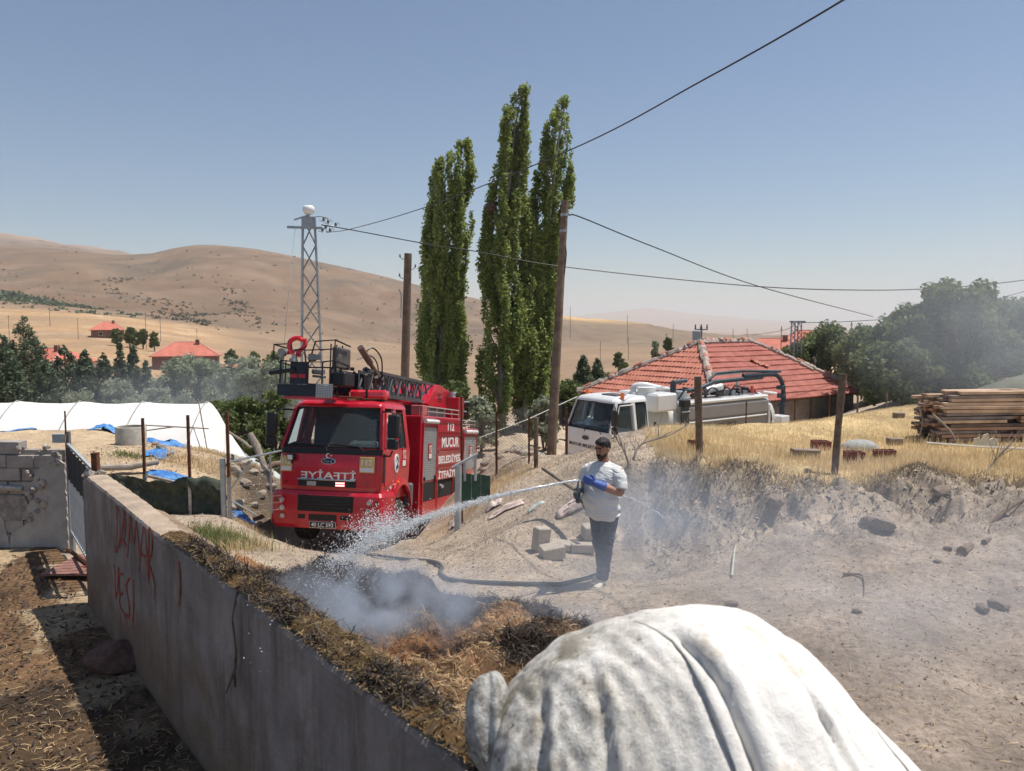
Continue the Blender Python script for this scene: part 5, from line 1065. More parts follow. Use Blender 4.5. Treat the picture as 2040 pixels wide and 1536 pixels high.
# ---------------- white tanker
a2 = R(58.5)
WT = empty('vacuum_tanker', (2.96-1.2*math.cos(a2), 23.45+1.2*math.sin(a2), -2.02), (R(1), 0, -a2), 'white municipal vacuum tanker with folded suction boom parked below the tiled house', 'tanker truck')
cab(WT, M_white, 1.72, band=False); bumper(WT, M_white)
MB().b2(-.45, .45, .3, 8.2, .75, 1.1).build('chassis', M_under, WT)
for x in (-1.0, 1.0): wheel(WT, x, 1.32, .50, .30, M_greypaint); wheel(WT, x*.97, 5.6, .50, .42, M_greypaint); wheel(WT, x*.97, 6.75, .50, .42, M_greypaint)
text('MUCUR BELEDİYESİ', 'lettering', M_bt, WT, (0, .04, 1.62), FRONT, width=1.75, height=.14, bold=.02)
bd = MB(); bd.loft([[(.17*math.cos(a), y, 1.86+.07*math.sin(a)) for a in [2*math.pi*k/20 for k in range(20)]] for y in (.06, .04)], True).build('badge', M_bt, WT)
text('BELEDİYE', 'lettering', M_bt, WT, (1.17, 1.35, 1.95), SIDE, width=.62, height=.12)
for x in (-.85, .95): MB().cyl((x, .8, 3.15), (x, .8, 3.33), .07, .06, 10).build('beacon', M_amber, WT)
MB().rbox(-.25, .5, .9, 1.35, 3.165, 3.21, .02).build('roof_hatch', mat('brown_hatch', (.10, .07, .06), .6), WT)
# water box, tank
tk = MB(); 
def oct_(y, w=1.12, z0=1.15, z1=2.85, c=.36): return [(-w+c, y, z0), (w-c, y, z0), (w, y, z0+c), (w, y, z1-c), (w-c*.75, y, z1), (-w+c*.75, y, z1), (-w, y, z1-c), (-w, y, z0+c)]
tk.loft([oct_(3.3), oct_(7.3)]); tk.build('tank', mat('tank_grey', (.27, .26, .25), .55, scale=2, var=.12, stain=((.22, .2, .19), 2, .5, .5)), WT)
dm = MB(); n = 24; dm.loft([[(1.0*s*math.cos(a), 3.3-q, 1.95+.85*s*math.sin(a)) for a in [2*math.pi*k/n for k in range(n)]] for s, q in ((1, 0), (.97, .14), (.85, .33), (.6, .48), (.3, .55))], True, True); dm.build('tank_end', mat('tank_white', (.60, .60, .58), .45, scale=2, var=.08), WT)
dm = MB(); dm.loft([[(1.12*s*math.cos(a), 7.62+q, 2.0+.95*s*math.sin(a)) for a in [2*math.pi*k/n for k in range(n)]] for s, q in ((1, -.22), (1, 0), (.98, .12), (.8, .25), (.4, .3))], True, True); dm.build('rear_door', mat('tank_white', ()), WT)
MB().loft([[(1.15*math.cos(a), y, 2.0+.98*math.sin(a)) for a in [2*math.pi*k/n for k in range(n)]] for y in (7.42, 7.52)], True, True).build('door_seal', M_black, WT)
MB().rbox(-1.0, 1.0, 2.2, 3.1, 2.6, 3.18, .06).build('front_tank_box', M_white, WT)
for i, (z, c_) in enumerate(((2.18, 0), (1.58, 0))): MB().tube([(1.17, 3.4, z), (1.17, 7.2, z)], .028, 6).build('side_rail', M_white, WT)
MB().loft([[(1.13+q, y, z) for (q, z) in ((0, 2.26), (.05, 2.30), (.05, 2.66), (0, 2.74))] for y in (3.35, 7.25)]).build('side_bulge', mat('tank_grey', ()), WT)
MB().rbox(.75, 1.18, 3.28, 7.3, 2.76, 2.88, .04).build('toplit_walkway', M_white, WT)  # white strip puts the sunlit top edge into colour above the grey side
MB().b2(1.13, 1.2, 3.1, 3.42, 1.15, 2.72).build('ladder_panel', mat('dark_grey_metal', ()), WT)
for i in range(4): MB().tube([(1.22, 3.08, 1.25+i*.44), (1.22, 3.44, 1.25+i*.44)], .02, 5).build('rung', M_white, WT)
MB().rbox(1.0, 1.26, 3.12, 3.44, 2.72, 2.95, .02).build('solar_lamp', M_black, WT)
text('MUCUR', 'lettering', M_bt, WT, (1.165, 5.3, 1.93), SIDE, width=.85, height=.24, bold=.01); text('BELEDİYESİ', 'lettering', M_bt, WT, (1.165, 5.3, 1.36), SIDE, width=1.35, height=.22, bold=.01)
# pump gear between cab and tank
MB().cyl((.2, 2.45, 3.1), (.2, 2.45, 3.32), .30, n=16).cyl((.2, 2.45, 3.32), (.2, 2.45, 3.36), .33, n=16).build('manhole', M_white, WT)
MB().tube(curvepts([(-.3, 2.3, 3.1), (-.3, 2.35, 3.35), (-.1, 2.6, 3.4), (.1, 3.0, 3.3), (.1, 3.5, 3.2)], 5), .10, 10).build('suction_pipe', M_white, WT)
MB().tube([(.95, 2.1, .9), (1.0, 2.1, 2.3)], .05, 8).rbox(.9, 1.1, 2.0, 2.4, 1.2, 1.9, .03).build('exhaust', M_under, WT)
g = MB()
for i in range(26): g.box((random.uniform(-.6, .9), random.uniform(3.4, 6.9), 2.95+random.uniform(0, .18)), (.2, .25, .08), Euler((0, random.random()*.5, random.random()*3)))
for i in range(5): y = 3.6+i*.6; g.tube(curvepts([(.5, y, 2.9), (.6, y+.2, 3.2), (.7, y+.4, 3.15), (.6, y+.6, 2.9)], 4), .03, 5)
g.build('hose_fitting', mat('dark_metal', ()), WT, kind='stuff')
MB().cyl((.3, 3.8, 2.85), (.3, 3.8, 3.15), .28, n=14).build('manhole', M_greypaint, WT); MB().cyl((.3, 6.3, 2.85), (.3, 6.3, 3.05), .2, n=12).build('manhole', M_greypaint, WT)
MB().cyl((.4, 5.0, 3.1), (.55, 5.6, 3.22), .12, n=12).build('grey_cylinder', M_white, WT)
M_boom = mat('boom_blue_grey', (.05, .065, .08), .5, .2, scale=6, var=.25)
MB().tube([(.35, 3.5, 2.9), (.35, 3.5, 3.5)], .10, 8).tube([(.35, 3.5, 3.48), (.35, 4.1, 3.5)], .07, 8).build('boom_post', M_boom, WT)
MB().tube([(.35, 4.0, 3.12), (.35, 4.8, 3.2), (.35, 5.4, 3.38), (.35, 7.9, 3.42)], .08, 10).build('boom_arm', M_boom, WT)
MB().tube([(.35, 5.2, 3.45), (.35, 5.5, 3.68), (.35, 6.8, 3.7), (.35, 8.9, 3.58)], .05, 8).build('boom_link', M_boom, WT); MB().tube([(.30, 5.5, 3.6), (.30, 6.9, 3.62)], .03, 6).tube([(.35, 6.6, 2.9), (.35, 6.6, 3.4)], .05, 6).build('boom_ram', M_white, WT)
hz_ = []
for i in range(46):
    t = i/45
    hz_.append(Vector((.35, 6.9+t*2.6 if t < .6 else 8.46+.62*math.sin((t-.6)/.4*math.pi/2), 3.52-.03*t if t < .6 else 3.5-.7*(1-math.cos((t-.6)/.4*math.pi/2)))))
MB().tube([q+Vector((0, 0, -.0)) for q in hz_]+[Vector((.35, 9.1, 2.5)), Vector((.35, 9.0, 2.2)), Vector((.35, 9.05, 1.8))], [.075+.012*(i % 2) for i in range(46)]+[.10, .09, .11], 10).build('suction_hose', mat('blue_black_hose', (.03, .045, .07), .5), WT)
for i in range(3): MB().rbox(.2, .5, 8.85+.04*i, 9.05, 2.9-.33*i, 3.05-.33*i, .02).build('hose_clamp', M_boom, WT)
MB().cyl((.9, 6.75, 2.95), (.9, 6.75, 3.2), .08, .05, 10).build('beacon', mat('red_beacon', (.6, .05, .03), .3, coat=1), WT)
MB().rbox(.7, 1.25, 7.9, 8.35, 1.35, 2.05, .02).build('rear_cabinet', M_white, WT); MB().rbox(.2, .68, 7.95, 8.3, 1.2, 2.0, .02).build('rear_cabinet', mat('tank_grey', ()), WT)
MB().tube([(1.15, 7.35, 1.3), (1.15, 7.35, 2.5)], .05, 6).tube([(1.2, 7.3, 1.5), (1.2, 7.6, 1.3), (1.2, 7.5, 1.9)], .04, 6).build('valve_pipe', M_white, WT)
MB().tube([(.9, 7.3, 2.95), (.9, 8.0, 2.85)], .06, 6).build('door_ram', M_white, WT)
# ------------------------------------------------------------------ trees: trunk, limbs, leaf clumps
L_pop = leafmat('poplar_leaf', (.14, .20, .06), (.42, .48, .15), .5)
L_wal = leafmat('walnut_leaf', (.085, .12, .05), (.23, .28, .115), .45)
L_con = leafmat('conifer_needle', (.07, .10, .06), (.17, .21, .12), .3)
L_wil = leafmat('willow_leaf', (.22, .25, .16), (.42, .45, .32), .35)
L_bsh = leafmat('bush_leaf', (.08, .11, .035), (.20, .24, .08), .35)
M_bark = mat('bark', (.13, .11, .085), .9, scale=3, var=.3, bump=.02, bscale=12)
M_popbark = mat('poplar_bark', (.24, .225, .19), .9, scale=2, var=.3, bump=.02, bscale=10)
def leaves(name, centers, radii, n, size, m, parent, up=.0, aspect=.7, stretch=None):
    """n leaf-sized quads spread through soft clumps"""
    centers = np.array(centers); radii = np.array(radii, float); w = radii**2; k = RNG.choice(len(centers), n, p=w/w.sum())
    d = RNG.normal(size=(n, 3)); d /= np.linalg.norm(d, axis=1)[:, None]; r = RNG.random(n)**.55
    sc = radii[k][:, None]*(np.array(stretch)[None] if stretch is not None else 1)
    P = centers[k]+d*r[:, None]*sc
    nn = RNG.normal(size=(n, 3)); nn[:, 2] += up; nn /= np.linalg.norm(nn, axis=1)[:, None]
    t = np.cross(nn, RNG.normal(size=(n, 3))); t /= np.linalg.norm(t, axis=1)[:, None]; b = np.cross(nn, t)
    s = size*RNG.uniform(.6, 1.35, n)[:, None]
    V = np.stack([P-t*s, P+b*s*aspect, P+t*s, P-b*s*aspect*.8], 1).reshape(-1, 3); Fq = np.arange(4*n).reshape(-1, 4)
    cl = RNG.random(len(centers))*.45
    return npmesh(name, V, Fq, m, parent, False, np.clip(cl[k]+RNG.random(n)*.55, 0, 1))
def trunk(mb, P, r0, r1, n=8):
    m = len(P); mb.tube(P, [r0+(r1-r0)*i/(m-1) for i in range(m)], n)
def poplar(px, pytop, pybase, d, widths, label, n, seed, stems=4, lean=0.):
    """widths: (fraction of height, left px, right px) of the outline in the photo"""
    rr = random.Random(seed); B = at(px, pybase, d); B.z = gz(B.x, B.y)-.1; T = at(px, pytop, d); H = T.z-B.z
    root = empty('poplar_tree', B, label=label, cat='tree'); mb = MB(); cs = []; rs = []
    fr = [w[0] for w in widths]; Lx = [(w[1]-px)/F*d for w in widths]; Rx = [(w[2]-px)/F*d for w in widths]
    main = [Vector((np.interp(k/8, fr, Lx)*.5+np.interp(k/8, fr, Rx)*.5, 0, H*k/8)) for k in range(9)]
    trunk(mb, main, .22, .02, 8)
    for s in range(stems*11):       # steep limbs
        k = rr.uniform(.02, .82); a = rr.random()*6.28; l = rr.uniform(.12, .3)
        def lim(k_, q): c = (np.interp(k_, fr, Lx)+np.interp(k_, fr, Rx))/2; w = (np.interp(k_, fr, Rx)-np.interp(k_, fr, Lx))/2; return Vector((c+w*q*math.cos(a), w*q*math.sin(a)*.9, H*min(k_, .99)))
        P = [lim(k, .05), lim(k+l*.35, .55), lim(k+l, .82)]; trunk(mb, P, .05*(1-k)+.02, .008, 5)
        for q in range(9):
            t = q/8; kk = k+l*t*1.05; c_ = lim(kk, (.3+.6*min(1, t*1.6))); cs.append(c_+Vector((rr.uniform(-.1, .1), rr.uniform(-.1, .1), 0))); rs.append(rr.uniform(.14, .34)*(1.15-.5*kk))
    mb.build('trunk', M_popbark, root)
    leaves('crown', cs, rs, int(n*1.15), .082, L_pop, root, stretch=(1, 1, 2.1)); return root
poplar(880, 284, 838, 40, [(0, 845, 905), (.03, 826, 918), (.2, 820, 932), (.3, 828, 936), (.42, 842, 925), (.55, 838, 930), (.7, 846, 945), (.82, 858, 950), (.92, 872, 946), (1, 918, 936)], 'left poplar, the shortest of the three tall ones, beside the brown pole', 42000, 1, 6)
poplar(865, 315, 835, 41.5, [(0, 858, 875), (.1, 832, 885), (.5, 838, 880), (.8, 850, 890), (1, 876, 886)], 'slim poplar stem growing at the left side of the left poplar', 9000, 8, 3)
poplar(1003, 172, 855, 39, [(0, 970, 1030), (.03, 942, 1050), (.25, 950, 1050), (.35, 962, 1048), (.5, 955, 1035), (.62, 965, 1045), (.75, 985, 1050), (.9, 1000, 1052), (1, 1034, 1048)], 'middle poplar, the tallest, carrying a bird nest', 42000, 2, 6)
poplar(1072, 196, 855, 40.5, [(0, 1030, 1090), (.03, 1000, 1105), (.25, 1015, 1112), (.4, 1035, 1120), (.55, 1045, 1122), (.68, 1055, 1138), (.8, 1066, 1140), (.9, 1078, 1145), (1, 1118, 1130)], 'right poplar standing just behind the tall leaning pole', 42000, 3, 6)
poplar(1048, 395, 855, 39.6, [(0, 1020, 1080), (.05, 1005, 1090), (.4, 1015, 1085), (.7, 1030, 1075), (1, 1044, 1052)], 'shorter poplar growth filling the gap between the middle and right poplars', 20000, 9, 5)
# bird nest
p = at(978, 412, 38.5); b = MB()
for i in range(260): a = RNG.normal(size=3); a /= np.linalg.norm(a); q = Vector(a)*.2; t = Vector(RNG.normal(size=3)).cross(Vector(a)).normalized()*.14; b.tube([q-t, q+t], .012, 3, False)
b.build('bird_nest', M_wood, label='dark twig nest in the fork of the middle poplar', cat='nest').location = p

def broadtree(px, pytop, d, wpx, label, n, seed, m=None, size=.10, name='walnut_tree', zb=None, hr=.75, cat='tree', group=None, trunkr=.14, aspect=.7, clump=(.35, .8)):
    rr = random.Random(seed); T = at(px, pytop, d); zb = gz(T.x, T.y) if zb is None else zb; H = T.z-zb; W = wpx/F*d/2
    root = empty(name, (T.x, T.y, zb), label=label, cat=cat, group=group); mb = MB(); cs = []; rs = []
    for s in range(3): trunk(mb, [Vector((0, 0, -.2)), Vector((rr.uniform(-.2, .2)*W, rr.uniform(-.2, .2)*W, H*.25)), Vector((rr.uniform(-.5, .5)*W, rr.uniform(-.5, .5)*W, H*.6))], trunkr, .04, 6)
    for s in range(26):
        a = rr.random()*6.28; e = rr.uniform(.1, 1)**.8; q = rr.uniform(.35, .95); z0 = H*(1-hr)+H*hr*e*.93; wr = W*math.sqrt(max(.05, 1-((e-.4)/.68)**2))
        c = Vector((wr*q*math.cos(a), wr*q*math.sin(a), z0)); trunk(mb, [Vector((0, 0, H*.22+H*.2*e)), c*.6+Vector((0, 0, H*.1)), c], .04, .01, 4)
        for k in range(5): cs.append(c+Vector((rr.uniform(-1, 1), rr.uniform(-1, 1), rr.uniform(-.8, .8)))*W*.22); rs.append(rr.uniform(*clump)*W*.32)
    for k in range(8): a = rr.random()*6.28; cs.append(Vector((W*.35*math.cos(a)*rr.random(), W*.3*math.sin(a), H*rr.uniform(.86, .99)))); rs.append(W*.13)
    mb.build('trunk', M_bark, root); leaves('crown', cs, rs, n, size, m or L_wal, root, aspect=aspect); return root
for a in [(1905, 588, 31, 190, 'tallest walnut tree, topping the dark mass on the right', 24000, 11), (1830, 618, 32, 170, 'walnut tree just left of the tallest one', 17000, 12), (1775, 640, 37, 165, 'middle walnut tree above the two small stakes', 17000, 13), (1700, 660, 44, 150, 'walnut tree right of the small lattice mast', 15000, 14), (1645, 665, 47, 120, 'light green walnut tree behind the roof corner', 12000, 15), (2010, 612, 36, 190, 'hazy pale green tree at the right picture edge', 17000, 16), (1960, 680, 30, 150, 'lower bushy walnut tree behind the plank stack', 13000, 17), (1812, 700, 30.5, 150, 'lower walnut boughs hanging over the dry grass', 13000, 18), (1738, 715, 41, 130, 'small walnut tree beside the house corner', 11000, 19), (1600, 690, 46, 100, 'small green tree in front of the far red roofs', 8000, 20), (2120, 600, 34, 200, 'tree just cut off by the right picture edge', 9000, 21), (1880, 700, 33, 150, 'shaded walnut tree between the stakes and the planks', 11000, 22)]:
    broadtree(a[0], a[1]-8, a[2], a[3]*1.18, a[4], int(a[5]*1.25), a[6], size=.088, hr=.88, zb=None)
def conifer(px, pytop, d, wpx, label, n, seed, m=None, name='conifer_tree', size=.16, zb=None, taper=1., base=.05):
    rr = random.Random(seed); T = at(px, pytop, d); zb = gz(T.x, T.y) if zb is None else zb; H = T.z-zb; W = wpx/F*d/2
    root = empty(name, (T.x, T.y, zb), label=label, cat='tree'); mb = MB(); trunk(mb, [Vector((0, 0, -.3)), Vector((0, 0, H*.5)), Vector((0, 0, H*.98))], .2, .02, 6); cs = []; rs = []
    for s in range(120):
        e = base+(1-base)*rr.random()**.85; a = rr.random()*6.28; w = W*((1-e)**(.85*taper)*1.15+.03); c = Vector((w*.7*math.cos(a), w*.7*math.sin(a), H*e*.99)); cs.append(c); rs.append(w*.36+.1)
        if s % 3 == 0: trunk(mb, [Vector((0, 0, H*e*.95)), c], .03, .01, 4)
    mb.build('trunk', M_bark, root); leaves('crown', cs, rs, n, size, m or L_con, root, aspect=.5, up=.6); return root
for a in [(45, 632, 66, 130, 'tall dark conifer, highest at the left edge', 15000, 31), (5, 670, 62, 90, 'dark conifer cut by the left picture edge', 8000, 32), (128, 690, 68, 90, 'dark bushy conifer in front of the half hidden red roof', 9000, 33), (168, 700, 66, 70, 'dark conifer right of the half hidden red roof', 7000, 34), (205, 708, 67, 70, 'dark conifer in the middle of the left row', 7000, 35), (238, 684, 66, 42, 'slim pointed conifer near the end of the row', 5000, 36), (264, 688, 67, 42, 'slim pointed conifer, second from the right of the row', 5000, 37), (290, 722, 65, 38, 'smallest pointed conifer at the right end of the row', 4000, 38), (90, 720, 62, 90, 'lower dark conifer between the tall one and the roof', 8000, 39), (1162, 712, 52, 62, 'young pine right of the tall pole, the nearer of two', 5000, 40), (1190, 718, 54, 56, 'young pine beside the left corner of the tiled roof', 5000, 41)]:
    conifer(a[0], a[1]-4, a[2], a[3]*1.45 if a[0] < 1000 else a[3]*1.2, a[4], int(a[5]*1.7), a[6], size=.16, zb=gz(at(a[0], 800, a[2]).x, a[2]))
for a in [(355, 722, 56, 130, 'grey green willow left of the larger brick house', 15000, 51), (420, 726, 54, 130, 'grey green willow below the larger brick house', 14000, 52), (485, 720, 52, 130, 'grey green willow in the middle of the willow row', 15000, 53), (540, 730, 50, 120, 'grey green willow behind the fire engine mirror', 14000, 54), (325, 780, 50, 90, 'low willow bush behind the greenhouse', 7000, 55), (205, 765, 50, 120, 'round pale bush behind the greenhouse plastic', 9000, 56)]:
    broadtree(a[0], a[1]-6, a[2], a[3]*1.15, a[4], int(a[5]*1.5), a[6], m=L_wil, size=.15, name='willow_tree', hr=.95, aspect=.28, trunkr=.1)
for a in [(490, 790, 33, 130, 'dense green shrub behind the stone heap', 12000, 61), (548, 780, 34, 120, 'dense green shrub behind the fire engine cab', 10000, 62), (440, 800, 36, 90, 'dense green shrub at the greenhouse end', 8000, 63)]:
    broadtree(a[0], a[1], a[2], a[3], a[4], a[5], a[6], m=L_bsh, size=.09, name='shrub', hr=.97, trunkr=.05, cat='shrub')
for a in [(905, 760, 37, 90, 'pale undergrowth at the foot of the left poplar', 7000, 64, L_bsh), (958, 790, 36, 80, 'dry grey bush between the poplars', 4500, 65, L_wil), (1085, 790, 36, 70, 'grey bush under the right poplar', 4500, 66, L_wil), (1130, 765, 47, 110, 'dull green thicket below the young pines', 8000, 67, L_bsh), (1215, 745, 70, 60, 'low shrub on the rocky slope by the roof', 3000, 68, L_bsh)]:
    broadtree(a[0], a[1], a[2], a[3], a[4], a[5], a[6], m=a[7], size=.08, name='bush', hr=.97, trunkr=.05, cat='bush')
for i, a in enumerate([(232, 656, 215, 22, 'left tree of the small orchard row'), (258, 652, 213, 24, 'middle tree of the small orchard row'), (284, 657, 211, 24, 'right tree of the small orchard row'), (307, 662, 205, 16, 'single small tree right of the orchard row'), (270, 660, 216, 18, 'low tree hidden in the orchard row'), (1305, 679, 150, 16, 'grey round bush behind the dark yard wall'), (1331, 673, 150, 19, 'green round tree behind the dark yard wall'), (1233, 703, 130, 20, 'dark low bush on the pale slope left of the roof'), (1243, 724, 100, 24, 'grey bush beside the left roof slope'), (460, 696, 145, 24, 'small tree behind the flat outbuilding'), (548, 700, 120, 46, 'distant green tree behind the ladder platform'), (505, 700, 130, 30, 'small tree right of the long red roofed shed')]):
    broadtree(a[0], a[1], a[2], a[3], a[4], 1600, 70+i, m=L_bsh if i != 5 else L_wil, size=a[2]*.0021, name='small_tree', hr=.9, trunkr=.12)

# scrub dotted over the far hill and the belt of dark scrub on its left foot
def scrub(name, pts, label, m, nq=14):
    P = []; 
    for px, d, s in pts:
        X = (px-1020)/F*d; P.append((X, d, s))
    X = np.array([p[0] for p in P]); Y = np.array([p[1] for p in P]); Sz = np.array([p[2] for p in P]); Z = height(X, Y); n = len(P)*nq
    k = np.repeat(np.arange(len(P)), nq); dv = RNG.normal(size=(n, 3))*.42; dv[:, 2] = np.abs(dv[:, 2])*.9; C0 = np.stack([X, Y, Z], 1)[k]+dv*Sz[k][:, None]
    nn = RNG.normal(size=(n, 3)); t = np.cross(nn, RNG.normal(size=(n, 3))); t /= np.linalg.norm(t, axis=1)[:, None]; b = np.cross(nn, t); b /= np.linalg.norm(b, axis=1)[:, None]; s = (Sz[k]*.36)[:, None]
    V = np.stack([C0-t*s, C0+b*s, C0+t*s, C0-b*s], 1).reshape(-1, 3)
    o = npmesh(name, V, np.arange(4*n).reshape(-1, 4), m, None, False, RNG.random(n)); return tag(o, label, 'scrub', kind='stuff')
L_scr = leafmat('scrub_leaf', (.085, .08, .05), (.17, .15, .095), .15)
pts = []
for i in range(300):
    px = random.uniform(0, 960); d = random.choice([random.uniform(430, 700), random.uniform(600, 1200), random.uniform(500, 900)]); pts.append((px, d, random.uniform(.5, 1.5)*(d/700)))
for (cx, d0, n, sx, sd) in ((480, 640, 46, 16, 60), (462, 720, 30, 12, 40), (355, 560, 46, 22, 30), (410, 590, 34, 18, 35), (245, 820, 26, 20, 50), (230, 700, 20, 14, 30), (350, 640, 20, 20, 20), (520, 520, 14, 20, 30), (385, 480, 30, 30, 12), (290, 640, 14, 12, 20)):
    for i in range(n): pts.append((random.gauss(cx, sx), random.gauss(d0, sd), random.uniform(.8, 2.2)))
scrub('hill_scrub', pts, 'low dark scrub dotted over the bare brown hill', L_scr)
pts = []
for i in range(420):
    t = random.random()**.8; px = t*185+random.gauss(0, 5); d = 560-t*50+random.gauss(0, 14)*(1.3-t); pts.append((px, d, random.uniform(1.6, 3.6)*(1.25-t*.6)))
for i in range(60): pts.append((random.uniform(0, 300), random.uniform(430, 540), random.uniform(1., 2.4)))
scrub('scrub_belt', pts, 'belt of dark green scrub along the left foot of the hill', L_con)
pts = [(random.uniform(1140, 1330), random.uniform(75, 120), random.uniform(.12, .5)) for i in range(120)]
scrub('slope_stones', pts, 'grey weeds scattered on the pale slope beyond the white tanker', L_scr, 8)
# ------------------------------------------------------------------ straw heap against the wall
# one leaf of the heap surface: height above the ground in world coordinates
def heap_h(x, y):
    x = np.asarray(x, float); y = np.asarray(y, float); s = (x-WA.x)*WD.x+(y-WA.y)*WD.y; q = (x-WA.x)*WNR.x+(y-WA.y)*WNR.y     # along, away from the wall
    g = height(x, y)
    # a strip against the wall, flush with its top, sinking to a broad burning shelf with a steep far edge
    qr = np.interp(s, [-1.5, .3, 1.4, 2.2, 3.4, 4.6, 5.45, 6.0], [2.2, 2.35, 2.75, 2.75, 2.25, 1.55, 1.15, .5])+.13*fbm(x*1.3, y*1.3, 4, 62)
    t = sstep(q/np.maximum(qr, .3), .06, .30); top = 1.655*(1-t)+(1.12-.16*sstep(q/np.maximum(qr, .3), .55, .95)+.05*np.sin(s*2.3))*t-.20*np.exp(-((x+1.25)**2+(y-6.15)**2)/.28)+.10*np.exp(-((x-.15)**2+(y-5.9)**2)/.25)-.12*np.exp(-((x+.25)**2+(y-6.45)**2)/.06)
    top = top-.5*sstep(s, 4.9, 6.0); edge = 1-sstep(q, qr-.16, qr+.26); edge = edge*(1-sstep(s-q, 4.15, 4.6))*(1-sstep(s, 5.5, 6.0))
    top = top-.02*(q < .05); g2 = np.where(q < .24, 1.56, g); return g2+np.maximum(top-g2, 0)*edge
def heap_z(x, y):
    x = np.asarray(x, float); y = np.asarray(y, float); q = (x-WA.x)*WNR.x+(y-WA.y)*WNR.y
    h = heap_h(x, y); g = height(x, y); nw = sstep(q, .30, .60); w = np.maximum(sstep(h-g, .0, .25), (1-nw)*sstep(h-g, .0, .03)); n = fbm(x*2.2, y*2.2, 5, 60); n2 = fbm(x*8, y*8, 4, 61)
    return h+w*(n*.26*nw+n2*(.035+.055*nw)+.012*(1-nw))-(1-w)*.08
def char_w(x, y):
    """how burnt the straw is"""
    s = (x-WA.x)*WD.x+(y-WA.y)*WD.y; q = (x-WA.x)*WNR.x+(y-WA.y)*WNR.y
    qr = np.interp(s, [-1.5, .3, 1.4, 2.2, 3.4, 4.6, 5.45, 6.0], [2.2, 2.35, 2.75, 2.75, 2.25, 1.55, 1.15, .5]); n = fbm(x*1.9+3, y*1.9, 5, 70)
    rim = sstep(q/qr, .74, .93); left = sstep(s, 2.3, 3.1)*sstep(q, .05, .3); gold = sstep(s-q*.8, 3.75, 4.1)
    return np.clip(rim*1.1+left*.95-gold*1.2+sstep(n, .0, .25)*.85+.10, 0, 1)
def build_heap():
    xs = np.arange(-4.9, 2.4, .022); ys = np.arange(2.2, 9.2, .022); X, Y = np.meshgrid(xs, ys); Z = heap_z(X, Y); G = height(X, Y); q = (X-WA.x)*WNR.x+(Y-WA.y)*WNR.y
    ok = (q > .0) & (heap_h(X, Y)-G > .01); nr, nc = X.shape; idx = np.arange(nr*nc).reshape(nr, nc); f = ok[:-1, :-1] & ok[1:, :-1] & ok[:-1, 1:] & ok[1:, 1:]; i = idx[:-1, :-1][f]
    V = np.stack([X.ravel(), Y.ravel(), Z.ravel()], 1); Fq = np.stack([i, i+1, i+nc+1, i+nc], 1); used = np.unique(Fq); mp = np.zeros(nr*nc, int); mp[used] = np.arange(len(used))
    o = npmesh('straw_heap', V[used], mp[Fq], None, None, True); me = o.data; x, y = V[used][:, 0], V[used][:, 1]
    ch = char_w(x, y); base = np.array([[.24, .145, .08]]); n = fbm(x*3, y*3, 4, 71); org = sstep(fbm(x*1.3+7, y*1.3+3, 4, 72), -.12, .15)
    col = base*(1-org[:, None])+np.array([[.58, .29, .14]])*org[:, None]; nearw = (1-sstep((x-WA.x)*WNR.x+(y-WA.y)*WNR.y, .35, .8))[:, None]; col = col*(1-nearw*.8)+np.array([[.13, .085, .035]])*nearw*.8
    blk = np.array([[.022, .017, .014]]); col = col*(1-ch[:, None]*.93)+blk*ch[:, None]*.93; col *= (1+n[:, None]*.5)
    a = me.color_attributes.new('Col', 'FLOAT_COLOR', 'POINT'); a.data.foreach_set('color', np.concatenate([np.clip(col, 0, 1), np.ones((len(x), 1))], 1).astype(np.float32).ravel())
    m = bpy.data.materials.new('straw_bed'); m.use_nodes = True; N = m.node_tree.nodes; L = m.node_tree.links; b = N['Principled BSDF']; b.inputs['Roughness'].default_value = .95; b.inputs['Specular IOR Level'].default_value = .2
    at_ = N.new('ShaderNodeAttribute'); at_.attribute_name = 'Col'; nz = N.new('ShaderNodeTexNoise'); nz.inputs['Scale'].default_value = 26; nz.inputs['Detail'].default_value = 8; nz.inputs['Roughness'].default_value = .8
    tc = N.new('ShaderNodeTexCoord'); L.new(tc.outputs['Object'], nz.inputs['Vector']); r = N.new('ShaderNodeMapRange'); r.inputs[1].default_value = .3; r.inputs[2].default_value = .7; r.inputs[3].default_value = .4; r.inputs[4].default_value = 1.5; L.new(nz.outputs['Fac'], r.inputs[0])
    vm = N.new('ShaderNodeVectorMath'); vm.operation = 'SCALE'; L.new(at_.outputs['Color'], vm.inputs[0]); L.new(r.outputs[0], vm.inputs[3]); L.new(vm.outputs[0], b.inputs['Base Color'])
    bp = N.new('ShaderNodeBump'); bp.inputs['Distance'].default_value = .03; L.new(nz.outputs['Fac'], bp.inputs['Height']); L.new(bp.outputs[0], b.inputs['Normal']); me.materials.append(m)
    tag(o, 'charred and smouldering straw heap piled along the sprayed wall', 'straw heap', kind='stuff')
build_heap()
def strawmat(name, c1, c2):
    m = leafmat(name, c1, c2, .1); return m
M_str = strawmat('straw_stalk', (.15, .09, .045), (.66, .46, .24)); M_char = strawmat('charred_stalk', (.012, .010, .009), (.085, .06, .045)); M_strd = strawmat('dull_straw', (.07, .045, .02), (.30, .20, .085))
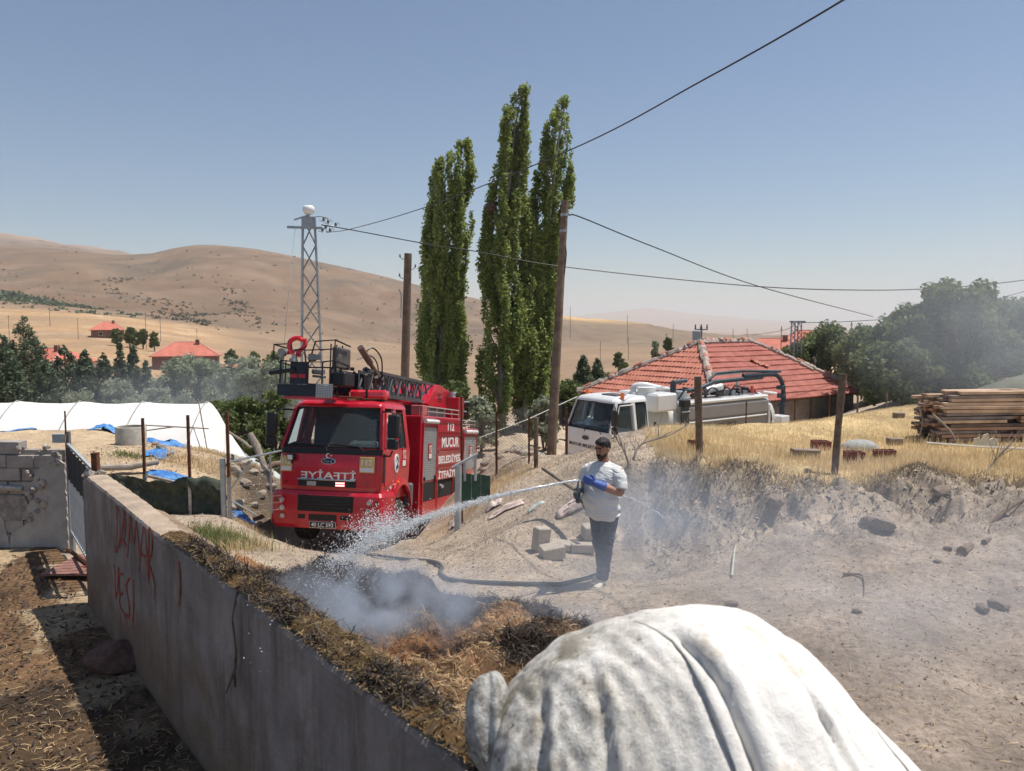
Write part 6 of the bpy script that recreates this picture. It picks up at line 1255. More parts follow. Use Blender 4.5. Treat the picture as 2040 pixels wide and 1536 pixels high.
def stalks(name, X, Y, Z, ln, w, m, label, cat='straw', lift=.35, mats=None, sel=None):
    n = len(X); a = RNG.random(n)*2*np.pi; e = RNG.normal(size=n)*lift; l = ln*RNG.uniform(.5, 1.4, n)/2
    dx, dy, dz = np.cos(a)*np.cos(e)*l, np.sin(a)*np.cos(e)*l, np.sin(e)*l; P = np.stack([X, Y, Z+np.abs(dz)*.7+.004], 1); d = np.stack([dx, dy, dz], 1)
    s = np.cross(d, np.array([0, 0, 1.])+RNG.normal(size=(n, 3))*.5); s /= np.linalg.norm(s, axis=1)[:, None]+1e-9; s *= (w*RNG.uniform(.6, 1.3, n)/2)[:, None]; bow = np.stack([RNG.normal(size=n)*.12*l, RNG.normal(size=n)*.12*l, RNG.random(n)*.2*l], 1)
    V = np.stack([P-d-s, P-d+s, P+bow+s, P+bow-s, P+d+s*.6, P+d-s*.6], 1).reshape(-1, 3); i = np.arange(n)[:, None]*6; Fq = np.concatenate([i+np.array([[0, 1, 2, 3]]), i+np.array([[3, 2, 4, 5]])], 0)
    r = RNG.random(n); o = npmesh(name, V, Fq, m, None, False, np.concatenate([r, r])); return tag(o, label, cat, kind='stuff')
def on_heap(n, f):
    X = RNG.uniform(-4.9, 2.4, n); Y = RNG.uniform(2.2, 9.2, n); q = (X-WA.x)*WNR.x+(Y-WA.y)*WNR.y; ok = (q > -.015) & (heap_h(X, Y)-np.where(q < .24, 1.565, height(X, Y)) > .03); X, Y = X[ok], Y[ok]; ok = f(X, Y); X, Y = X[ok], Y[ok]; return X, Y, heap_z(X, Y)
stalks('pale_straw', *on_heap(120000, lambda x, y: (RNG.random(len(x)) > char_w(x, y)*1.3-.02) & ((x-WA.x)*WNR.x+(y-WA.y)*WNR.y > .3)), .062, .0042, M_str, 'golden straw stalks lying over the unburnt parts of the heap')
stalks('charred_straw', *on_heap(110000, lambda x, y: RNG.random(len(x)) < char_w(x, y)), .085, .0055, M_char, 'black burnt stalks covering the far side of the heap', lift=.5)
stalks('damp_straw', *on_heap(120000, lambda x, y: ((x-WA.x)*WNR.x+(y-WA.y)*WNR.y < .75) & (RNG.random(len(x)) < .9)), .04, .0048, M_strd, 'short damp brown straw along the near wall edge')
# loose straw past the far edge of the heap and on the yard floor
X = RNG.normal(-3.75, .55, 4200); Y = RNG.normal(9.1, .5, 4200); ok = ((X-WA.x)*WNR.x+(Y-WA.y)*WNR.y > .3); X, Y = X[ok], Y[ok]; stalks('golden_straw', X, Y, height(X, Y)+RNG.random(len(X))*.05, .10, .006, M_str, 'golden loose straw spilled between the heap and the fire engine')
X = np.concatenate([RNG.uniform(-.4, 2.4, 5000), RNG.uniform(-1, 6, 4200)]); Y = np.concatenate([RNG.normal(7.0, .5, 5000), RNG.uniform(5, 10.5, 4200)]); ok = ((X-WA.x)*WNR.x+(Y-WA.y)*WNR.y > .6); X, Y = X[ok], Y[ok]; stalks('scattered_straw', X, Y, height(X, Y), .07, .005, M_str, 'thin scatter of straw on the trodden ground', lift=.15)
X = RNG.uniform(-9, -1.5, 15000); Y = 4.6+RNG.random(15000)**1.6*6.6; ok = ((X-WA.x)*WNR.x+(Y-WA.y)*WNR.y < -.05) & (RNG.random(len(X)) < 1.2-.16*(Y-4.6)); X, Y = X[ok], Y[ok]; stalks('yard_straw', X, Y, height(X, Y)*0+.015, .075, .005, M_str, 'chopped straw littering the dark yard floor', lift=.12)
X = RNG.uniform(-9, -1.5, 9000); Y = RNG.uniform(4.6, 11.2, 9000); ok = ((X-WA.x)*WNR.x+(Y-WA.y)*WNR.y < -.05); X, Y = X[ok], Y[ok]; stalks('yard_dung', X, Y, height(X, Y)*0+.012, .05, .018, M_char, 'dark crumbs of dung on the yard floor', lift=.3)

# ------------------------------------------------------------------ dry grass, weeds, clods
M_gr = leafmat('dry_grass', (.56, .42, .22), (.88, .73, .48), .45); M_gr2 = leafmat('brown_weed', (.16, .12, .08), (.42, .33, .22), .25); M_gg = leafmat('green_weed', (.10, .14, .04), (.30, .32, .12), .3)
def blades(name, X, Y, h, w, m, label, cat='grass', lean=.45, Z=None):
    n = len(X); Z = height(X, Y)-.02 if Z is None else Z; a = RNG.random(n)*2*np.pi; H = h*RNG.uniform(.35, 1.3, n); lx, ly = np.cos(a)*H*RNG.random(n)*lean, np.sin(a)*H*RNG.random(n)*lean; b = RNG.random(n)*np.pi; sx, sy = np.cos(b)*w/2, np.sin(b)*w/2
    P = np.stack([X, Y, Z], 1); s = np.stack([sx, sy, 0*sx], 1); M_ = P+np.stack([lx*.35, ly*.35, H*.6], 1); T = P+np.stack([lx, ly, H], 1)
    V = np.stack([P-s, P+s, M_+s*.8, M_-s*.8, T+s*.25, T-s*.25], 1).reshape(-1, 3); i = np.arange(n)[:, None]*6; Fq = np.concatenate([i+np.array([[0, 1, 2, 3]]), i+np.array([[3, 2, 4, 5]])], 0)
    cl = np.clip(.5+fbm(X*1.4, Y*1.4, 4, 80), 0, 1)*.6; r = np.clip(cl+RNG.random(n)*.5, 0, 1); return tag(npmesh(name, V, Fq, m, None, False, np.concatenate([r, r])), label, cat, kind='stuff')
def plateau(n, y0, y1):
    Y = y0+(y1-y0)*RNG.random(n)**1.1; u = RNG.uniform(.12, .72, n); X = u*Y; dn = fbm(X*.9, Y*.9, 4, 81); ok = (X-(Y-11)*.10 > 2.25) & (RNG.random(n) < .75+dn*1.2); return X[ok], Y[ok]
X, Y = plateau(90000, 12.0, 21.5); blades('dry_grass', X, Y, np.interp(Y, [12, 14.5, 17, 20], [.15, .13, .08, .05]), .008, M_gr, 'golden dry grass covering the raised ground before the tanker')
X, Y = plateau(9000, 12.0, 16); k = fbm(X*2, Y*2, 3, 83) > .12; blades('tall_dry_grass', X[k], Y[k], .24, .010, M_gr, 'taller tufts of dry golden grass on the raised ground', lean=.3)
X = RNG.uniform(2.2, 9, 9000); Y = 11.8+RNG.normal(size=9000)*.20; blades('bank_weeds', X, Y, .09, .010, M_gr2, 'dark brittle weeds hanging over the edge of the earth bank', lean=1.1)
X = RNG.uniform(3.5, 9.5, 9000); Y = RNG.uniform(9.6, 11.8, 9000); k = fbm(X*1.3, Y*1.3, 4, 84)+RNG.random(9000)*.5 > .25; blades('slope_weeds', X[k], Y[k], .05, .010, M_gr2, 'low grey brown weeds on the slope below the bank', lean=1.3)
X = RNG.uniform(-.6, 3.4, 12000); Y = RNG.uniform(11.5, 17.5, 12000); k = (fbm(X*1.2, Y*1.2, 4, 85)+RNG.random(12000)*.6 > .55) & (X > -1+(Y-11)*-.05); blades('verge_weeds', X[k], Y[k], .055, .008, M_gr2, 'small dry weeds on the slope behind the man', lean=.8)
X = RNG.normal(-.5, .6, 2600); Y = RNG.normal(17.0, .6, 2600); blades('verge_grass', X, Y, .11, .012, M_gr, 'dry golden grass at the foot of the wire fence posts')
p = atx(428, 12.9, 0); X = RNG.normal(p.x, .30, 1700); Y = RNG.normal(p.y, .28, 1700); blades('weed_clump', X, Y, .24, .013, M_gg, 'green and yellow weeds growing beside the net by the wall', lean=.6)
X = RNG.normal(p.x, .42, 2800); Y = RNG.normal(p.y, .4, 2800); blades('weed_clump', X, Y, .18, .011, M_gr, 'dry golden weeds mixed into the green clump by the net', lean=.6)
X = RNG.uniform(-8.5, -6.5, 5200); Y = RNG.uniform(17.8, 21, 5200); k = fbm(X, Y, 3, 86) > -.1; blades('mound_grass', X[k], Y[k], .14, .012, M_gr, 'dry tan grass on the right part of the mound')
X = RNG.uniform(-7.2, -5.2, 3000); Y = RNG.uniform(15.2, 16.8, 3000); blades('gate_grass', X, Y, .14, .012, M_gr, 'dry grass behind the open field gate')
p = atx(255, 17.8, 0); X = RNG.normal(p.x, .26, 420); Y = RNG.normal(p.y, .14, 420); blades('green_sprigs', X, Y, .10, .014, M_gg, 'low green sprigs on the bare mound')
# clods and pebbles
def clods(name, X, Y, s, m, label, dz=.2):
    n = len(X); Z = height(X, Y); S_ = s*RNG.uniform(.4, 1.6, n); base = np.array([[1, 0, 0], [-.5, .87, 0], [-.5, -.87, 0], [.3, .2, .8]])*1.; V = base[None]+RNG.normal(size=(n, 4, 3))*.25; a = RNG.random(n)*6.28; ca, sa = np.cos(a), np.sin(a)
    V = np.stack([V[..., 0]*ca[:, None]-V[..., 1]*sa[:, None], V[..., 0]*sa[:, None]+V[..., 1]*ca[:, None], V[..., 2]], 2)*S_[:, None, None]+np.stack([X, Y, Z], 1)[:, None]; i = np.arange(n)[:, None]*4
    Fq = np.concatenate([i+np.array([[0, 1, 3]]), i+np.array([[1, 2, 3]]), i+np.array([[2, 0, 3]])], 0); r = RNG.random(n); return tag(npmesh(name, V.reshape(-1, 3), Fq, m, None, False, np.concatenate([r, r, r])), label, 'stones', kind='stuff')
M_cl = leafmat('clod', (.20, .155, .12), (.40, .33, .26), 0.)
X = RNG.uniform(-3.5, 9, 18000); Y = 3.2+RNG.random(18000)*9; k = ((X-WA.x)*WNR.x+(Y-WA.y)*WNR.y > .5); clods('pebbles', X[k], Y[k], .011, M_cl, 'small stones and crumbs scattered over the trodden ground')
X = RNG.uniform(2.0, 9, 1500); Y = RNG.normal(11.1, .45, 1500); clods('clods', X, Y, .026, M_cl, 'loose clods at the foot of the earth bank')
X = RNG.uniform(-4.5, 3, 9000); Y = RNG.uniform(10, 20, 9000); clods('pebbles', X, Y, .014, M_cl, 'small stones on the track and the slope behind the man')
X = RNG.uniform(-10, -3.5, 5000); Y = RNG.uniform(14, 22, 5000); clods('pebbles', X, Y, .02, M_cl, 'small stones on the bare mound')

# ------------------------------------------------------------------ big white sack in the foreground
def big_sack():
    xs = [-.20, -.12, -.06, .0, .2, .5, .75, .96, 1.19, 1.34, 1.57, 1.9, 2.2, 2.4]; zs = [.9, 1.55, 1.86, 2.0, 2.17, 2.27, 2.31, 2.27, 2.10, 1.94, 1.70, 1.25, .75, .5]
    n, k = 300, 150; c0 = Vector((.9, 2.95, .5)); U = np.linspace(0, 1, n); prm = np.linspace(0, 1, 14)
    # even spacing along the outline
    X_ = np.interp(U, prm, xs); Zt = np.interp(U, prm, zs); ker = np.hanning(25); ker /= ker.sum(); pad = lambda a: np.convolve(np.pad(a, 12, mode='edge'), ker, 'valid'); X_ = pad(X_); Zt = pad(Zt)
    A = np.zeros((n, k, 3)); Vv = np.linspace(-1, 1, k)
    for j, v in enumerate(Vv):
        w = abs(v); prof = (1-w**2.3)**.62 if w < 1 else 0; ry = (1.05 if v < 0 else .55)*(.62+.38*np.sin(np.clip((X_+.25)/2.6, 0, 1)*np.pi)); A[:, j, 0] = X_+.10*w*w*np.sign(X_-.9)*.6; A[:, j, 1] = 2.95+v*ry; A[:, j, 2] = .35+(Zt-.35)*prof
    B = A.reshape(-1, 3); x, y, z = B[:, 0].copy(), B[:, 1].copy(), B[:, 2].copy(); w = np.clip((z-.6)/1.2, 0, 1)
    fr = np.clip((2.95-y)/.9, 0, 1)                                   # how far down the front
    def crease(u0, slope, wd, amp, s0=.0):                            # a fold running down the front from the crest
        d = x-(u0+slope*fr); return -amp*np.exp(-(d/wd)**2)*sstep(fr, s0, s0+.25)+amp*.9*np.exp(-((d-wd*1.7)/(wd*1.1))**2)*sstep(fr, s0, s0+.25)
    dz = crease(.50, .46, .026, .034, .08)+crease(.78, .58, .022, .014, .25)+crease(1.12, .60, .03, .020, .1)+crease(.26, .12, .022, .024, .15)+crease(.12, -.03, .018, .022, .1)+crease(1.42, .3, .02, .015, .1)
    lw = fbm((x-.5*fr)*11, fr*2.2+x, 4, 97); dz += (.5-np.abs(lw))*.042*(.3+fr)+.016*(1-np.abs(fbm((x-.5*fr)*26, fr*4+x*2, 3, 98))*2)*(.2+fr)+.030*fbm(x*3, y*3, 5, 90)+.020*(1-np.abs(fbm(x*6+z*2, y*6, 4, 92)))*(x < .55)*fr+.012*fbm(x*16, y*16, 3, 93)*np.clip(.6-x, 0, 1)*2
    y2 = y-dz*.55; z2 = z+dz*.9; x2 = x+.02*fbm(z*6, y*6, 3, 94); V = np.stack([x2, y2, z2], 1)-np.array(c0)[None]; A = V
    i0 = np.arange(n*k).reshape(n, k); Fq = np.stack([i0[:-1, :-1].ravel(), i0[1:, :-1].ravel(), i0[1:, 1:].ravel(), i0[:-1, 1:].ravel()], 1)
    m = bpy.data.materials.new('woven_sack'); m.use_nodes = True; N = m.node_tree.nodes; L = m.node_tree.links; bs = N['Principled BSDF']; bs.inputs['Roughness'].default_value = .6
    tc = N.new('ShaderNodeTexCoord'); sp = N.new('ShaderNodeSeparateXYZ'); L.new(tc.outputs['Object'], sp.inputs[0])
    def nz_(sc, ro=.75): q = N.new('ShaderNodeTexNoise'); q.inputs['Scale'].default_value = sc; q.inputs['Detail'].default_value = 10; q.inputs['Roughness'].default_value = ro; L.new(tc.outputs['Object'], q.inputs['Vector']); return q
    def mr(src, a0, a1, v0, v1): r = N.new('ShaderNodeMapRange'); r.inputs[1].default_value = a0; r.inputs[2].default_value = a1; r.inputs[3].default_value = v0; r.inputs[4].default_value = v1; L.new(src, r.inputs[0]); return r.outputs[0]
    def ma(op, a_, b_):
        q = N.new('ShaderNodeMath'); q.operation = op
        for t_, v_ in ((0, a_), (1, b_)):
            if isinstance(v_, float): q.inputs[t_].default_value = v_
            else: L.new(v_, q.inputs[t_])
        q.use_clamp = op == 'MULTIPLY'; return q.outputs[0]
    dirt = ma('MULTIPLY', mr(sp.outputs[0], -.1, -.7, 0, 1), mr(nz_(6).outputs['Fac'], .36, .58, .15, 1)); dirt2 = ma('MULTIPLY', mr(nz_(23).outputs['Fac'], .56, .66, 0, 1), mr(sp.outputs[0], .0, -.75, 0, 1))
    st = ma('MULTIPLY', mr(nz_(3.0, .6).outputs['Fac'], .59, .67, 0, .6), 1.0)
    mx = N.new('ShaderNodeMixRGB'); mx.inputs[1].default_value = (.88, .84, .78, 1); mx.inputs[2].default_value = (.56, .42, .28, 1); L.new(st, mx.inputs[0])
    m2 = N.new('ShaderNodeMixRGB'); m2.inputs[2].default_value = (.25, .22, .17, 1); L.new(dirt, m2.inputs[0]); L.new(mx.outputs[0], m2.inputs[1])
    m3 = N.new('ShaderNodeMixRGB'); m3.inputs[2].default_value = (.08, .06, .035, 1); L.new(dirt2, m3.inputs[0]); L.new(m2.outputs[0], m3.inputs[1]); L.new(m3.outputs[0], bs.inputs['Base Color'])
    bp = N.new('ShaderNodeBump'); bp.inputs['Distance'].default_value = .016; L.new(nz_(11).outputs['Fac'], bp.inputs['Height']); L.new(bp.outputs[0], bs.inputs['Normal'])
    root = empty('feed_sack', c0, (0, 0, 0), 'huge bulging white sack with a soiled left end in the right foreground', 'sack')
    o = npmesh('sack_cloth', A, Fq, m, root, True)
    Ag = A.reshape(n, k, 3); du = np.gradient(Ag, axis=0); dvv = np.gradient(Ag, axis=1); nn = np.cross(du, dvv); nn /= np.linalg.norm(nn, axis=2)[..., None]+1e-9; nn *= np.sign(nn[..., 2:3]+1e-9)
    XX = Ag[..., 0]+.9; FRr = np.clip((2.95-(Ag[..., 1]+2.95))/.9, 0, 1)
    for u0, sl_, off, wd_ in ((.44, .50, .020, .42), (1.20, .62, .014, .30)):
        rows = [r_ for r_ in range(4, k) if Vv[r_] < -.04]; m_ = 26; V2 = []
        for r_ in rows:
            xr = Ag[:, r_, 0]; o_ = np.argsort(xr); fr_ = float(np.clip(-np.median(Ag[:, r_, 1])/.9, 0, 1)); st_ = u0+sl_*fr_+.018*math.sin(fr_*7)-.9; lf = off*float(sstep(fr_, .05, .4))
            for c_ in range(m_):
                t_ = c_/(m_-1); xx = st_+wd_*t_; P_ = [float(np.interp(xx, xr[o_], Ag[o_, r_, a_])) for a_ in range(3)]; N_ = [float(np.interp(xx, xr[o_], nn[o_, r_, a_])) for a_ in range(3)]; l_ = lf*(1-t_)**.7*(1-.25*(c_ == 0))+.001-.006*t_; V2.append([P_[a_]+N_[a_]*l_ for a_ in range(3)])
        q_ = np.arange(len(rows)*m_).reshape(len(rows), m_); Fo = np.stack([q_[:-1, :-1].ravel(), q_[:-1, 1:].ravel(), q_[1:, 1:].ravel(), q_[1:, :-1].ravel()], 1); oo = npmesh('overlapping_fold', V2, Fo, m, root, True); oo.modifiers.new('s', 'SOLIDIFY').thickness = .005
    # smaller soiled white flap left of it
    c1 = Vector((-.08, 2.86, 1.93)); n2, k2 = 60, 34; V = []; Fq = []
    for i in range(n2):
        a = 2*math.pi*i/n2
        for j in range(k2):
            b = j/(k2-1)*math.pi; r = math.sin(b); fold = 1+.12*math.sin(a*7+b*2)*r
            V.append(((.085+.03*math.cos(b))*r*math.cos(a)*fold+.06*math.cos(b)**2, .10*r*math.sin(a)*fold, .24*math.cos(b)+.025*math.sin(a*5)*r))
    for i in range(n2):
        for j in range(k2-1): a = i*k2+j; b = ((i+1) % n2)*k2+j; Fq.append((a, a+1, b+1, b))
    o2 = npmesh('sack_corner', V, Fq, mat('soiled_sack', (.16, .145, .12), .7, scale=14, col2=(.62, .60, .56), bump=.02, bscale=18), None, True); o2.location = c1+Vector((0, 0, -.12)); o2.rotation_euler = (R(-12), R(-16), 0); tag(o2, 'small soiled sack corner standing on the wall edge left of the huge sack', 'sack')
big_sack()
# ------------------------------------------------------------------ man with the hose
def ell(c, rx, ry, n=18, tilt=None, p=1.0):
    c = Vector(c); out = []
    for k in range(n):
        a = 2*math.pi*k/n; q = Vector((rx*math.cos(a), ry*math.sin(a), 0))
        if tilt is not None: q = tilt@q
        out.append(c+q)
    return out
def limb(mb, path, radii, n=14, flat=1.0):
    """closed tapered limb with rounded ends"""
    P = [Vector(p) for p in path]; a = (P[0]-P[1]).normalized()*radii[0]*.6; b = (P[-1]-P[-2]).normalized()*radii[-1]*.6
    mb.tube([P[0]+a]+P+[P[-1]+b], [radii[0]*.45]+list(radii)+[radii[-1]*.45], n)
M_skin = mat('skin', (.36, .17, .10), .6, scale=20, var=.08); M_jean = mat('dark_jeans', (.035, .055, .085), .85, scale=14, var=.25, bump=.004, bscale=60); M_hair = mat('black_hair', (.012, .009, .008), .6, scale=60, var=.5, bump=.006, bscale=80)
M_blueg = mat('blue_glove', (.045, .10, .36), .6, scale=12, var=.15, bump=.003, bscale=60); M_darkg = mat('dark_glove', (.045, .055, .07), .7, scale=12, var=.3); M_shoe = mat('cream_shoe', (.62, .57, .46), .7, scale=12, var=.12, bump=.003, bscale=50); M_brow = M_hair
def shirtmat():
    m = bpy.data.materials.new('striped_shirt'); m.use_nodes = True; N = m.node_tree.nodes; L = m.node_tree.links; b = N['Principled BSDF']; b.inputs['Roughness'].default_value = .85
    tc = N.new('ShaderNodeTexCoord'); wv = N.new('ShaderNodeTexWave'); wv.bands_direction = 'Z'; wv.inputs['Scale'].default_value = 13; wv.inputs['Distortion'].default_value = .6; wv.inputs['Detail'].default_value = 2; L.new(tc.outputs['Object'], wv.inputs['Vector'])
    cr = N.new('ShaderNodeValToRGB'); cr.color_ramp.elements[0].position = .0; cr.color_ramp.elements[1].position = .2; cr.color_ramp.elements[0].color = (.48, .49, .51, 1); cr.color_ramp.elements[1].color = (.66, .65, .63, 1); L.new(wv.outputs['Fac'], cr.inputs[0]); L.new(cr.outputs[0], b.inputs['Base Color'])
    nz = N.new('ShaderNodeTexNoise'); nz.inputs['Scale'].default_value = 9; nz.inputs['Detail'].default_value = 4; L.new(tc.outputs['Object'], nz.inputs['Vector']); bp = N.new('ShaderNodeBump'); bp.inputs['Distance'].default_value = .02; L.new(nz.outputs['Fac'], bp.inputs['Height']); L.new(bp.outputs[0], b.inputs['Normal']); return m
MX, MY = 1.09, 9.05; MZ = gz(MX, MY)+.012
MAN = empty('person', (MX, MY, MZ), (0, 0, R(-40)), 'man in a pale striped T-shirt, dark jeans and blue gloves hosing the smoking straw', 'person')
# local frame: he faces -y; +x is his left.  heights for a man of 1.74 m
def man():
    # key points
    hipL, hipR = Vector((.09, .02, .90)), Vector((-.09, .02, .90)); kneeL, kneeR = Vector((.08, -.06, .49)), Vector((-.09, .05, .50)); ankL, ankR = Vector((.05, -.09, .09)), Vector((-.09, .17, .09))
    shL, shR = Vector((.195, .02, 1.385)), Vector((-.195, .0, 1.385)); elL = Vector((.285, -.07, 1.14)); wrL = Vector((.055, -.26, 1.255)); elR = Vector((-.29, -.02, 1.17)); wrR = Vector((-.16, -.27, 1.13))
    neck = Vector((0, .0, 1.46)); head = Vector((0, -.02, 1.62))
    body = MB()
    def torso(mb, g):
        T = [(.84, .155, .115, .01), (.93, .175, .135, .0), (1.02, .185, .165, -.03), (1.12, .185, .175, -.045), (1.22, .185, .16, -.035), (1.33, .19, .13, -.01), (1.40, .17, .10, .0), (1.445, .11, .07, .0)]
        mb.loft([ell((0, yo, z), rx+g, ry+g, 22) for z, rx, ry, yo in T])
    torso(body, 0)
    limb(body, [neck-Vector((0, 0, .06)), neck+Vector((0, -.01, .08))], [.065, .06])
    # head: skull, jaw, nose, ears, brow
    HR = [( -.115, .030, .035, -.045), (-.095, .048, .055, -.035), (-.06, .062, .075, -.022), (-.02, .070, .088, -.008), (.02, .075, .095, .0), (.06, .074, .093, .004), (.095, .060, .075, .008), (.118, .032, .042, .01)]
    tl = Euler((R(10), 0, R(-6))).to_matrix()
    def hp(x, y, z): return head+tl@Vector((x, y, z))
    body.loft([[hp(rx*math.cos(a), yo+ry*math.sin(a), z) for a in [2*math.pi*k/20 for k in range(20)]] for z, rx, ry, yo in HR])
    limb(body, [hp(0, -.095, .015), hp(0, -.118, -.022)], [.011, .017], 8); limb(body, [hp(-.05, -.078, .03), hp(.05, -.078, .03)], [.012, .012], 8)
    limb(body, [hp(-.024, -.083, -.062), hp(.024, -.083, -.062)], [.010, .010], 8); limb(body, [hp(0, -.07, -.095), hp(0, -.072, -.10)], [.026, .026], 8)
    for s in (-1, 1): limb(body, [hp(s*.078, .0, .02), hp(s*.077, .008, -.025)], [.016, .011], 8)
    for a, b, c in ((shL, elL, wrL), (shR, elR, wrR)): limb(body, [a, a.lerp(b, .5), b], [.062, .054, .044]); limb(body, [b, b.lerp(c, .4), c], [.045, .046, .031])
    # hands with five bent fingers, closed round the nozzle
    def hand(mb, w, d, up, side, sc=1.0):
        """w wrist, d pointing direction, up palm normal away, side towards thumb"""
        d = d.normalized(); side = (side-d*side.dot(d)).normalized(); nrm = d.cross(side).normalized()*up
        pc = w+d*.05*sc; mb.loft([[w+d*(t*sc)+side*(rx*sc*math.cos(a))+nrm*(rz*sc*math.sin(a)) for a in [2*math.pi*k/12 for k in range(12)]] for t, rx, rz in ((-.01, .024, .020), (.02, .036, .021), (.06, .044, .018), (.088, .042, .015))])
        for k in range(4):
            o_ = (.031-.0205*k)*sc; L_ = (.078, .086, .08, .064)[k]*sc; b0 = w+d*(.082*sc)+side*o_; r = .0092*sc
            p1 = b0+d*L_*.40+nrm*.006*sc; p2 = p1+d*L_*.12+nrm*L_*.34; p3 = p2-d*L_*.26+nrm*L_*.14; limb(mb, [b0-d*.01, p1, p2, p3], [r*1.15, r*1.05, r, r*.85], 8)
        t0 = w+d*.022*sc+side*.034*sc; limb(mb, [t0, t0+side*.026*sc+d*.028*sc+nrm*.012*sc, t0+side*.018*sc+d*.052*sc+nrm*.038*sc], [.014*sc, .0115*sc, .0095*sc], 8)
    dl = (wrL-elL).normalized(); dr = (wrR-elR).normalized(); body_h = MB()
    hand(body, wrL, dl, 1, Vector((0, -.2, 1))); hand(body, wrR, dr, 1, Vector((0, -.2, 1)))
    for a, b, c in ((hipL, kneeL, ankL), (hipR, kneeR, ankR)): limb(body, [a, a.lerp(b, .4), b], [.095, .088, .060]); limb(body, [b, b.lerp(c, .35), c], [.058, .062, .040])
    bo = remesh('body', body, .0075, M_skin, MAN, 3)
    # face details
    for s in (-1, 1):
        bpy_e = MB(); c = hp(s*.030, -.086, .008); bpy_e.loft([[c+tl@Vector((.011*math.cos(a)*q, -.006*q2, .006*math.sin(a)*q)) for a in [2*math.pi*k/10 for k in range(10)]] for q, q2 in ((1, 0), (.7, .8), (.1, 1))], True, True); bpy_e.build('eye', mat('eye', (.03, .02, .015), .2), MAN)
    MB().tube([hp(-.052, -.082, .036), hp(-.03, -.098, .042), hp(-.01, -.098, .036)], .006, 6).tube([hp(.052, -.082, .036), hp(.03, -.098, .042), hp(.01, -.098, .036)], .006, 6).build('eyebrow', M_hair, MAN)
    mo = MB(); limb(mo, [hp(-.036, -.083, -.052), hp(-.015, -.100, -.042), hp(.015, -.100, -.042), hp(.036, -.083, -.052)], [.007, .012, .012, .007], 8); mo.build('moustache', M_hair, MAN)
    # beard shadow along the jaw
    jb = MB(); jb.loft([[hp((rx+.003)*math.cos(a), yo+(ry+.003)*math.sin(a), z) for a in [math.pi+math.pi*k/16 for k in range(17)]]+[hp((rx-.012)*math.cos(a), yo+(ry-.012)*math.sin(a), z) for a in [math.pi+math.pi*k/16 for k in range(16, -1, -1)]] for z, rx, ry, yo in ((-.117, .028, .033, -.045), (-.095, .049, .056, -.035), (-.062, .063, .074, -.022), (-.035, .067, .066, -.012))]); jb.build('beard', mat('stubble', (.05, .03, .022), .8, scale=60, var=.4), MAN)
    # hair: cap of short tufts
    hb = MB(); rr = random.Random(4)
    hb.loft([[hp(rx*math.cos(a), yo+ry*math.sin(a), z+(.0 if math.sin(a) > -.5 else .022*k_)) for a in [2*math.pi*k/22 for k in range(22)]] for z, rx, ry, yo, k_ in ((.0, .080, .088, .022, 3), (.03, .084, .095, .016, 2), (.075, .083, .100, .008, 1), (.108, .070, .086, .006, .4), (.132, .044, .055, .006, 0), (.139, .015, .02, .004, 0))])
    for k in range(150):
        a = rr.random()*6.28; e = rr.uniform(.0, 1.5) if math.sin(a) < -.3 else rr.uniform(-.15, 1.4); c = hp(.076*math.cos(a)*math.cos(e), .010+.092*math.sin(a)*math.cos(e), .045+.088*math.sin(e)); limb(hb, [c, c+tl@Vector((rr.uniform(-.015, .015), rr.uniform(-.02, .01), rr.uniform(0, .014)))], [.012, .007], 6)
    remesh('hair', hb, .006, M_hair, MAN, 1)
    # T-shirt
    sb = MB()
    T = [(.80, .175, .150, -.01), (.83, .196, .172, -.02), (.92, .202, .190, -.035), (1.02, .208, .205, -.05), (1.12, .208, .205, -.052), (1.22, .204, .182, -.036), (1.32, .212, .155, -.012), (1.385, .198, .128, .0), (1.43, .140, .10, .0), (1.472, .076, .074, .0)]
    rings = []
    for z, rx, ry, yo in T:
        w = max(0, 1-(z-.83)/.55); rings.append([Vector(((rx+.006*w*math.sin(7*a+z*30))*math.cos(a), yo+(ry+.008*w*math.sin(5*a+z*44))*math.sin(a), z+.006*math.sin(3*a))) for a in [2*math.pi*k/30 for k in range(30)]])
    sb.loft(rings)
    for sg, a, b in ((1, shL, elL), (-1, shR, elR)):
        a2_ = Vector((sg*.165, a.y, 1.372)); sb.tube([Vector((sg*.06, a.y, 1.415)), a2_, a2_.lerp(b, .38)+Vector((sg*.022, 0, .03)), a.lerp(b, .62)+Vector((sg*.01, 0, 0)), a.lerp(b, .82)], [.058, .076, .078, .074, .076], 16)
    so = remesh('t_shirt', sb, .007, shirtmat(), MAN, 3); me = so.data; co = np.zeros(len(me.vertices)*3, dtype=np.float32); me.vertices.foreach_get('co', co); co = co.reshape(-1, 3); nn_ = np.zeros_like(co.ravel()); me.vertices.foreach_get('normal', nn_); nn_ = nn_.reshape(-1, 3)
    fz = fbm(co[:, 0]*5+co[:, 2]*3, co[:, 2]*16+co[:, 0]*5, 4, 95); lo_ = 1-sstep(co[:, 2], .95, 1.3); am = (.006+.012*lo_+.010*np.exp(-((np.abs(co[:, 0])-.2)/.06)**2)); co += nn_*((1-np.abs(fz)*2.2)*am)[:, None]; me.vertices.foreach_set('co', co.ravel()); me.update()
    # jeans
    jb = MB(); jb.loft([ell((0, yo, z), rx, ry, 22) for z, rx, ry, yo in ((.80, .165, .125, .015), (.88, .183, .145, .005), (.95, .186, .158, -.01), (.99, .184, .160, -.015))])
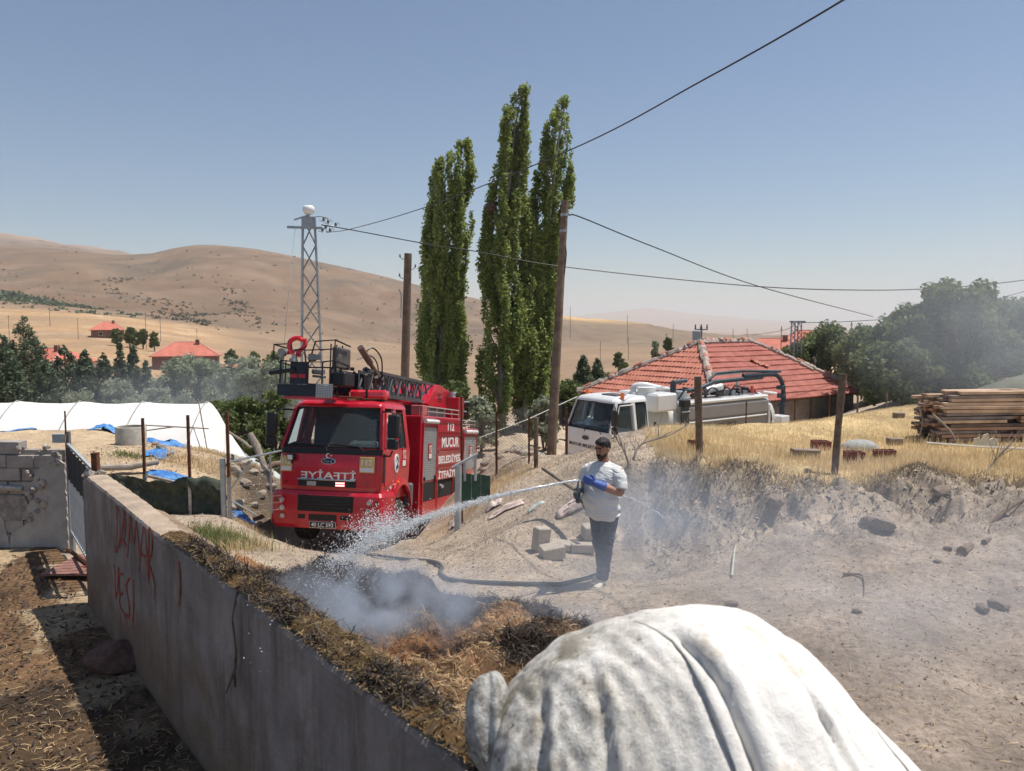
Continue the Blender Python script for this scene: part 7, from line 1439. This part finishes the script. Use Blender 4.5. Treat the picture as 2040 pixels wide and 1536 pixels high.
    for a, b, c in ((hipL, kneeL, ankL), (hipR, kneeR, ankR)):
        P = [a, a.lerp(b, .35), a.lerp(b, .7), b, b.lerp(c, .35), b.lerp(c, .7), c-Vector((0, 0, .0))]; limb(jb, [p_+Vector((0, .004*math.sin(i*2.2), 0)) for i, p_ in enumerate(P)], [.108, .104, .088, .080, .079, .070, .066], 16)
    jo = remesh('jeans', jb, .007, M_jean, MAN, 2); me = jo.data; co = np.zeros(len(me.vertices)*3, dtype=np.float32); me.vertices.foreach_get('co', co); co = co.reshape(-1, 3); nn_ = np.zeros_like(co.ravel()); me.vertices.foreach_get('normal', nn_); nn_ = nn_.reshape(-1, 3)
    fz = fbm(co[:, 0]*7+co[:, 1]*7, co[:, 2]*18, 4, 96); am = .006+.010*np.exp(-((co[:, 2]-.5)/.1)**2)+.012*np.exp(-((co[:, 2]-.15)/.09)**2); co += nn_*((1-np.abs(fz)*2.4)*am)[:, None]; me.vertices.foreach_set('co', co.ravel()); me.update()
    # shoes
    for s, an in ((1, ankL), (-1, ankR)):
        sh = MB(); f = Vector((s*.15, -1, 0)).normalized(); sd = Vector((-f.y, f.x, 0))
        def sec(t, w, z0, z1): c_ = an+f*t; return [Vector((c_.x, c_.y, 0))+sd*(w*math.cos(a))+Vector((0, 0, z0+(z1-z0)*(.5+.5*math.sin(a)))) for a in [2*math.pi*k/14 for k in range(14)]]
        sh.loft([sec(-.085, .025, .01, .06), sec(-.07, .036, 0, .10), sec(-.02, .042, 0, .115), (sec(.05, .043, 0, .09)), sec(.11, .050, 0, .065), sec(.16, .046, 0, .05), sec(.185, .028, .005, .035)], True, True)
        so_ = sh.build('shoe', M_shoe, MAN); c_ = an+f*.05; MB().loft([[Vector((an.x, an.y, 0))+f*t_*1.0+sd*w_*sgn+Vector((0, 0, z_)) for t_, w_, sgn in ((-.088, .03, 1), (.0, .046, 1), (.11, .054, 1), (.19, .03, 1), (.19, .03, -1), (.11, .054, -1), (.0, .046, -1), (-.088, .03, -1))] for z_ in (-.008, .016)]).build('sole', mat('shoe_sole', (.5, .47, .40), .8), so_)
        for q in range(4): t_ = .03+.022*q; MB().tube([an+f*t_+sd*.025+Vector((0, 0, .092-q*.007-an.z)), an+f*t_-sd*.025+Vector((0, 0, .096-q*.007-an.z))], .005, 5).build('lace', M_shoe, so_)
    # gloves over the hands
    def glove(nm, w, d, side, m, cuff):
        gb = MB(); hand(gb, w, d, 1, side, 1.16); limb(gb, [w-d*cuff, w-d*cuff*.4, w+d*.02], [.052, .047, .038], 14); return remesh(nm, gb, .006, m, MAN, 2)
    glove('blue_glove', wrL, dl, Vector((0, -.2, 1)), M_blueg, .12); glove('dark_glove', wrR, dr, Vector((0, -.2, 1)), M_darkg, .05)
    MB().loft([ell((0, 0, 0), .038, .038, 14), ell((0, 0, 0.02), .036, .036, 14)]).build('wrist_band', M_blueg, MAN).location = wrR-dr*.08
    return wrL, wrR, dl, dr
wrL, wrR, dl, dr = man()
bpy.context.view_layer.update()
ML = Euler(MAN.rotation_euler).to_matrix()
def mw(v): return ML@Vector(v)+Vector((MX, MY, MZ))
noz = at(1155, 957, 8.98); nb = mw(wrR+dr*.08)
NZ = empty('fire_nozzle', nb, label='black hose nozzle held in the man\'s gloved hands', cat='nozzle')
dv = (noz-nb); MB().tube([(-dv.x*.6, -dv.y*.6, -dv.z*.6), dv*.35], .026, 12).build('grip', M_black, NZ); MB().tube([dv*.35, dv*.6, dv], [.036, .030, .022], 14).build('nozzle_tip', mat('nozzle_metal', (.12, .12, .12), .4, .5), NZ)
MB().tube([dv*.2+Vector((0, 0, .02)), dv*.1+Vector((0, .0, .09)), -dv*.3+Vector((0, 0, .09))], .012, 8).build('bail_handle', M_darkg, NZ)
# hose
def gp(px, py, d0):  # ground point seen at this photo position, near depth d0
    lo, hi = d0-3, d0+3
    for _ in range(30):
        m_ = (lo+hi)/2; p_ = at(px, py, m_)
        if p_.z > gz(p_.x, p_.y): lo = m_
        else: hi = m_
    return Vector((p_.x, p_.y, gz(p_.x, p_.y)+.03))
hp_ = [gp(*q) for q in ((668, 1092, 15), (720, 1104, 14), (800, 1116, 13), (860, 1122, 12), (880, 1132, 11.5), (878, 1146, 11), (905, 1160, 10.5), (1000, 1166, 10), (1080, 1168, 9.8), (1130, 1166, 9.7))]
up = [Vector((MX+.05, MY+.30, MZ+.06)), Vector((MX+.02, MY+.34, MZ+.4)), Vector((MX-.18, MY+.30, MZ+.85)), Vector((MX-.30, MY+.22, MZ+1.02)), nb+Vector((-dv.x*.5+.06, .1, .0)), nb-dv*.5]
MB().tube(curvepts(hp_+up, 6), .027, 8).build('fire_hose', mat('hose_rubber', (.075, .078, .07), .7, scale=20, var=.25), label='dark fire hose winding over the ground from the engine to the man', cat='hose')
# ------------------------------------------------------------------ water jet and spray
def waterdrops(name, P, s, m, parent=None, label=None, cat='water', stretch=None):
    P = np.array(P); n = len(P); o6 = np.array([[1, 0, 0], [-1, 0, 0], [0, 1, 0], [0, -1, 0], [0, 0, 1], [0, 0, -1]])*1.; S_ = (s*RNG.uniform(.4, 1.5, n)**1.3)[:, None, None]; V = o6[None]*S_*RNG.uniform(.6, 1.5, (n, 1, 3)) + P[:, None]
    f = np.array([[0, 2, 4], [2, 1, 4], [1, 3, 4], [3, 0, 4], [2, 0, 5], [1, 2, 5], [3, 1, 5], [0, 3, 5]]); Fq = (np.arange(n)[:, None, None]*6+f[None]).reshape(-1, 3); o = npmesh(name, V.reshape(-1, 3), Fq, m, parent, True)
    if label: tag(o, label, cat, kind='stuff')
    else: o['kind'] = 'stuff'
    return o
M_drop = mat('water_drop', (.86, .90, .93), .12, scale=5, var=.03, spec=.9, coat=1); M_drop.node_tree.nodes['Principled BSDF'].inputs['Transmission Weight'].default_value = .25; M_drop.node_tree.nodes['Principled BSDF'].inputs['IOR'].default_value = 1.33  # white body colour stands in for sun sparkle on the water
J = [at(1153, 957, 8.97), at(1120, 961, 8.9), at(1060, 973, 8.75), at(1000, 985, 8.6), at(940, 1000, 8.4), at(880, 1018, 8.1), at(820, 1040, 7.8), at(760, 1068, 7.5), at(700, 1100, 7.2), at(650, 1135, 6.95), at(610, 1170, 6.75)]
JC = curvepts(J, 8); nJ = len(JC); jr = empty('water_jet', JC[0], label='white jet of water arcing from the nozzle down to the charred straw', cat='water jet'); o0 = JC[0]
core = MB(); kk = int(nJ*.34); core.tube([p_-o0+Vector((0, 0, random.uniform(-.007, .007))) for p_ in JC[:kk]], [.015*(1-.75*i/kk)*random.uniform(.6, 1.3) for i in range(kk)], 8); core.build('jet_core', M_drop, jr)
P = []
for i in range(15000):
    t = RNG.random()**.75; f_ = t*(nJ-1); i0 = min(int(f_), nJ-2); c_ = JC[i0].lerp(JC[i0+1], f_-i0); w = .010+.12*max(0, t-.08)**1.3*(.6+.8*abs(math.sin(t*23+math.sin(t*61))))
    P.append(c_+Vector((random.gauss(0, w*.5), random.gauss(0, w*.6), random.gauss(0, w*.36)-abs(random.gauss(0, w*.35))))-o0)
waterdrops('spray_drops', P, .0036, M_drop, jr)
P = []
for i in range(3600): c_ = at(random.gauss(752, 30), random.gauss(1066, 20), 7.5+random.gauss(0, .25)); P.append(c_-o0)
for i in range(1800): c_ = at(random.gauss(790, 30), random.gauss(1042, 16), 7.7+random.gauss(0, .2)); P.append(c_-o0)
waterdrops('spray_drops', P, .0040, M_drop, jr)
P = []
for i in range(5200):
    t = random.random(); c_ = at(random.gauss(640+60*t, 34), 1205-95*t+random.gauss(0, 24), 6.75+random.gauss(0, .2)); P.append(c_-o0)
waterdrops('splash_drops', P, .0030, M_drop, jr)
P = [at(random.gauss(530, 26), random.gauss(1262, 40), 4.5+random.gauss(0, .1)) for i in range(22)]; waterdrops('stray_drops', P, .0035, M_drop, None, 'few stray water drops falling in front of the wall', 'water drops')
# a leak spraying thinly behind the man
P = []
for i in range(300): t = random.random(); P.append(at(1235+90*t, 985+48*t-20*t*(1-t), 9.6+.4*t)+Vector((random.gauss(0, .008), 0, random.gauss(0, .008))))
waterdrops('leak_spray', P, .0045, M_drop, None, 'thin arc of leaking water drops behind the man', 'water spray')

# ------------------------------------------------------------------ blocks, planks, sacks and sticks on the slope
M_cb = mat('beige_block', (.42, .36, .29), .95, scale=6, var=.15, bump=.02, bscale=30)
def block(px, py, d, dims, rot, label, m=M_cb, name='building_block', cat='block', dz=None):
    p_ = gp(px, py, d); o = MB().rbox(-dims[0]/2, dims[0]/2, -dims[1]/2, dims[1]/2, -dims[2]/2, dims[2]/2, .012).build(name, m, label=label, cat=cat); o.location = p_+Vector((0, 0, (dims[2]/2 if dz is None else dz)-.03)); o.rotation_euler = rot; return o
block(1078, 1096, 11.2, (.22, .17, .34), (.06, .10, .5), 'pale block standing upright on the slope')
block(1100, 1112, 10.8, (.34, .22, .19), (.15, -.1, .3), 'dark sided block lying right below the upright one')
block(1118, 1092, 11, (.30, .20, .10), (.1, .05, -.2), 'pale broken block between the upright block and the jagged one')
block(1160, 1098, 10.9, (.36, .18, .12), (0, .05, .1), 'long jagged block lying left of the man\'s knee')
block(1172, 1072, 11.6, (.18, .2, .20), (.2, 0, .3), 'squarish grey block half behind the man\'s leg')
block(1219, 1072, 11.4, (.12, .10, .12), (.4, .5, .4), 'small cream stone just right of the man\'s knee', mat('cream_stone', (.55, .47, .36), .9))
MB().tube([gp(1135, 1080, 11), gp(1185, 1079, 11)+Vector((0, 0, .02))], .012, 5).build('thin_rod', M_wood2, label='thin pale rod lying across the jagged block', cat='rod')
s0, s1 = at(1081, 933, 12.6), at(1185, 1000, 11.2); MB().tube([s0, s0.lerp(s1, .5)+Vector((0, 0, -.01)), s1], [.028, .034, .038], 8).build('wooden_stake', mat('stake_wood', (.20, .16, .12), .9, scale=6, var=.3, bump=.006, bscale=30), label='bare wooden stake leaning on the slope left of the man', cat='stake')
M_pk = mat('pink_bag', (.68, .60, .54), .7, scale=9, bump=.02, bscale=15, col2=(.60, .42, .36)); M_lv = mat('lilac_film', (.42, .38, .42), .4, scale=5, var=.2, bump=.02, bscale=14)
for px, py, d, sx, sy, h, m, lab, sd in ((1010, 1012, 13, .33, .10, .12, M_pk, 'crumpled pink and white bag strip lying on the slope', 4), (985, 1005, 13.2, .14, .10, .14, M_pk, 'small crumpled pink bag at the left end of the strip', 6), (1068, 1010, 13, .15, .07, .08, M_sheet, 'small white scrap right of the pink strip', 5), (1140, 1010, 12.4, .24, .10, .12, M_pk, 'pinkish crumpled sacking left of the man\'s waist', 8), (925, 1010, 14.6, .30, .22, .34, M_lv, 'lilac plastic bag slumped by the gate post', 7), (905, 1045, 14.4, .10, .2, .1, M_lv, 'small lilac plastic scrap below the larger bag', 9)):
    p_ = gp(px, py+4, d); crumple('plastic_bag', 1020+F*p_.x/p_.y, p_.y, sx, sy, h, m, lab, 'bag', sd, n=14)
def branch(P, r, label, twigs=0, m=M_wood2, name='dead_branch', sd=1, spread=.25, tl=.35):
    rr = random.Random(sd); Q = curvepts(P, 6); b = MB(); n = len(Q); b.tube(Q, [r*(1-.75*i/(n-1)) for i in range(n)], 7)
    for k in range(twigs):
        i = rr.randrange(1, n-1); dd = (Q[i+1]-Q[i-1]).normalized(); e = Q[i]+(dd+Vector((rr.gauss(0, .6), rr.gauss(0, .4), abs(rr.gauss(0, .7))))).normalized()*tl*rr.uniform(.4, 1.2); m_ = Q[i].lerp(e, .5)+Vector((rr.gauss(0, .02), 0, rr.gauss(0, .03))); b.tube([Q[i], m_, e], [r*.35, r*.22, r*.1], 5)
    return b.build(name, m, label=label, cat='branch')
branch([at(1255, 960, 12.3), at(1262, 915, 12.3), at(1278, 885, 12.4), at(1330, 868, 12.5), at(1372, 845, 12.6)], .028, 'forked bare branch on the bank edge right of the man', 14, mat('pale_branch', (.28, .23, .19), .9, scale=8, var=.3), sd=3)
branch([at(1262, 960, 12.1), at(1246, 905, 12.1), at(1232, 880, 12.2), at(1225, 868, 12.2)], .022, 'second bare branch rising left of the forked one', 10, mat('pale_branch', ()), sd=5)
branch([gp(1915, 1108, 9.6)+Vector((0, 0, .03)), at(1950, 1075, 9.7), at(2000, 1020, 9.9), at(2060, 985, 10.1)], .06, 'thick dark dead branch lying up the slope at the right edge', 5, M_wood, sd=7, tl=.5)
branch([gp(1960, 1085, 9.8), at(2000, 1060, 9.8), at(2060, 1045, 9.9)], .035, 'thinner dark branch below the thick one at the right edge', 4, M_wood, sd=8)
branch([gp(1458, 1152, 9.3), gp(1465, 1095, 9.8), gp(1482, 1060, 10.2), gp(1503, 1032, 10.6)+Vector((0, 0, .05))], .014, 'thin pale hose-like stick lying on the bare slope', 0, mat('pale_stick', (.48, .46, .40), .8), 'dry_stick')
branch([gp(1680, 1148, 9.2), gp(1718, 1152, 9.2), gp(1722, 1190, 8.7)], .016, 'bent dark stick lying on the ground right of centre', 2, M_wood, 'dry_stick', sd=4, tl=.15)
branch([at(1858, 826, 15.5), at(1890, 855, 15.2), at(1905, 878, 15)], .03, 'pale branch leaning against the plank stack', 2, mat('pale_branch', ()), sd=9)
branch([at(1960, 945, 12.4), at(1985, 915, 12.5), at(2005, 892, 12.6)], .016, 'leafless twiggy shrub on the grass at the right edge', 22, mat('pale_branch', ()), name='dead_shrub', sd=11, tl=.6)
branch([at(1832, 868, 14.8), at(1838, 838, 14.8), at(1831, 815, 14.8)], .012, 'thin upright twig left of the plank stack', 5, mat('pale_branch', ()), name='dead_twig', sd=12, tl=.15)
b = MB()
for i in range(900):
    t = random.random(); X_ = 1.75+3.4*random.random(); Y_ = 11.45+random.gauss(0, .22); z_ = gz(X_, Y_); b.tube([(X_, Y_, z_), (X_+random.gauss(0, .05), Y_-.04, z_+random.uniform(-.10, .05))], .004, 3, False)
b.build('bank_roots', M_wood, label='tangle of brittle roots hanging on the face of the earth bank', cat='roots', kind='stuff')
for i, (px, py, d, s, lab) in enumerate(((1745, 1050, 10.2, .16, 'lump of earth below the bank, right of centre'), (1720, 1045, 10.3, .13, 'rounded stone beside the earth lump'), (1860, 1000, 10.8, .14, 'dark stone set in the slope at the right'), (1935, 1218, 7.6, .09, 'angular brown stone at the lower right, left of its neighbour'), (1965, 1212, 7.7, .10, 'angular reddish stone at the lower right'), (1445, 1205, 8.3, .07, 'small dark stone beyond the white sack'), (1690, 1222, 7.8, .055, 'small dark stone in the smoky open ground'), (1870, 1095, 9.2, .07, 'round stone on the slope below the dead branch'), (1540, 1015, 10.7, .13, 'stone at the foot of the earth bank'), (1850, 1120, 8.9, .05, 'small grey stone on the slope'))):
    p_ = gp(px, py, d); rock(1020+F*p_.x/p_.y, p_.y, s, lab, m=mat('earth_stone', (.30, .23, .18), .95, scale=6, var=.25, bump=.02, bscale=18))
# hollow red bricks
def hollow(px, py, d, dims, rot, label, m):
    p_ = gp(px, py, d); root = empty('hollow_brick', p_+Vector((0, 0, -.04)), rot, label, 'brick'); X_, Y_, Z_ = dims; b = MB(); t = .02
    b.b2(-X_/2, X_/2, -Y_/2, -Y_/2+t, 0, Z_).b2(-X_/2, X_/2, Y_/2-t, Y_/2, 0, Z_).b2(-X_/2, -X_/2+t, -Y_/2+t, Y_/2-t, 0, Z_).b2(X_/2-t, X_/2, -Y_/2+t, Y_/2-t, 0, Z_)
    b.build('shell', m, root); c = MB()
    for k in (1, 2): c.b2(-X_/2+X_*k/3-.008, -X_/2+X_*k/3+.008, -Y_/2+t, Y_/2-t, 0, Z_-.005)
    c.b2(-X_/2+t, X_/2-t, -.008, .008, 0, Z_-.008); c.build('inner_ribs', m, root); return root
M_hbk = mat('hollow_red_brick', (.23, .085, .065), .9, scale=6, var=.3, bump=.01, bscale=30)
hollow(1634, 897, 14.6, (.33, .2, .2), (.05, .05, .12), 'dark red hollow brick left of the leaning post, behind the grey one', M_hbk); hollow(1700, 926, 12.9, (.31, .2, .25), (0, .03, -.08), 'red hollow brick just right of the foot of the leaning post', M_hbk); hollow(1762, 917, 13.6, (.35, .2, .2), (0, -.04, -.2), 'red hollow brick at the right end of the grey sack', M_hbk); hollow(1384, 894, 14.0, (.22, .2, .17), (.0, .1, .5), 'small dark red brick left of the thick wooden post', M_hbk)
block(1604, 912, 13.8, (.50, .2, .16), (0, .05, .05), 'long grey brown block left of the leaning post', mat('grey_block', (.26, .20, .16), .9)); block(1782, 886, 15.6, (.28, .2, .14), (0, 0, .1), 'grey block in the grass behind the grey sack', mat('grey_block', ())); block(1790, 832, 19.5, (.25, .15, .12), (0, 0, .3), 'dark block far back on the grass', mat('grey_block', ()))
def smallsack():
    p_ = gp(1715, 902, 13.9); V = []; Fq = []; n, k = 40, 20
    for i in range(n):
        a = 2*math.pi*i/n
        for j in range(k):
            b = j/(k-1)*math.pi; e = math.sin(b); V.append((.36*e*math.copysign(abs(math.cos(a))**.8, math.cos(a)), .24*e*math.sin(a), (.17 if b < math.pi/2 else .06)*math.cos(b)+.012*math.sin(a*9)*e))
    for i in range(n):
        for j in range(k-1): a = i*k+j; b = ((i+1) % n)*k+j; Fq.append((a, a+1, b+1, b))
    o = npmesh('grey_sack', V, Fq, mat('grey_woven', (.34, .34, .32), .85, scale=30, var=.2, bump=.01, bscale=40), None, True); o.location = p_+Vector((0, .05, .05)); tag(o, 'plump grey sack resting on two red hollow bricks', 'sack')
smallsack()
# stack of planks
def planks():
    c0 = at(1862, 880, 15.6); z0 = gz(6.2, 15.6)+.02; root = empty('plank_stack', (atx(1862, 15.6, 0).x, 15.6, z0), (0, 0, R(6)), 'large stack of weathered timber planks at the right, ends uneven', 'timber stack')
    cols = [mat('plank_%s' % nm, c_, .9, scale=3, var=.3, bump=.005, bscale=24) for nm, c_ in (('brown', (.36, .22, .15)), ('pale', (.55, .39, .27)), ('grey', (.26, .21, .18)), ('dark', (.15, .11, .09)))]; n = 0; z = 0; rows = 15; base = []
    for w in (.12, .15, .10):
        b = MB().rbox(0, 1.0, -w/2, w/2, 0, .062, .006); o = b.build('tmpplank', cols[0]); base.append(o.data); bpy.data.objects.remove(o)
    for r in range(rows):
        y = 0
        while y < (.95 if r < 13 else .5):
            for seg in range(random.choice((1, 2, 2))):
                me = random.choice(base); 
                mi = random.choice((0, 0, 1, 1, 1, 2)) if r > 10 else random.choice((0, 0, 1, 2, 2, 3)) if r > 5 else random.choice((2, 2, 3, 0)); key = (me.name, mi)  # paler planks on top, darker below: the well-lit top put into colour
                if key not in PLK: mm = me.copy(); mm.materials.clear(); mm.materials.append(cols[mi]); PLK[key] = mm
                o = link('plank', PLK[key], None, root); x0 = random.uniform(-.05, .25)+(1.6*seg if seg else 0)+(0 if r > 4 else .0)+(.25 if r == 14 else 0); ln = random.uniform(1.2, 2.6) if r < 13 else random.uniform(.8, 2.0); o.location = (x0, y, z); o.scale = (ln, 1, 1); o.rotation_euler = (0, random.gauss(0, .004), random.gauss(0, .018))
            y += random.uniform(.13, .19)
        z += .064+ (.014 if r % 2 else .004)
    for x in (.3, 1.5, 2.7): o = MB().b2(x, x+.08, 0, 1.0, -.08, 0).build('bearer', cols[3], root)
PLK = {}
planks()
MB().tube([at(1845, 882, 14.6), at(1950, 890, 14.4), at(2060, 895, 14.3)], .022, 6).build('white_pipe', mat('pale_pipe', (.62, .58, .50), .6), label='long pale pole lying in front of the plank stack', cat='pole')
b = MB(); p_ = at(1965, 884, 14.5); b.prism([(-.24, -.06), (-.24, .10), (-.14, .12), (-.12, .05), (-.06, .17), (.02, .20), (.06, .08), (.12, .12), (.22, .10), (.2, -.02), (.22, -.06)], 'y', -.01, .01); b.build('torn_card', mat('cream_card', (.72, .64, .48), .8), label='torn cream board with a jagged top before the plank stack', cat='board').location = p_
# pale tent-like cover behind the stack
p_ = atx(2085, 20, 0); b = MB(); b.loft([[(2.3*s_*math.cos(a), 1.4*s_*math.sin(a), z_+.03*math.sin(a*5+z_*4)) for a in [2*math.pi*k/40 for k in range(40)]] for s_, z_ in ((1, 0), (.93, .45), (.8, .75), (.55, 1.0), (.3, 1.15), (.1, 1.2))], True, True); o = b.build('grey_cover', mat('grey_green_cover', (.20, .20, .16), .9, scale=2, bump=.02, bscale=6), label='grey green cover draped over a heap behind the plank stack', cat='cover'); o.location = (p_.x, 20, gz(p_.x, 20)-.1)
# ------------------------------------------------------------------ smoke drifting from the heap: soft volumes
def smoke(name, c, rad, dens, label, rot=(0, 0, 0), sc=.8, lo=.42, hi=.72, col=(.80, .86, .95), aniso=.1, gz_=1.):
    m, v = volmat(name+'_air', col, 0, aniso); N = m.node_tree.nodes; L = m.node_tree.links; tc = N.new('ShaderNodeTexCoord')
    nz = N.new('ShaderNodeTexNoise'); nz.inputs['Scale'].default_value = sc; nz.inputs['Detail'].default_value = 3.5; nz.inputs['Roughness'].default_value = .55; nz.inputs['Distortion'].default_value = .6
    sc_ = N.new('ShaderNodeVectorMath'); sc_.operation = 'MULTIPLY'; sc_.inputs[1].default_value = (1/rad[0], 1/rad[1], 1/rad[2]); L.new(tc.outputs['Object'], sc_.inputs[0]); ln = N.new('ShaderNodeVectorMath'); ln.operation = 'LENGTH'; L.new(sc_.outputs[0], ln.inputs[0])
    f = N.new('ShaderNodeMapRange'); f.interpolation_type = 'SMOOTHSTEP'; f.inputs[1].default_value = 1.0; f.inputs[2].default_value = .15; f.inputs[3].default_value = 0; f.inputs[4].default_value = 1; L.new(ln.outputs['Value'], f.inputs[0])
    L.new(tc.outputs['Object'], nz.inputs['Vector']); g = N.new('ShaderNodeMapRange'); g.interpolation_type = 'SMOOTHSTEP'; g.inputs[1].default_value = lo; g.inputs[2].default_value = hi; g.inputs[3].default_value = 0; g.inputs[4].default_value = dens; L.new(nz.outputs['Fac'], g.inputs[0])
    mu = N.new('ShaderNodeMath'); mu.operation = 'MULTIPLY'; L.new(f.outputs[0], mu.inputs[0]); L.new(g.outputs[0], mu.inputs[1]); L.new(mu.outputs[0], v.inputs['Density'])
    b = MB(); n = 16; rg = []
    for j in range(1, 10): a = math.pi*j/10; rg.append([(rad[0]*math.sin(a)*math.cos(t), rad[1]*math.sin(a)*math.sin(t), rad[2]*math.cos(a)) for t in [2*math.pi*k/n for k in range(n)]])
    b.loft(rg, True); o = b.build(name, m, label=label, cat='smoke', kind='stuff'); o.location = c; o.rotation_euler = rot; return o
smoke('smoke', (3.1, 7.9, .8), (4.6, 3.4, 1.4), .27, 'broad pale smoke veil drifting over the open ground on the right', sc=.5, lo=.30, hi=.70)
smoke('smoke', (-1.0, 5.75, 1.25), (1.15, .75, .50), 3.4, 'dense blue smoke rising from the middle of the straw heap', sc=2.6, lo=.40, hi=.66, col=(.72, .80, .93))
smoke('smoke', (.45, 6.2, 1.15), (1.1, .9, .6), .7, 'thin smoke trailing off the right end of the straw heap', sc=1.4, lo=.35, hi=.65, col=(.75, .82, .93))
smoke('smoke', (2.0, 10.6, .9), (1.5, 1.2, .9), .55, 'blue smoke lying in the shaded hollow below the bank behind the man', sc=.8, lo=.28, hi=.62, col=(.68, .78, .93))
smoke('smoke', (14, 21, 3.6), (6.5, 4.5, 3.6), .10, 'faint smoke drifting over the planks and walnut trees at the right', sc=.35, lo=.25, hi=.6)
smoke('smoke', (-19, 47, -1.5), (13, 6, 4.0), .045, 'thin bluish smoke lingering low before the conifers behind the greenhouse', sc=.12, lo=.2, hi=.6, col=(.75, .82, .93))
